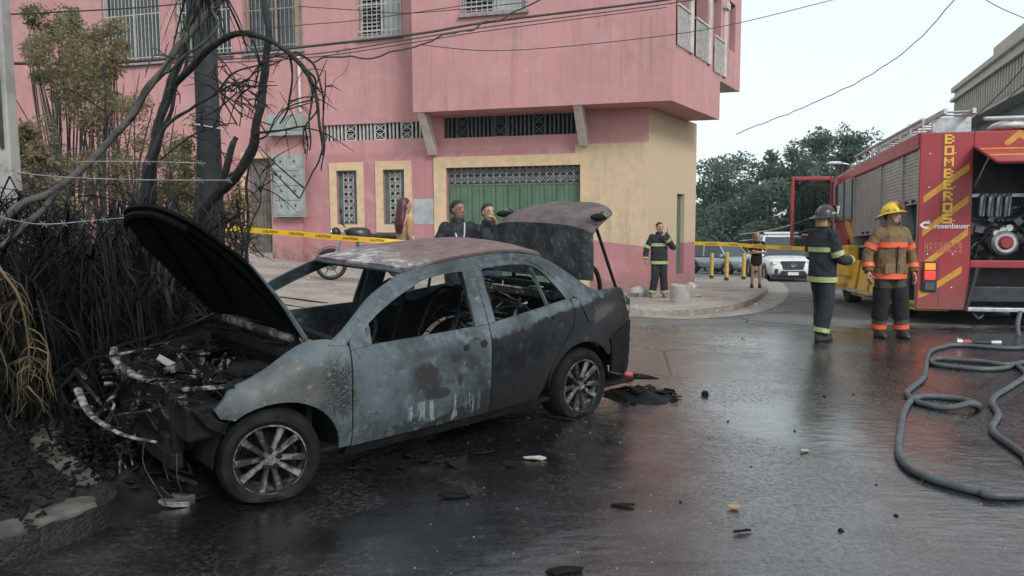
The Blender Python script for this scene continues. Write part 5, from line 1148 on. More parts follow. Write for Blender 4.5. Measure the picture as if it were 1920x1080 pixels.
rp = at(1240, 452, g.y - .35); rad = thing('handheld_radio', 'small black handheld radio raised to the firefighter\'s mouth', 'radio', tuple(g + Vector((.10, -.30, 1.43))), .2)
MB().bx(-.03, .03, -.018, .018, -.07, .07).build('case', 'black_rubber', rad, bevel=.008); MB().tube([(.02, 0, .07), (.025, 0, .17)], .006, 6).build('antenna', 'black_rubber', rad)
def stand(u, Y, up=.0): p = at(u, 400, Y); return Vector((p.x, p.y, G(p.x, p.y) + up))
person('person', 'man in black bomber jacket with lanyard before the green garage door', stand(858, 9.8), 200, 1.74, dict(skin='skin_dark', jacket='jacket_black', trousers='jeans', collar='jacket_black', elbows=((.27, .03, 1.13), (-.28, -.02, 1.12)), wrists=((.25, -.10, .93), (-.10, -.20, 1.17)), jhem=.88, hair='hair_black', turn=24, curl=.7, vox=.009))
person('person', 'man in black jacket over white shirt half hidden by trunk lid', stand(915, 10.0), 194, 1.71, dict(skin='skin_tan', jacket='jacket_black', trousers='jeans', collar='jacket_black', elbows=((.27, -.08, 1.16), (-.27, .02, 1.12)), wrists=((.06, -.20, 1.50), (-.26, -.1, .9)), jhem=.88, hair='hair_black', turn=14, curl=.8, vox=.009))
person('person', 'woman with long dark red hair and orange top seen from behind the car', stand(758, 10.9, .125), 305, 1.60, dict(skin='skin_tan', jacket='shirt_orange', trousers='jeans', sleeve=.42, bulk=.74, elbows=((.20, .0, 1.13), (-.20, .0, 1.13)), wrists=((.16, -.2, 1.0), (-.16, -.2, 1.0)), jhem=.92, hair='hair_red', hair_len=.42, vox=.009))
g = gnd(1417, 540, .125); person('person', 'woman in black top and shorts standing on the far pavement with folded arms', g, 172, 1.60, dict(skin='skin_tan', jacket='top_black', shorts='top_black', sleeve=.4, bulk=.86, elbows=((.25, -.06, 1.12), (-.25, -.06, 1.12)), wrists=((-.05, -.17, 1.16), (.06, -.19, 1.12)), jhem=.98, hair='hair_blond', hair_len=.24, stance=.12, knees=((.11, -.02, .5), (-.11, -.02, .5)), vox=.01))
# lanyards and shirt front
def shirt_strip(u, v0, v1, Y, wd, mat, name, label):
    a, b = at(u, v0, Y), at(u, v1, Y); m = MB(); m.box((a + b) / 2, (wd, .012, (a - b).length)); tag(m.build(name, mat, bevel=.004), label, name.replace('_', ' '))
p = stand(858, 9.8); lan = MB(); 
for s in (1, -1): lan.tube(crv([p + Vector((s * .07 + .02, -.05, 1.46)), p + Vector((s * .05 + .04, -.145, 1.3)), p + Vector((.05, -.16, 1.14))], 5), .009, 6, flat=.4)
lo_ = lan.build('lanyard', 'shirt_white'); tag(lo_, 'white lanyard hanging on the man in the bomber jacket', 'lanyard'); MB().box(p + Vector((.05, -.165, 1.09)), (.055, .006, .085)).build('card', 'shirt_white', lo_, bevel=.003)
# ================================================================== motorcycle
pm('moto_black', (.016, .016, .018), (.03, .03, .032), 9, .35, bump=.05); pm('chrome', (.55, .55, .56), (.4, .4, .42), 9, .2, metal=.9, bump=0); pm('moto_white', (.6, .62, .64), (.4, .42, .44), 5, .35)
q = at(620, 470, 14.2); mo = thing('motorcycle', 'black motorcycle parked by the pink wall beyond the burnt car', 'motorcycle', (q.x, q.y, G(q.x, q.y) + .125), R(14))
for x in (0, 1.28):
    w_ = bpy.data.objects.new('wheel', None); col.objects.link(w_); w_.parent = mo; w_.location = (x, 0, .295); w_.rotation_euler = (R(90), 0, 0)
    MB().lathe([(.225, .035), (.255, .05), (.285, .035), (.295, 0), (.285, -.035), (.255, -.05), (.225, -.035)], 32, closed=True).build('tyre', 'black_rubber', w_, smooth=50)
    m = MB(); m.lathe([(.228, .03), (.21, .025), (.21, -.025), (.228, -.03)], 28, closed=True); m.lathe([(.05, .05), (.05, -.05), (.001, -.05)], 14); m.lathe([(.12, .052), (.12, .047), (.04, .047)], 20)
    for k in range(6): a = k * math.pi / 3; m.bar((.04 * math.cos(a), .04 * math.sin(a), 0), (.215 * math.cos(a), .215 * math.sin(a), 0), .022, .018)
    m.build('rim', 'equipment', w_, smooth=35)
m = MB()
for s in (1, -1): m.tube([(0, s * .09, .29), (.24, s * .09, .88)], [.028, .022], 8)
m.build('fork', 'chrome', mo, smooth=50)
m = MB(); m.tube(crv([(.22, .36, 1.04), (.24, .2, 1.02), (.26, 0, .98), (.24, -.2, 1.02), (.22, -.36, 1.04)], 4), .013, 8); m.tube([(.21, .36, 1.04), (.20, .42, 1.045)], .02, 8); m.tube([(.21, -.36, 1.04), (.20, -.42, 1.045)], .02, 8); m.build('handlebar', 'moto_black', mo, smooth=50)
for s in (1, -1): m = MB(); m.tube([(.22, s * .27, 1.03), (.2, s * .34, 1.24)], .007, 6); m.ball((.2, s * .35, 1.29), (.02, .05, .065), 10); m.build('mirror', 'moto_black', mo, smooth=1)
MB().ball((.10, 0, .88), (.09, .10, .10), 12).build('headlamp', 'moto_black', mo, smooth=1); MB().ball((.02, 0, .88), (.03, .08, .08), 12).build('headlamp_lens', 'chrome', mo, smooth=1)
MB().grid(lambda u, v: (.32 * math.cos(R(40 + 100 * u)), -.06 + .12 * v, .295 + .33 * math.sin(R(40 + 100 * u))), 10, 3).build('mudguard', 'moto_black', mo, smooth=1, solid=.01)
MB().rings([(.55, 0, .72, .16, .10), (.52, 0, .82, .24, .14), (.50, 0, .93, .22, .12), (.50, 0, .97, .12, .06)], 16).build('fuel_tank', 'moto_black', mo, smooth=1)
MB().rings([(1.0, 0, .76, .34, .10), (1.0, 0, .80, .36, .13), (1.0, 0, .85, .34, .12)], 16, power=3).build('seat', 'black_rubber', mo, smooth=1)
m = MB(); m.box((.62, 0, .45), (.32, .26, .3)); m.box((.55, 0, .62), (.16, .2, .14)); m.build('engine', 'equipment', mo, bevel=.03)
m = MB(); m.tube(crv([(.5, .1, .4), (.6, .16, .3), (.9, .18, .3), (1.4, .2, .38)], 5), .035, 8); m.build('exhaust', 'chrome', mo, smooth=50); MB().box((1.4, 0, .72), (.3, .12, .1), rot=(0, -.3, 0)).build('tail', 'moto_white', mo, bevel=.02)
m = MB(); m.bar((.26, 0, .92), (.85, 0, .35), .05); m.bar((.3, 0, .8), (1.3, 0, .75), .05); m.bar((.85, 0, .35), (1.28, 0, .3), .05, .08); m.build('frame', 'moto_black', mo)
# ================================================================== parked vehicles
pm('car_white', (.80, .82, .83), (.76, .78, .79), 2, .3, bump=.02); pm('car_silver', (.42, .47, .51), (.36, .41, .45), 2, .32, metal=.3, bump=.02); pm('plastic_black', (.018, .019, .02), (.03, .03, .032), 9, .5); glass('car_glass', (.035, .045, .05), .05)
def parked(name, label, cat, u, v, heading, paint, L, Wd, H, hood, bed=False, bar=False, group='vehicles parked on the far street'):
    g = gnd(u, v); o = thing(name, label, cat, g, R(heading), group)          # front at local +x end
    w2 = Wd / 2; zb, zw = .30, H * .56; xf, xr = L * .5, -L * .5; hx = xf - hood
    b = MB(); secs = []
    for x, z0, z1, ww in ((xr, zb + .25, zw - .05, w2 * .86), (xr + .12, zb, zw, w2 * .97), (-.2, zb - .03, zw + .02, w2), (hx, zb - .03, zw + .03, w2), (xf - .35, zb, zw - .06, w2 * .97), (xf - .08, zb + .04, zw - .13, w2 * .90), (xf, zb + .12, zw - .3, w2 * .82)):
        zc_, hh_ = (z0 + z1) / 2, (z1 - z0) / 2
        ring = []
        for j in range(20):
            a = 2 * math.pi * j / 20; c_, s_ = math.cos(a), math.sin(a); ring.append((x, ww * math.copysign(abs(c_) ** .35, c_), zc_ + hh_ * math.copysign(abs(s_) ** .42, s_)))
        secs.append(ring)
    b.add([p for r_ in secs for p in r_], [(i * 20 + j, i * 20 + (j + 1) % 20, (i + 1) * 20 + (j + 1) % 20, (i + 1) * 20 + j) for i in range(len(secs) - 1) for j in range(20)] + [tuple(range(19, -1, -1)), tuple(range((len(secs) - 1) * 20, len(secs) * 20))])
    bo = b.build('body', paint, o, smooth=50)
    rx0 = xr + (1.55 if bed else .25); rx1 = hx - .75
    cabm = MB(); base = [(rx0 - .08, w2 * .93), (hx + .05, w2 * .93)]; top = [(rx0 + .2, w2 * .74), (rx1 + .12, w2 * .74)]
    vs = [(base[0][0], -base[0][1], zw), (base[1][0], -base[1][1], zw), (base[1][0], base[1][1], zw), (base[0][0], base[0][1], zw), (top[0][0], -top[0][1], H - .05), (top[1][0], -top[1][1], H - .05), (top[1][0], top[1][1], H - .05), (top[0][0], top[0][1], H - .05)]
    cabm.add(vs, [(0, 1, 5, 4), (1, 2, 6, 5), (2, 3, 7, 6), (3, 0, 4, 7), (4, 5, 6, 7)]); cabm.build('glasshouse', 'car_glass', o, bevel=.03)
    MB().bx(top[0][0] - .05, top[1][0] + .05, -w2 * .75, w2 * .75, H - .07, H).build('roof', paint, o, bevel=.03)
    for s in (1, -1):
        for (xa, xb) in ((base[1][0], top[1][0]), (base[0][0], top[0][0]), ((base[0][0] + base[1][0]) / 2 - .1, (top[0][0] + top[1][0]) / 2)):
            MB().bar((xa, s * w2 * .935, zw), (xb, s * w2 * .75, H - .04), .075, .05).build('pillar', paint, o, bevel=.01)
        MB().box((hx - .12, s * (w2 + .09), zw + .1), (.12, .2, .15)).build('mirror', paint, o, bevel=.03)
        m = MB(); m.box((xf - .10, s * w2 * .66, zw - .20), (.16, w2 * .46, .15), rot=(0, R(-14), s * R(-22))); m.build('headlamp', 'lens_white', o, bevel=.03)
        m = MB(); m.box((xf - .03, s * w2 * .68, zb + .2), (.12, .14, .22), rot=(0, 0, s * R(-16))); m.build('fog_lamp_recess', 'plastic_black', o, bevel=.02)
        for x in (xf - .85, xr + .85):
            w_ = bpy.data.objects.new('wheel', None); col.objects.link(w_); w_.parent = o; w_.location = (x, s * (w2 - .1), .36); w_.rotation_euler = (R(-90 * s), 0, 0)
            MB().lathe([(.22, .10), (.33, .11), (.36, .07), (.36, -.09), (.3, -.1)], 24).build('tyre', 'black_rubber', w_, smooth=40); m = MB(); m.lathe([(.23, .09), (.2, .06), (.06, .08), (.001, .085)], 20); m.build('rim', 'aluminium', w_, smooth=40)
            MB().lathe([(.40, .112), (.43, .105), (.43, .0), (.40, .0)], 24).build('arch', 'plastic_black', w_, smooth=40)
    gm = MB(); gm.prism([(-w2 * .50, zw - .12), (w2 * .50, zw - .12), (w2 * .40, zw - .46), (-w2 * .40, zw - .46)], 0, .07, Matrix(((0, 0, 1, xf - .055), (1, 0, 0, 0), (0, 1, 0, 0), (0, 0, 0, 1)))); gr = gm.build('grille', 'plastic_black', o, bevel=.02)
    m = MB()
    for k in range(4): m.bx(xf + .012, xf + .022, -w2 * .4, w2 * .4, zw - .2 - k * .065, zw - .185 - k * .065)
    m.build('grille_bars', 'equipment', gr)
    m = MB(); m.tube([(xf + .03, .085 * math.cos(a), zw - .27 + .06 * math.sin(a)) for a in [i * math.pi / 8 for i in range(17)]], .010, 5, cap=False); m.bx(xf + .022, xf + .038, -.11, .11, zw - .285, zw - .255); m.build('badge', 'chrome', o)
    m = MB(); m.prism([(-w2 * .62, zb + .02), (w2 * .62, zb + .02), (w2 * .46, zb + .24), (-w2 * .46, zb + .24)], 0, .09, Matrix(((0, 0, 1, xf - .07), (1, 0, 0, 0), (0, 1, 0, 0), (0, 0, 0, 1)))); m.bx(xf - .3, xf - .05, -w2 * .8, w2 * .8, zb - .1, zb + .06); m.build('lower_bumper', 'plastic_black', o, bevel=.02)
    MB().bx(xf + .022, xf + .034, -.2, .2, zb + .07, zb + .19).build('number_plate', 'white_print', o)
    if bar:
        m = MB(); m.bx(rx1 - .2, rx1 + .06, -w2 * .72, w2 * .72, H + .05, H + .15); m.build('light_bar', 'lens_white', o, bevel=.03)
        for s in (1, -1): MB().box((rx1 - .07, s * w2 * .6, H + .02), (.08, .05, .08)).build('bar_foot', 'plastic_black', o)
    if bed: MB().bx(xr + .05, rx0 - .1, -w2 * .9, w2 * .9, zw - .02, zw + .02).build('bed_cover', 'plastic_black', o)
    return o
parked('pickup_truck', 'white pickup truck with roof light bar facing the camera on the far road', 'pickup', 1459, 524, 263, 'car_white', 5.1, 1.86, 1.84, 1.45, True, True)
parked('parked_car', 'silver compact SUV parked behind the yellow bollards', 'car', 1352, 513, 300, 'car_silver', 4.2, 1.78, 1.66, 1.0)
parked('parked_car', 'white SUV partly hidden at the building corner behind the silver one', 'car', 1318, 508, 300, 'car_white', 4.5, 1.8, 1.75, 1.05)
parked('parked_car', 'white car far behind the third yellow bollard', 'car', 1402, 500, 300, 'car_white', 4.2, 1.74, 1.5, 1.05)
cn = gnd(1498, 519); pm('cone_orange', (.75, .12, .05), (.6, .1, .05), 9, .5)
cone = thing('traffic_cone', 'small orange cone lying under the front of the white pickup', 'traffic cone', cn); MB().lathe([(.15, .05), (.04, .42), (.03, .43), (.001, .43)], 16).build('cone', 'cone_orange', cone, smooth=40); MB().bx(-.19, .19, -.19, .19, 0, .05).build('base', 'cone_orange', cone, bevel=.015)
# bollards
pm('bollard_yellow', (.55, .40, .07), (.42, .29, .06), 7, .55, bump=.2)
for (u, v, h), lb in zip(((1334, 522, 1.0), (1362, 526, 1.03), (1394, 524, .98)), ('leftmost yellow bollard, in front of the silver SUV', 'middle yellow bollard with rusty foot beside the silver SUV', 'rightmost yellow bollard, next to the woman in black')):
    g = gnd(u, v, .12); bo = thing('bollard', lb, 'bollard', g, 0, 'yellow bollards'); MB().lathe([(.075, -.1), (.075, h - .04), (.06, h), (.001, h + .005)], 18).build('post', 'bollard_yellow', bo, smooth=40); MB().lathe([(.079, .0), (.079, .12), (.076, .125)], 18).build('foot', 'copper', bo, smooth=40)
# concrete bucket, stones at the corner
g = gnd(1275, 567, .125); MB_ = MB(); MB_.lathe([(.001, 0), (.20, 0), (.215, .1), (.21, .36), (.19, .38), (.19, .33), (.001, .32)], 24, Matrix.Translation(g)); tag(MB_.build('concrete_block', 'concrete', smooth=35), 'round grey concrete footing block on the corner pavement', 'block')
def rock(u, v, s, mat, label, up=0.0, seed=1, flat=.7, name='stone', grp=None):
    g = gnd(u, v, up); m = MB(); m.ball((0, 0, 0), 1.0, 12); random.seed(seed)
    m.v = [tuple(Vector(p) * s * (1 + .55 * mnoise.noise(Vector(p) * 1.3 + Vector((seed * 3.1, 0, 0))))) for p in m.v]; m.v = [(x, y, z * flat) for x, y, z in m.v]
    o = m.build(name, mat, smooth=35); o.location = (g.x, g.y, g.z + s * flat * .35); o.rotation_euler = (0, 0, seed); return tag(o, label, name.replace('_', ' '), grp)
rock(1196, 556, .26, 'concrete', 'grey stone at the foot of the pink corner wall', .125, 2); rock(1293, 540, .17, 'bracket', 'pale stone beside the corner of the building', .125, 5)
rock(1308, 556, .09, 'concrete', 'small flat stone on the corner pavement right of the concrete block', .125, 8, .4)
# ================================================================== tape
pm('tape_yellow', (.78, .47, .02), (.68, .40, .02), 12, .4, bump=.1); pm('tape_print', (.02, .018, .01), rough=.5, bump=0)
def tape(label, pts, wd, nt_, tw, tsz):
    P = crv(pts, 8); n = len(P); m = MB()
    tv = [tw[0] + (tw[1] - tw[0]) * sst(i / (n - 1), .45, .75) for i in range(n)]
    vs = []
    for i, p in enumerate(P):
        d = Vector((0, math.sin(tv[i]), math.cos(tv[i]))); vs += [p - d * wd / 2, p + d * wd / 2]
    m.add(vs, [(2 * i, 2 * i + 2, 2 * i + 3, 2 * i + 1) for i in range(n - 1)]); o = m.build('caution_tape', 'tape_yellow', smooth=1); tag(o, label, 'tape')
    L = [0.0]
    for a, b in zip(P, P[1:]): L.append(L[-1] + (b - a).length)
    for k in range(nt_):
        s_ = L[-1] * (k + .7) / (nt_ + (4 if nt_ > 5 else 0)); i = max(j for j in range(n - 1) if L[j] <= s_); q = (s_ - L[i]) / max(1e-6, L[i + 1] - L[i]); p = P[i].lerp(P[i + 1], q); d = (P[i + 1] - P[i]).normalized()
        me = text_mesh('CAUTION', tsz, .0003, .25, .001); to = finish(me, 'printed_word', 'tape_print', o)
        up = Vector((0, math.sin(tv[i]), math.cos(tv[i]))); up = (up - d * up.dot(d)).normalized(); nr = d.cross(up); M = Matrix((d, up, nr)).transposed().to_4x4(); M.translation = p - up * tsz * .36 + nr * .002; to.matrix_local = M
tape('yellow caution tape stretched behind the burnt car from the charred pole', [at(424, 428, 9.4), at(540, 437, 9.3), at(680, 449, 9.2), at(800, 455, 9.05), at(925, 459, 8.9)], .066, 6, (0, 1.25), .042)
tape('yellow caution tape stretched across the far road at the building corner', [at(1302, 456, 19.6), at(1380, 459, 19), at(1440, 463, 18.5), at(1540, 467, 18)], .09, 5, (0, .1), .065)
# ================================================================== hoses
pm('hose_grey', (.085, .095, .105), (.055, .06, .066), 9, .55, bump=.35, bscale=140)
def hz(pts, r=.027): return [gnd(1660 + x / 3.177, 620 + y / 3.177, r) for x, y in pts]
h1 = hz([(1050, 108), (826, 100), (440, 85), (350, 95), (280, 115), (250, 150), (238, 230), (222, 285), (150, 345), (128, 375), (190, 425), (330, 458), (500, 465), (553, 445), (460, 410), (300, 392), (205, 395), (145, 425), (105, 500), (85, 620), (78, 710), (110, 785), (200, 850), (350, 905), (550, 955), (826, 982), (1000, 985)])
def gw(*ps): return [Vector((x, y, G(x, y) + .027)) for x, y in ps]
h1 = gw((7.55, 11.25), (7.3, 10.6)) + h1[1:-1] + gw((4.6, 4.45), (6.6, 5.0), (7.9, 7.2), (8.1, 9.6), (7.9, 11.2))
ho1 = MB().tube([p + Vector((0, 0, .045 * math.exp(-((i - 104) / 4) ** 2))) for i, p in enumerate(crv(h1, 8))], .027, 10).build('fire_hose', 'hose_grey', smooth=1); tag(ho1, 'long grey fire hose looping forward over the wet road at right', 'hose')
h2 = hz([(1100, 200), (826, 187), (550, 180), (330, 166), (285, 172), (268, 185), (320, 204), (550, 228), (700, 224), (770, 205), (815, 230), (835, 270), (740, 335), (660, 385), (636, 430), (672, 500), (636, 570), (655, 615), (740, 675), (826, 735), (1000, 850)])
h2 = gw((8.3, 11.1), (7.9, 10.3)) + h2[1:] + gw((4.7, 5.3), (6.2, 6.0), (7.3, 7.8), (8.5, 10.9))
ho2 = MB().tube([p + Vector((0, 0, .0)) for p in crv(h2, 8)], .026, 10).build('fire_hose', 'hose_grey', smooth=1); tag(ho2, 'second grey fire hose with a flat loop and S bend at right edge', 'hose')
p0, p1 = gnd(1793, 641, .05), gnd(1876, 643, .05); cp = thing('hose_nozzle', 'metal branch pipe with red grip at the end of the fire hose', 'nozzle', p0)
pm('nozzle_red', (.45, .06, .05), (.35, .05, .04), 9, .4); d = p1 - p0
MB().tube([Vector((0, 0, 0)), d * .12], [.05, .045], 12).build('coupling', 'aluminium', cp, smooth=40); MB().tube([d * .12, d * .32], .035, 12).build('grip', 'nozzle_red', cp, smooth=40); MB().tube([d * .32, d * .78], [.026, .022], 12).build('barrel', 'truck_dark', cp, smooth=40); MB().tube([d * .78, d], [.03, .036], 12).build('tip', 'aluminium', cp, smooth=40)
h3 = [at(1913, 585, 10.6), at(1908, 610, 10.5), at(1912, 632, 10.4), at(1935, 640, 10.2)]; tag(MB().tube(crv(h3, 6), .03, 10).build('suction_hose', 'hose_grey', smooth=1), 'short grey hose hanging down at the rear of the fire engine', 'hose')
# ================================================================== cables
pm('cable_black', (.02, .02, .022), (.035, .035, .036), 9, .6, bump=0)
def cable(pts, r, label, mat='cable_black', wob=0):
    P = crv([at(*p) for p in pts], 10)
    if wob: P = [p + Vector((0, 0, wob * mnoise.noise(p * 3))) for p in P]
    tag(MB().tube(P, r, 5).build('overhead_cable', mat, smooth=1), label, 'cable', 'overhead cables')
cable([(-40, 118, 12), (190, 119, 13), (412, 102, 13.5), (550, 90, 14), (780, 64, 14.5), (927, 40, 15), (1247, 0, 16), (1420, -30, 17)], .024, 'thickest black cable bundle rising along the pink facade')
cable([(200, 127, 13), (412, 112, 13.5), (600, 100, 14), (780, 72, 14.5), (927, 49, 15), (1247, 8, 16), (1420, -22, 17)], .011, 'thin cable just below the thick bundle on the facade')
cable([(412, 118, 13.5), (600, 106, 14), (780, 79, 14.5), (927, 56, 15), (1250, 14, 16)], .009, 'lowest straight cable under the thick bundle on the facade')
cable([(585, 116, 14), (650, 112, 14.1), (700, 104, 14.2), (780, 84, 14.4), (880, 52, 14.6), (940, 34, 14.8), (1030, -5, 15)], .016, 'knotted cable climbing across the thick bundle', wob=.12)
cable([(790, 84, 15), (910, 95, 15), (1050, 88, 15.2), (1260, 65, 15.5), (1390, 42, 16), (1580, -5, 17)], .008, 'thin drooping cable across the overhanging storey')
cable([(-20, 28, 9), (100, 23, 10), (310, 10, 12), (570, -20, 14)], .010, 'thin cable at the upper left over the barred windows')
cable([(560, 12, 15), (670, 19, 15), (780, 24, 15), (990, 4, 15)], .008, 'thin cable passing the louvred window'); cable([(440, 60, 14), (565, 47, 14.4), (670, 38, 14.8), (870, 10, 15), (960, -8, 15.3)], .008, 'thin cable rising above the knotted cable')
cable([(1380, 250, 26), (1470, 217, 25), (1560, 178, 24), (1640, 135, 23), (1720, 76, 22), (1795, -8, 21)], .014, 'single grey cable against the open sky', wob=.06)
cable([(1830, -12, 20), (1870, 12, 20), (1915, 32, 20), (1980, 60, 20)], .010, 'short cable at the top right corner of the sky')
cable([(1770, 270, 18), (1860, 190, 17), (1925, 120, 16)], .012, 'cable slanting before the beige building above the fire engine'); cable([(1790, 285, 18), (1880, 195, 17), (1930, 148, 16)], .010, 'second slanting cable nearer the fire engine roof')
cable([(630, 40 + 60, 14), (655, 92, 20.5), (650, 130, 20.7), (625, 155, 20.8), (613, 205, 20.9)], .006, 'loose thin wire hanging down the pink wall')
cable([(1385, 440, 40), (1460, 428, 40), (1540, 402, 40), (1600, 380, 40)], .018, 'pale wire before the distant trees', 'white_iron'); cable([(1385, 452, 40), (1470, 442, 40), (1560, 420, 40)], .018, 'lower pale wire before the distant trees', 'white_iron')
# street lamp, far building
g = at(1592, 470, 33); lp = thing('street_lamp', 'grey street lamp behind the fire engine cab', 'street lamp', (g.x, g.y, G(g.x, g.y))); zt_ = at(1580, 306, 33).z - G(g.x, g.y)
MB().tube([(0, 0, 0), (0, 0, zt_ - .3)], [.09, .06], 10).build('pole', 'aluminium', lp, smooth=40); MB().tube(crv([(0, 0, zt_ - .32), (-.1, 0, zt_ - .08), (-.5, 0, zt_)], 4), .035, 8).build('arm', 'aluminium', lp, smooth=40); MB().rings([(-.75, 0, zt_ - .05, .32, .1), (-.75, 0, zt_ + .02, .36, .13), (-.7, 0, zt_ + .08, .2, .07)], 14).build('lamp_head', 'lens_white', lp, smooth=1)
pm('beige_wall', (.50, .45, .40), (.42, .38, .34), 2, .85); pm('blue_shade', (.10, .14, .18), (.08, .11, .14), 3, .6)
A, B = at(1817, 300, 40), at(2040, 300, 24); fb = thing('beige_building', 'beige ribbed upper storey of a building above the fire engine', 'building', (A.x, A.y, 0)); dA = Vector((B.x - A.x, B.y - A.y, 0)); LA = dA.length; fb.rotation_euler = (0, 0, math.atan2(dA.y, dA.x))
z1 = at(1817, 172, 40).z; z0 = at(1817, 236, 40).z
MB().bx(0, LA, 0, 8, -2, z0 - .1).build('lower_wall', 'blue_shade', fb); MB().bx(0, LA, -.8, 8, z0 - .1, z1).build('upper_wall', 'beige_wall', fb)
MB().bx(-.15, LA, -.95, 8.1, z1, z1 + .25).build('cornice', 'beige_wall', fb, bevel=.03); MB().bx(5.5, LA, -.3, 7.5, z1 + .25, z1 + 1.1).build('parapet', 'beige_wall', fb); 
x = .5
while x < LA: MB().bx(x, x + .16, -.86, -.8, z0 + .05, z1 - .55).build('rib', 'beige_wall', fb); x += .42
MB().bx(-.02, LA, -1.0, -.8, z1 - .5, z1 - .36).build('band', 'beige_wall', fb)
m = MB(); 
for k in range(10): m.bar((-2.6 + k * .28, .5, z0 - .9), (-2.6 + k * .28, .5, z0 + .1), .03)
m.bar((-2.7, .5, z0 + .1), (0, .5, z0 + .1), .05); m.bx(-2.7, 0, 0, 6, z0 - 1.2, z0 - .9); m.build('railing', 'grey_iron', fb)
# ================================================================== vegetation
def leafy(name, cols, rough=.6, trans=.5):
    b = NB(name); gi = b.n('ShaderNodeNewGeometry'); r = gi.outputs['Random Per Island']
    c = b.mix(b.step(r, .3, .45), cols[0], cols[1]); c = b.mix(b.step(r, .68, .8), c, cols[2]); c = b.mix(b.math('MULTIPLY', b.noise(.9, 3), .5), c, tuple(x * .6 for x in cols[0]))
    b.out(c, rough, 0.0, None, Specular_IOR_Level=.12)
    if trans:
        tl_ = b.n('ShaderNodeBsdfTranslucent'); b.put(tl_.inputs[0], c); mx = b.n('ShaderNodeMixShader'); mx.inputs[0].default_value = trans; b.t.links.new(b.b.outputs[0], mx.inputs[1]); b.t.links.new(tl_.outputs[0], mx.inputs[2]); b.t.links.new(mx.outputs[0], b.o.inputs[0])
    MATS[name] = b.m
leafy('leaf_far', ((.14, .20, .155), (.115, .175, .135), (.17, .235, .19))); leafy('leaf_dry', ((.34, .28, .18), (.25, .22, .12), (.43, .35, .24))); leafy('leaf_olive', ((.19, .20, .085), (.14, .16, .07), (.30, .25, .13)))  # leaf_far: distance haze is mixed into its pale greens
leafy('leaf_char', ((.003, .003, .0032), (.006, .006, .0062), (.022, .021, .02)), trans=0); leafy('straw', ((.10, .078, .042), (.22, .17, .09), (.03, .025, .018)), trans=.2)
pm('bark', (.11, .085, .065), (.06, .048, .038), 9, .9, bump=.6, bscale=30, bdist=.02)
def mk_cbark():
    b = NB('charred bark'); n1 = b.noise(5, 6, .65); n2 = b.noise(34, 5, .7, stretch=(1, 1, .4))
    c = b.mix(b.step(n1, .45, .66), (.006, .0062, .0068), (.022, .022, .0225)); c = b.mix(b.math('MULTIPLY', b.step(n2, .58, .72), b.step(n1, .4, .6)), c, (.10, .098, .095)); return b.out(c, b.lin(n2, .3, .7, .55, .85), 0.0, b.bump(n2, .8, .02))
MATS['char_bark'] = mk_cbark()
def mk_gbark():
    b = NB('scorched pale bark'); n1 = b.noise(4, 6, .65); n2 = b.noise(40, 5, .7)
    c = b.mix(b.step(n1, .40, .66), (.085, .078, .072), (.022, .021, .02)); c = b.mix(b.step(n2, .6, .72), c, (.15, .14, .13)); return b.out(c, .8, 0.0, b.bump(n2, .7, .02))
MATS['grey_bark'] = mk_gbark()
def leaves(m, c, rad, n, size, rng, shell=.35, aspect=.45, droop=0.0):
    for _ in range(n):
        while True:
            p = Vector((rng.uniform(-1, 1), rng.uniform(-1, 1), rng.uniform(-1, 1)))
            if p.length < 1 and p.length > shell * rng.random(): break
        q = Vector((c[0] + p.x * rad[0], c[1] + p.y * rad[1], c[2] + p.z * rad[2]))
        d = Vector((rng.gauss(0, 1), rng.gauss(0, 1), rng.gauss(0, .7) - droop)).normalized(); s = d.cross(Vector((rng.gauss(0, 1), rng.gauss(0, 1), rng.gauss(0, 1)))).normalized(); L = size * rng.uniform(.6, 1.4); wv = L * aspect
        m.v += [tuple(q), tuple(q + d * L * .5 + s * wv * .5), tuple(q + d * L), tuple(q + d * L * .5 - s * wv * .5)]; k = len(m.v); m.f.append((k - 4, k - 3, k - 2, k - 1))
def far_tree(u, vt, Y, wpx, label, seed):
    rng = random.Random(seed); top = at(u, vt, Y); zg = G(top.x, Y); H = top.z - zg; rw = wpx / F * Y / 2
    o = thing('tree', label, 'tree', (top.x, Y, zg), 0, 'trees beyond the far street'); lean = rng.uniform(-.5, .5)
    m = MB(); m.tube(crv([(0, 0, -.3), (lean * .3, 0, H * .3), (lean, .2, H * .75)], 4), [.28 * H / 8 * (1 - .08 * i) for i in range(9)], 8)
    for k in range(7):
        a = rng.uniform(0, 6.28); z = H * rng.uniform(.28, .6); m.tube(crv([(lean * .5, 0, z), (rw * .35 * math.cos(a), rw * .35 * math.sin(a), z + H * .14), (rw * .7 * math.cos(a), rw * .7 * math.sin(a), z + H * .22)], 3), [.12, .11, .1, .09, .07, .05, .03], 6)
    m.build('trunk', 'bark', o, smooth=1)
    m = MB()
    for k in range(34):
        a = rng.uniform(0, 6.28); zz = rng.uniform(.12, .93); rr = rw * (1 - .55 * abs(zz - .5) * 1.6) * rng.uniform(.15, .95); s = rw * rng.uniform(.22, .42)
        leaves(m, (lean * zz + rr * math.cos(a), rr * math.sin(a), H * zz), (s, s, s * .8), 190, .30, rng, .5, .55)
    leaves(m, (lean, 0, H * .93), (rw * .35, rw * .3, H * .08), 160, .28, rng)
    m.build('crown', 'leaf_far', o, fix=False)
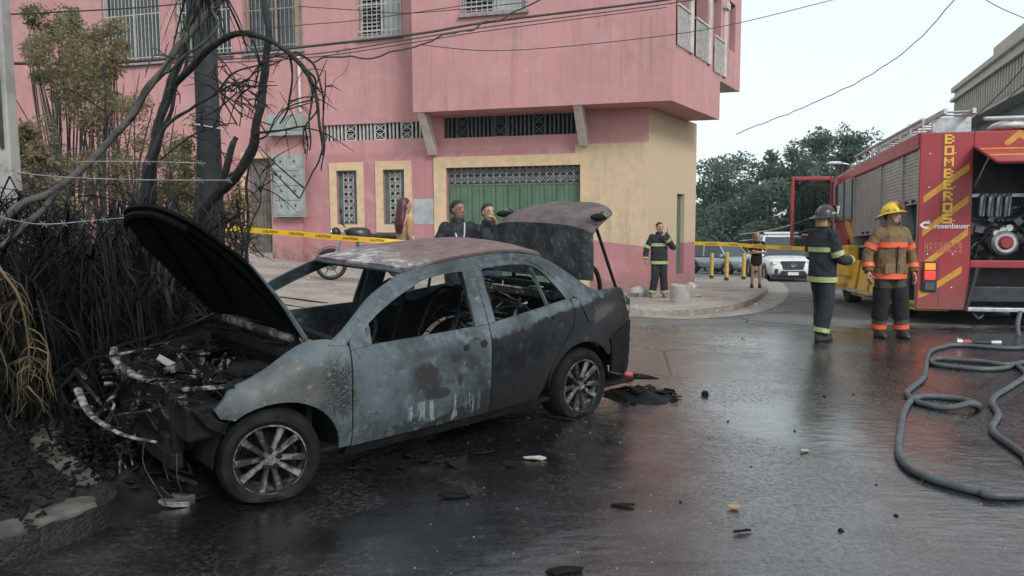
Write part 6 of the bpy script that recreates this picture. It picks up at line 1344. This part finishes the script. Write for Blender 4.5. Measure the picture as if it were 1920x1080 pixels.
for i, (u, vt, Y, wpx, lb) in enumerate(((1325, 300, 62, 150, 'tree nearest the pink corner in the far row'), (1400, 285, 66, 150, 'second far tree left of the road end'), (1478, 262, 58, 120, 'far tree directly above the white pickup'), (1532, 238, 68, 120, 'tall far tree with pointed top beside the lamp'),
        (1578, 234, 60, 100, 'pointed tallest far tree left of the fire engine'), (1640, 244, 64, 130, 'broad far tree above the fire engine cab'), (1706, 236, 75, 90, 'small far tree top peeping over the engine ladder'), (1445, 340, 52, 150, 'lower rounded tree behind the silver SUV'), (1545, 345, 50, 160, 'lower tree behind the open cab door'), (1370, 380, 56, 160, 'low bushy tree at the end of the far street'), (1660, 300, 85, 200, 'far tree hidden mostly by the fire engine body'))):
    far_tree(u, vt, Y, wpx, lb, 20 + i)
rng = random.Random(77); m = MB()
for k in range(46):
    u = 1290 + k * 8 + rng.uniform(-4, 4); p = at(u, 470, rng.uniform(50, 60)); zg = G(p.x, p.y); leaves(m, (p.x, p.y, zg + rng.uniform(.4, 2.4)), (1.1, .9, 1.1), 110, .26, rng, .5, .55)
tag(m.build('hedge_growth', 'leaf_far', fix=False), 'dark green undergrowth under the distant trees', 'undergrowth', kind='stuff')
def shrub(u, v, Y, wpx, hpx, mat, n, size, label, seed, group='dry shrubs behind the burnt trees'):
    "u, v: middle of the foliage in the photograph"
    rng = random.Random(seed); c = at(u, v, Y); zg = G(c.x, Y) + .1; rw, rh = wpx / F * Y / 2, hpx / F * Y / 2
    o = thing('shrub', label, 'shrub', (c.x, Y, zg), 0, group); cz = c.z - zg
    m = MB()
    for k in range(16):
        a = rng.uniform(0, 6.28); e = Vector((rw * rng.uniform(.2, .95) * math.cos(a), rw * rng.uniform(.2, .8) * math.sin(a), cz + rh * rng.uniform(-.3, .9))); m.tube(crv([(rng.uniform(-.15, .15), rng.uniform(-.15, .15), -.2), (e.x * .45 + rng.uniform(-.15, .15), e.y * .5, e.z * .55), e], 5), [.022 - .0016 * i for i in range(11)], 5)
    m.build('stems', 'grey_bark', o, smooth=1)
    m = MB()
    for k in range(26):
        a = rng.uniform(0, 6.28); rr = rng.random() ** .6 * .85; zz = rng.uniform(-.85, .85); s = rng.uniform(.16, .34)
        leaves(m, (rw * rr * math.cos(a) * (1 - .35 * zz), rw * .8 * rr * math.sin(a), cz + rh * zz), (rw * s, rw * s, rh * s * .8), n // 26, size, rng, .4, .4, .3)
    m.build('foliage', mat, o, fix=False); return o
shrub(125, 215, 11.5, 210, 330, 'leaf_dry', 8000, .06, 'tall dry brown shrub at the upper left before the windows', 1); shrub(105, 90, 12.3, 150, 150, 'leaf_olive', 4500, .06, 'olive green shrub top at the upper left edge of the wall', 2)
shrub(250, 290, 12.2, 220, 240, 'leaf_dry', 6500, .058, 'reddish dry shrub low against the pink wall', 3); shrub(352, 330, 11.5, 150, 240, 'leaf_olive', 6000, .058, 'olive shrub directly left of the charred pole', 4); shrub(447, 420, 12.8, 70, 170, 'leaf_olive', 1500, .06, 'thin olive shrub just right of the charred pole', 5)
shrub(70, 330, 9.6, 130, 200, 'leaf_dry', 5200, .085, 'dry grey brown shrub low at the left edge beside the concrete pole', 7); shrub(185, 130, 13, 160, 180, 'leaf_dry', 5000, .085, 'dry shrub in front of the leftmost barred window', 8)
# poles
p = at(400, 470, 9.5); zg = G(p.x, 9.5); pole = thing('utility_pole', 'charred dark utility pole behind the raised hood', 'pole', (p.x, 9.5, zg))
pm('pole_char', (.017, .019, .021), (.034, .036, .038), 3, .8, bump=.4); MB().tube([(0, 0, -.2), (.0, 0, 3), (-.01, 0, 7.5)], [.15, .138, .115], 18).build('shaft', 'pole_char', pole, smooth=1)
m = MB(); z_ = at(400, 238, 9.5).z - zg; m.tube([(.145 * math.cos(a), .145 * math.sin(a), z_ + .02 * math.sin(a * 2)) for a in [i * math.pi / 8 for i in range(17)]], .006, 5, cap=False); m.tube([(-.3, -.12, z_ + .05), (.1, -.16, z_ - .02), (.3, -.14, z_ - .06)], .006, 5); m.build('wire_tie', 'white_iron', pole)
p = at(25, 470, 8.0); zg = G(p.x, 8) + .13; cpole = thing('concrete_pole', 'pale square concrete pole at the left edge', 'pole', (p.x, 8.0, zg)); MB().add([(-.09, -.09, -.2), (.09, -.09, -.2), (.09, .09, -.2), (-.09, .09, -.2), (-.075, -.075, 6), (.075, -.075, 6), (.075, .075, 6), (-.075, .075, 6)], [(0, 1, 5, 4), (1, 2, 6, 5), (2, 3, 7, 6), (3, 0, 4, 7), (4, 5, 6, 7), (3, 2, 1, 0)]).build('shaft', 'concrete', cpole, bevel=.015)
MB().tube([(.02, -.1, 2.2), (.03, -.11, 3.4), (.02, -.1, 4.4)], .018, 6).build('conduit', 'teal_frame', cpole, smooth=1)
# charred tree: stems traced through the photograph, each at its own depth
def limb(m, pts, r0, r1, n=6, nseg=14):
    P = crv([at(*p) for p in pts], nseg); k = len(P); r0 *= .62; r1 *= .7
    m.tube([p + Vector((mnoise.noise(p * 4), mnoise.noise(p * 4 + Vector((9, 0, 0))), mnoise.noise(p * 4 + Vector((0, 9, 0))))) * .03 for p in P], [(r0 + (r1 - r0) * i / (k - 1)) * (1 + .22 * mnoise.noise(P[i] * 9) + .25 * max(0, mnoise.noise(P[i] * 23))) for i in range(k)], n)
def tree_thing(name, label, loc): return thing(name, label, 'tree', loc, 0, 'burnt trees on the verge')
def btree(label, trunk, branches, mat='char_bark', twigs=0, seed=0):
    b0 = at(*trunk[0][0]); o = tree_thing('burnt_tree', label, b0); inv = Matrix.Translation(-b0); rng = random.Random(seed)
    def loc_(m): m.v = [tuple(Vector(q) - b0) for q in m.v]; return m
    m = MB(); limb(m, *trunk, n=10); loc_(m).build('trunk', mat, o, smooth=1)
    for br in branches:
        m = MB(); limb(m, *br, n=7)
        P = crv([at(*p) for p in br[0]], 6)
        for k in range(twigs * 2):
            q = P[rng.randrange(len(P) // 3, len(P))]; d = Vector((rng.uniform(-1, 1), rng.uniform(-.6, .6), rng.uniform(-.7, 1))).normalized() * rng.uniform(.1, .55)
            e_ = q + d * .5 + Vector((rng.uniform(-.06, .06), 0, rng.uniform(-.05, .08))); m.tube(crv([q, e_, q + d], 3), [.007, .0065, .006, .0055, .0045, .0035, .0025], 5)
            for _ in range(2): d2 = Vector((rng.uniform(-1, 1), rng.uniform(-.5, .5), rng.uniform(-1, .6))).normalized() * rng.uniform(.06, .22); m.tube([e_, e_ + d2 * .5 + Vector((0, 0, .02)), e_ + d2], [.0045, .0035, .002], 4)
        loc_(m).build('branch', mat, o, smooth=1)
btree('burnt tree with black trunk leaning right at the left side', ([(232, 735, 6.6), (236, 600, 6.6), (252, 470, 6.65), (268, 370, 6.7), (290, 255, 6.75), (330, 130, 6.8), (352, 40, 6.8), (362, -70, 6.8)], .07, .036),
      [([(250, 480, 6.6), (285, 330, 6.5), (310, 200, 6.4), (345, 95, 6.3), (372, 10, 6.2), (385, -40, 6.2)], .04, .018), ([(240, 560, 6.6), (205, 430, 6.8), (195, 330, 6.9), (200, 230, 7), (193, 120, 7.1)], .03, .012), ([(236, 620, 6.6), (180, 500, 6.4), (140, 420, 6.3), (95, 370, 6.2)], .028, .010)], twigs=3, seed=1)
btree('pale scorched trunk slanting from the left edge up to the pole', ([(-330, 760, 5.6), (-250, 640, 5.4), (-140, 530, 5.3), (-60, 470, 5.3), (0, 422, 5.4), (50, 375, 5.5), (110, 350, 5.6), (170, 300, 5.7), (240, 225, 5.8), (300, 145, 5.9), (355, 60, 6.0), (410, 2, 6.1), (470, -60, 6.2)], .044, .034),
      [([(110, 350, 5.6), (60, 410, 5.5), (10, 455, 5.4), (-50, 480, 5.3)], .036, .03), ([(300, 145, 5.9), (330, 120, 5.8), (390, 70, 5.7), (410, 40, 5.7)], .022, .012), ([(240, 225, 5.8), (270, 190, 5.7), (320, 120, 5.6), (350, 60, 5.6)], .02, .01)], 'grey_bark', 1, 2)
btree('burnt stem arching over to the right with drooping black strands', ([(262, 730, 7.0), (275, 560, 6.9), (285, 420, 6.8), (292, 280, 6.7), (312, 190, 6.6), (368, 112, 6.5), (415, 80, 6.4), (460, 67, 6.3), (505, 74, 6.2), (540, 98, 6.2), (568, 130, 6.1), (588, 170, 6.1), (598, 225, 6.1), (602, 290, 6.1)], .062, .014),
      [([(555, 98, 6.2), (585, 120, 6.15), (603, 175, 6.1), (606, 240, 6.1), (602, 322, 6.1)], .016, .008), ([(542, 100, 6.2), (549, 150, 6.2), (543, 190, 6.25), (524, 236, 6.3)], .016, .010), ([(575, 142, 6.1), (583, 200, 6.0), (580, 284, 6.0)], .015, .008), ([(586, 165, 6.1), (604, 250, 6.05), (600, 300, 6.0), (582, 330, 6.0), (560, 371, 6.0)], .017, .006), ([(568, 130, 6.1), (592, 150, 6.2), (600, 200, 6.3), (572, 240, 6.3), (570, 290, 6.3)], .014, .008),
       ([(292, 280, 6.7), (330, 180, 6.8), (352, 90, 6.9), (360, 0, 7)], .03, .015)], twigs=1, seed=3)
btree('thick burnt trunk rising beside the hood and forking before the pink wall', ([(345, 640, 7.6), (352, 520, 7.6), (368, 415, 7.6), (428, 345, 7.5), (470, 285, 7.4), (483, 225, 7.3), (495, 160, 7.3), (503, 75, 7.2), (497, 0, 7.2), (494, -60, 7.2)], .105, .032),
      [([(412, 362, 7.5), (428, 300, 7.5), (443, 258, 7.5)], .055, .04), ([(484, 252, 7.3), (520, 243, 7.2), (552, 238, 7.2), (578, 240, 7.2)], .02, .010), ([(478, 262, 7.4), (500, 252, 7.4), (512, 225, 7.4), (530, 205, 7.4)], .016, .008), ([(483, 225, 7.3), (478, 190, 7.3), (482, 170, 7.3)], .018, .006)], twigs=1, seed=4)
btree('thin burnt stem reaching right with fine twigs across the pole', ([(215, 740, 6.2), (235, 560, 6.2), (262, 380, 6.2), (300, 252, 6.2), (360, 205, 6.2), (412, 167, 6.2), (445, 135, 6.2), (498, 117, 6.2)], .034, .008),
      [([(412, 170, 6.2), (445, 162, 6.2), (456, 195, 6.2), (454, 240, 6.2)], .011, .006), ([(412, 168, 6.2), (450, 158, 6.2), (475, 163, 6.2), (488, 170, 6.2)], .009, .004), ([(445, 160, 6.2), (470, 145, 6.2), (488, 120, 6.2)], .008, .004), ([(300, 300, 6.2), (350, 260, 6.2), (400, 240, 6.2), (445, 235, 6.2)], .014, .005), ([(412, 170, 6.2), (440, 172, 6.2), (465, 180, 6.2)], .007, .004)], twigs=3, seed=5)
btree('small burnt bush of upright stems right of the pole', ([(470, 600, 8.0), (462, 500, 8.0), (466, 420, 8), (462, 340, 8), (470, 290, 8)], .035, .012), [([(462, 470, 8), (430, 440, 8), (420, 400, 8)], .016, .007), ([(464, 440, 8), (486, 380, 8), (488, 330, 8)], .016, .006), ([(462, 520, 8), (440, 470, 8), (450, 390, 8), (446, 340, 8)], .014, .006), ([(458, 540, 8), (430, 500, 8), (418, 450, 8)], .014, .006)], twigs=5, seed=6)
rng = random.Random(31); labs = ['leftmost', 'second from left', 'third from left', 'fourth from left', 'fifth from left', 'sixth from left', 'seventh from left', 'eighth from left', 'ninth from left', 'tenth from left']
for i in range(10):
    u = 15 + i * 43 + rng.uniform(-12, 12); Y = rng.uniform(5.6, 7.6); t = rng.uniform(-60, 70); vt = rng.uniform(330, 470)
    btree(labs[i] + ' of the black stems in the scorched thicket', ([(u, 740, Y), (u + t * .3, 620, Y), (u + t * .7, 520, Y), (u + t, vt, Y)], rng.uniform(.03, .055), .014), [([(u + t * .5, 570, Y), (u + t * .5 + q, 480, Y + .2), (u + t * .6 + q * 1.6, 400 + rng.uniform(-60, 60), Y + .3)], .02, .006) for q in (rng.uniform(-60, -25), rng.uniform(20, 60))], twigs=4, seed=40 + i)
# scorched undergrowth, one mass
rng = random.Random(12); m = MB()
for k in range(26000):
    x = rng.uniform(-6.6, -2.75); y = rng.uniform(5.6, 8.6)
    if x > -3.2 - (y - 5.5) * .12 + .35: continue
    h = (1.2 + .5 * mnoise.noise(Vector((x * 1.3, y, 0)))) * (1 - .28 * (y < 6.2)) * (rng.random() ** 1.6); q = Vector((x, y, G(x, y) + .1 + h)); d = Vector((rng.gauss(0, .8), rng.gauss(0, .8), rng.gauss(0, .9))).normalized(); s = d.orthogonal().normalized(); L = rng.uniform(.1, .45); wv = rng.uniform(.003, .016)
    n0 = len(m.v); m.v += [tuple(q - s * wv * .4), tuple(q + d * L * .5 + s * wv), tuple(q + d * L), tuple(q + d * L * .5 - s * wv)]; m.f.append((n0, n0 + 1, n0 + 2, n0 + 3))
for k in range(420):
    x = rng.uniform(-6.4, -2.9); y = rng.uniform(5.4, 8.2); z = G(x, y) + rng.uniform(.05, .9)
    m.tube(crv([(x, y, z), (x + rng.uniform(-.3, .3), y + rng.uniform(-.2, .2), z + rng.uniform(.05, .5)), (x + rng.uniform(-.5, .5), y + rng.uniform(-.3, .3), z + rng.uniform(.1, .95))], 3), rng.uniform(.004, .014), 4)
for k in range(230):
    u = rng.uniform(-30, 330); Y = rng.uniform(5.1, 7.8); p = at(u, 700, Y); z = G(p.x, Y) + .1; h = rng.uniform(.5, 1.75); lx = rng.gauss(0, .35); dr = rng.uniform(.0, .5)
    if p.x > -2.75: continue
    m.tube([q + Vector((mnoise.noise(q * 5), 0, mnoise.noise(q * 5 + Vector((4, 4, 4))))) * .03 for q in crv([(p.x, Y, z), (p.x + lx * .5, Y + rng.uniform(-.15, .15), z + h * .6), (p.x + lx, Y, z + h), (p.x + lx * 1.6 + rng.uniform(-.1, .25), Y - .1, z + h - dr)], 4)], [rng.uniform(.006, .016) * (1 - .05 * i) for i in range(13)], 4)
for k in range(22):
    u = rng.uniform(-20, 300); v = rng.uniform(400, 640); c_ = at(u, v, rng.uniform(5.2, 6.6))
    if c_.x > -2.7: continue
    for q in range(34):
        a = rng.uniform(0, 6.28); L = rng.uniform(.25, .75); w_ = rng.uniform(.004, .012); dx, dy = math.cos(a), math.sin(a) * .6; up = rng.uniform(-.1, .5); P = crv([c_, c_ + Vector((dx * L * .4, dy * L * .4, up * L)), c_ + Vector((dx * L * .75, dy * L * .7, up * L * .4 - L * .3)), c_ + Vector((dx * L * .9, dy * L * .8, -L * .9))], 2); s = Vector((-dy, dx, .2)).normalized(); n0 = len(m.v)
        for i, t_ in enumerate(P): m.v += [tuple(t_ - s * w_ * (1 - i / 7)), tuple(t_ + s * w_ * (1 - i / 7))]
        m.f += [(n0 + 2 * i, n0 + 2 * i + 2, n0 + 2 * i + 3, n0 + 2 * i + 1) for i in range(len(P) - 1)]
tag(m.build('scorched_undergrowth', 'leaf_char', fix=False), 'black mass of burnt twigs and leaves left of the car', 'undergrowth', kind='stuff')
m = MB(); rng = random.Random(4)
for k in range(2600):
    x = rng.uniform(-4.6, -2.35); y = rng.uniform(3.6, 6.2); z = G(x, y) + .13 + rng.uniform(0, .12) 
    L = rng.uniform(.012, .07); a = rng.uniform(0, 6.28); m.box((x, y, z), (L, rng.uniform(.005, .02), rng.uniform(.004, .018)), rot=(rng.uniform(-.4, .4), rng.uniform(-.4, .4), a))
tag(m.build('burnt_litter', 'char'), 'burnt litter strewn on the verge in front of the car', 'litter', kind='stuff')
# hanging dry fronds
def frond(label, u, v, Y, n, Lp, spread, mat, wid, seed, dz=0.0):
    rng = random.Random(seed); b0 = at(u, v, Y); o = thing('palm_frond', label, 'palm frond', b0); m = MB(); m.tube(crv([(-.05, .05, .12), (0, 0, 0), (.0, -.0, -.05)], 4), .016, 6); m.build('stalk', 'grey_bark', o, smooth=1)
    m = MB()
    for k in range(n):
        L = Lp * rng.uniform(.5, 1.1); a = rng.uniform(-1, 1) * spread; y = rng.uniform(-.12, .12); wv = wid * rng.uniform(.6, 1.3); pts = crv([(a * .15, y * .3, .02), (a * .55, y, -L * .35 + dz), (a * .9, y * 1.3, -L * .7), (a + rng.uniform(-.03, .03), y * 1.6, -L)], 3)
        s = Vector((math.cos(rng.uniform(0, 3.1)), math.sin(rng.uniform(0, 3.1)), 0)).normalized(); n0 = len(m.v)
        for i, q in enumerate(pts): w_ = wv * (1 - .8 * i / (len(pts) - 1)) ; m.v += [tuple(q - s * w_), tuple(q + s * w_)]
        m.f += [(n0 + 2 * i, n0 + 2 * i + 2, n0 + 2 * i + 3, n0 + 2 * i + 1) for i in range(len(pts) - 1)]
    m.build('leaflets', mat, o, fix=False)
def straw_frond(label, u, v, Y, n, seed, side):
    rng = random.Random(seed); b0 = at(u, v, Y); o = thing('palm_frond', label, 'palm frond', b0); rc = crv([(-1.0, 1.3, .25), (-.5, .6, .32), (-.15, .12, .2), (.05 * side, 0, 0), (.10 * side, -.02, -.3), (.08 * side, -.02, -.55)], 5)
    MB().tube(rc, [.014 - .0005 * i for i in range(len(rc))], 5).build('stalk', 'straw', o); m = MB()
    for k in range(n):
        q = rc[rng.randrange(10, len(rc))]; L = rng.uniform(.1, .38); a = rng.uniform(-1, 1); w_ = rng.uniform(.003, .008); P = crv([q, q + Vector((a * L * .35, rng.uniform(-.06, .06), -L * .15)), q + Vector((a * L * .5, rng.uniform(-.08, .08), -L * .6)), q + Vector((a * L * .45 + rng.uniform(-.05, .05), rng.uniform(-.08, .08), -L))], 2); s = Vector((rng.uniform(-1, 1), rng.uniform(-1, 1), .2)).normalized(); n0 = len(m.v)
        for i, t_ in enumerate(P): m.v += [tuple(t_ - s * w_ * (1 - i / 7)), tuple(t_ + s * w_ * (1 - i / 7))]
        m.f += [(n0 + 2 * i, n0 + 2 * i + 2, n0 + 2 * i + 3, n0 + 2 * i + 1) for i in range(len(P) - 1)]
    m.build('leaflets', 'straw', o, fix=False)
frond('dry grey palm frond hanging in from the top edge', 375, -40, 6.0, 46, .62, .30, 'leaf_char', .009, 2, .05); straw_frond('straw coloured dead palm frond drooping at the left edge above the kerb', 22, 560, 4.75, 70, 5, 1); straw_frond('second straw palm frond cut by the left picture edge', -18, 575, 4.9, 50, 6, -1)
# barbed wire
for lb, pts in (('top strand of the barbed wire before the burnt trees', [(140, 303, 5.5), (260, 303, 5.5), (385, 306, 5.6)]), ('middle strand of the barbed wire before the burnt trees', [(-20, 314, 5.3), (90, 330, 5.4), (250, 337, 5.5), (430, 338, 5.7)]), ('lowest strand of the barbed wire touching the hood', [(-20, 402, 5.1), (70, 420, 5.1), (170, 414, 5.1), (262, 405, 5.15)])):
    P = crv([at(*p) for p in pts], 8); m = MB(); m.tube(P, .0035, 4)
    for q in P[::3]: m.tube([q + Vector((-.015, .01, -.02)), q + Vector((.015, -.01, .02))], .0025, 4); m.tube([q + Vector((-.015, -.01, .02)), q + Vector((.015, .01, -.02))], .0025, 4)
    tag(m.build('barbed_wire', 'grey_iron'), lb, 'barbed wire', 'barbed wire strands')
# low block wall and rubble behind the hood
pm('soot_block', (.05, .05, .052), (.025, .025, .026), 5, .85, bump=.5)
bw = thing('block_wall', 'low sooty block wall glimpsed under the raised hood', 'wall', at(330, 600, 8.2)); b0 = bw.location.copy(); zg = G(b0.x, b0.y)
for r_ in range(5):
    for k in range(5): MB().box((-1.3 + k * .42 + (.2 if r_ % 2 else 0), .1 + .05 * r_, zg - b0.z + .1 + r_ * .2), (.40, .2, .185), rot=(0, 0, random.uniform(-.06, .06))).build('block', 'soot_block', bw, bevel=.02)
# ================================================================== debris
def heap(name, label, c, rx, ry, h, seed, mat='char', shards=26, red=False):
    rng = random.Random(seed); o = thing(name, label, 'debris', (c.x, c.y, G(c.x, c.y))); m = MB()
    def f(u, v):
        a = 2 * math.pi * u; r_ = v * (1 + .35 * mnoise.noise(Vector((math.cos(a) * 1.6, math.sin(a) * 1.6, seed)))); x, y = rx * r_ * math.cos(a), ry * r_ * math.sin(a)
        z = G(c.x + x, c.y + y) - G(c.x, c.y) + h * (1 - v ** 1.6) * (.55 + .9 * abs(mnoise.noise(Vector((x * 9, y * 9, seed))))) + .02 * mnoise.noise(Vector((x * 40, y * 40, seed))) * (1 - v) - .004 * v; return (x, y, z)
    m.grid(f, 48, 14); m.build('melted_mass', mat, o, smooth=1); 
    for k in range(shards):
        a = rng.uniform(0, 6.28); r_ = rng.uniform(.2, 1.15); x, y = rx * r_ * math.cos(a), ry * r_ * math.sin(a); L = rng.uniform(.05, .16)
        MB().prism([(-L / 2, -L * .2), (L * .1, -L * .35), (L / 2, 0), (L * .2, L * .3), (-L * .3, L * .2)], 0, .008, Matrix.Translation((x, y, G(c.x + x, c.y + y) - G(c.x, c.y) + h * max(0, 1 - r_) * .8 + .01)) @ Euler((rng.uniform(-.6, .6), rng.uniform(-.6, .6), a)).to_matrix().to_4x4()).build('shard', mat, o)
    if red:
        MB().box((-.08, .12, h + .05), (.12, .06, .10), rot=(.3, .2, .5)).build('lamp_piece', 'nozzle_red', o, bevel=.012); MB().tube(crv([(-.02, .12, h + .06), (.12, .13, h + .05), (.22, .14, h + .03)], 3), [.03, .028, .025, .02, .016, .01, .004], 7).build('plastic_strip', 'char', o, smooth=1)
    return o
heap('debris_heap', 'charred debris heap with red lamp piece behind the rear wheel', gnd(1195, 742), .33, .30, .09, 3, red=True); heap('debris_heap', 'melted black debris hanging over the kerb at lower left', gnd(250, 950) + Vector((-.15, .15, 0)), .42, .5, .22, 5, shards=30); heap('debris_heap', 'burnt debris piled under the nose of the car', gnd(330, 900), .5, .35, .13, 8, shards=34); heap('debris_heap', 'flat burnt debris along the sill under the doors', gnd(790, 880), .55, .2, .035, 11, shards=18)
pm('pale_scrap', (.40, .37, .32), (.28, .25, .21), 9, .7); pm('foil', (.35, .36, .36), (.12, .12, .12), 15, .35, metal=.5)
def scrap(u, v, L, W_, mat, label, seed, grp=None, h=.012):
    g = gnd(u, v); rng = random.Random(seed); m = MB(); pl = [(L * .5 * math.cos(a) * rng.uniform(.7, 1.1), W_ * .5 * math.sin(a) * rng.uniform(.7, 1.1)) for a in [i * math.pi / 4 for i in range(8)]]
    m.prism(pl, 0, h); m.v = [(x, y, z + .012 * mnoise.noise(Vector((x * 20, y * 20, seed)))) for x, y, z in m.v]; o = m.build('scrap', mat, bevel=.002); o.location = (g.x, g.y, g.z + .008); o.rotation_euler = (rng.uniform(-.08, .08), rng.uniform(-.08, .08), rng.uniform(-.5, .5)); tag(o, label, 'scrap', grp)
scrap(1508, 848, .10, .03, 'pale_scrap', 'pale strip of scrap lying mid road', 1); scrap(1001, 862, .16, .05, 'pale_scrap', 'light flake of scrap on the wet road below the rear door', 2); scrap(335, 945, .24, .18, 'foil', 'crumpled grey sheet of metal on the kerb', 3, h=.03)
scrap(1376, 955, .07, .05, 'leather_tan', 'brown crushed scrap in the foreground road', 5); scrap(1390, 1000, .12, .025, 'char', 'pair of black splinters in the foreground road', 6); scrap(850, 932, .26, .07, 'char', 'long black flake below the front door', 7); scrap(1170, 950, .16, .05, 'char', 'black curved flake left of mid road foreground', 8); scrap(905, 852, .2, .05, 'char', 'black strip of trim below the rear door', 9); scrap(1058, 1074, .2, .08, 'char', 'black lump of scrap at the bottom edge', 10); scrap(1045, 785, .32, .06, 'char', 'long burnt strip beside the rear wheel', 12)
rock(1322, 741, .035, 'char', 'black cinder lump right of the debris heap', 0, 3, .9, 'cinder')
rng = random.Random(8)
for i, (u, v) in enumerate(((1490, 808), (1545, 744), (1408, 876), (1600, 740), (1643, 910), (1365, 790), (1576, 996), (1276, 942), (1680, 968), (1250, 745), (1392, 635))):
    rock(u, v, rng.uniform(.007, .015), 'char', 'tiny black cinder scattered over the wet road', 0, i + 1, .7, 'cinder', 'cinders on the wet road')
m = MB(); rng = random.Random(15)
for k in range(900):
    x, y = rng.uniform(-.5, 5), rng.uniform(3, 12); s = rng.uniform(.002, .005); m.box((x, y, G(x, y) + s * .3), (s * 2, s * 1.5, s), rot=(0, 0, rng.uniform(0, 3)))
for k in range(1200):
    x, y = rng.uniform(-1, 3.4), rng.uniform(9, 13); s = rng.uniform(.003, .009); m.box((x, y, G(x, y) + s * .3), (s * 2, s * 1.5, s), rot=(0, 0, rng.uniform(0, 3)))
tag(m.build('grit', 'dirt'), 'fine grit scattered over the road', 'grit', kind='stuff')
m = MB(); rng = random.Random(16)
for k in range(700):
    x, y = rng.uniform(-9, 5), rng.uniform(13.3, 19); s = .008 + .04 * rng.random() ** 4; m.box((x, y, G(x, y) + .125 + s * .2), (s * rng.uniform(1, 2.2), s * rng.uniform(.8, 1.6), s * rng.uniform(.4, 1)), rot=(rng.uniform(-.4, .4), 0, rng.uniform(0, 3)))
tag(m.build('rubble', 'concrete'), 'small rubble strewn on the dirt pavement', 'rubble', kind='stuff')
# ================================================================== air
def mk_haze():
    m_ = bpy.data.materials.new('haze'); m_.use_nodes = True; t = m_.node_tree; t.nodes.clear(); o = t.nodes.new('ShaderNodeOutputMaterial'); v = t.nodes.new('ShaderNodeVolumePrincipled'); v.inputs['Color'].default_value = (.80, .88, .90, 1); v.inputs['Density'].default_value = .0005; v.inputs['Anisotropy'].default_value = .2; t.links.new(v.outputs[0], o.inputs['Volume']); return m_
MATS['haze'] = mk_haze()
tag(MB().bx(-120, 140, -40, 160, -4.5, 16).build('haze', 'haze'), 'thin smoky haze hanging over the street', 'haze', kind='stuff')

for o_ in list(scene.objects):
    if o_.parent and o_.name.split('.')[0] in ('bars', 'louvre_slats', 'lattice', 'ribs', 'lug_nuts', 'copper_wires', 'pump_pipework', 'grille_bars', 'leaflets', 'foliage', 'crown', 'burnt_hoses', 'eyes', 'hanging_wire', 'balcony_railing'): o_['kind'] = 'stuff'
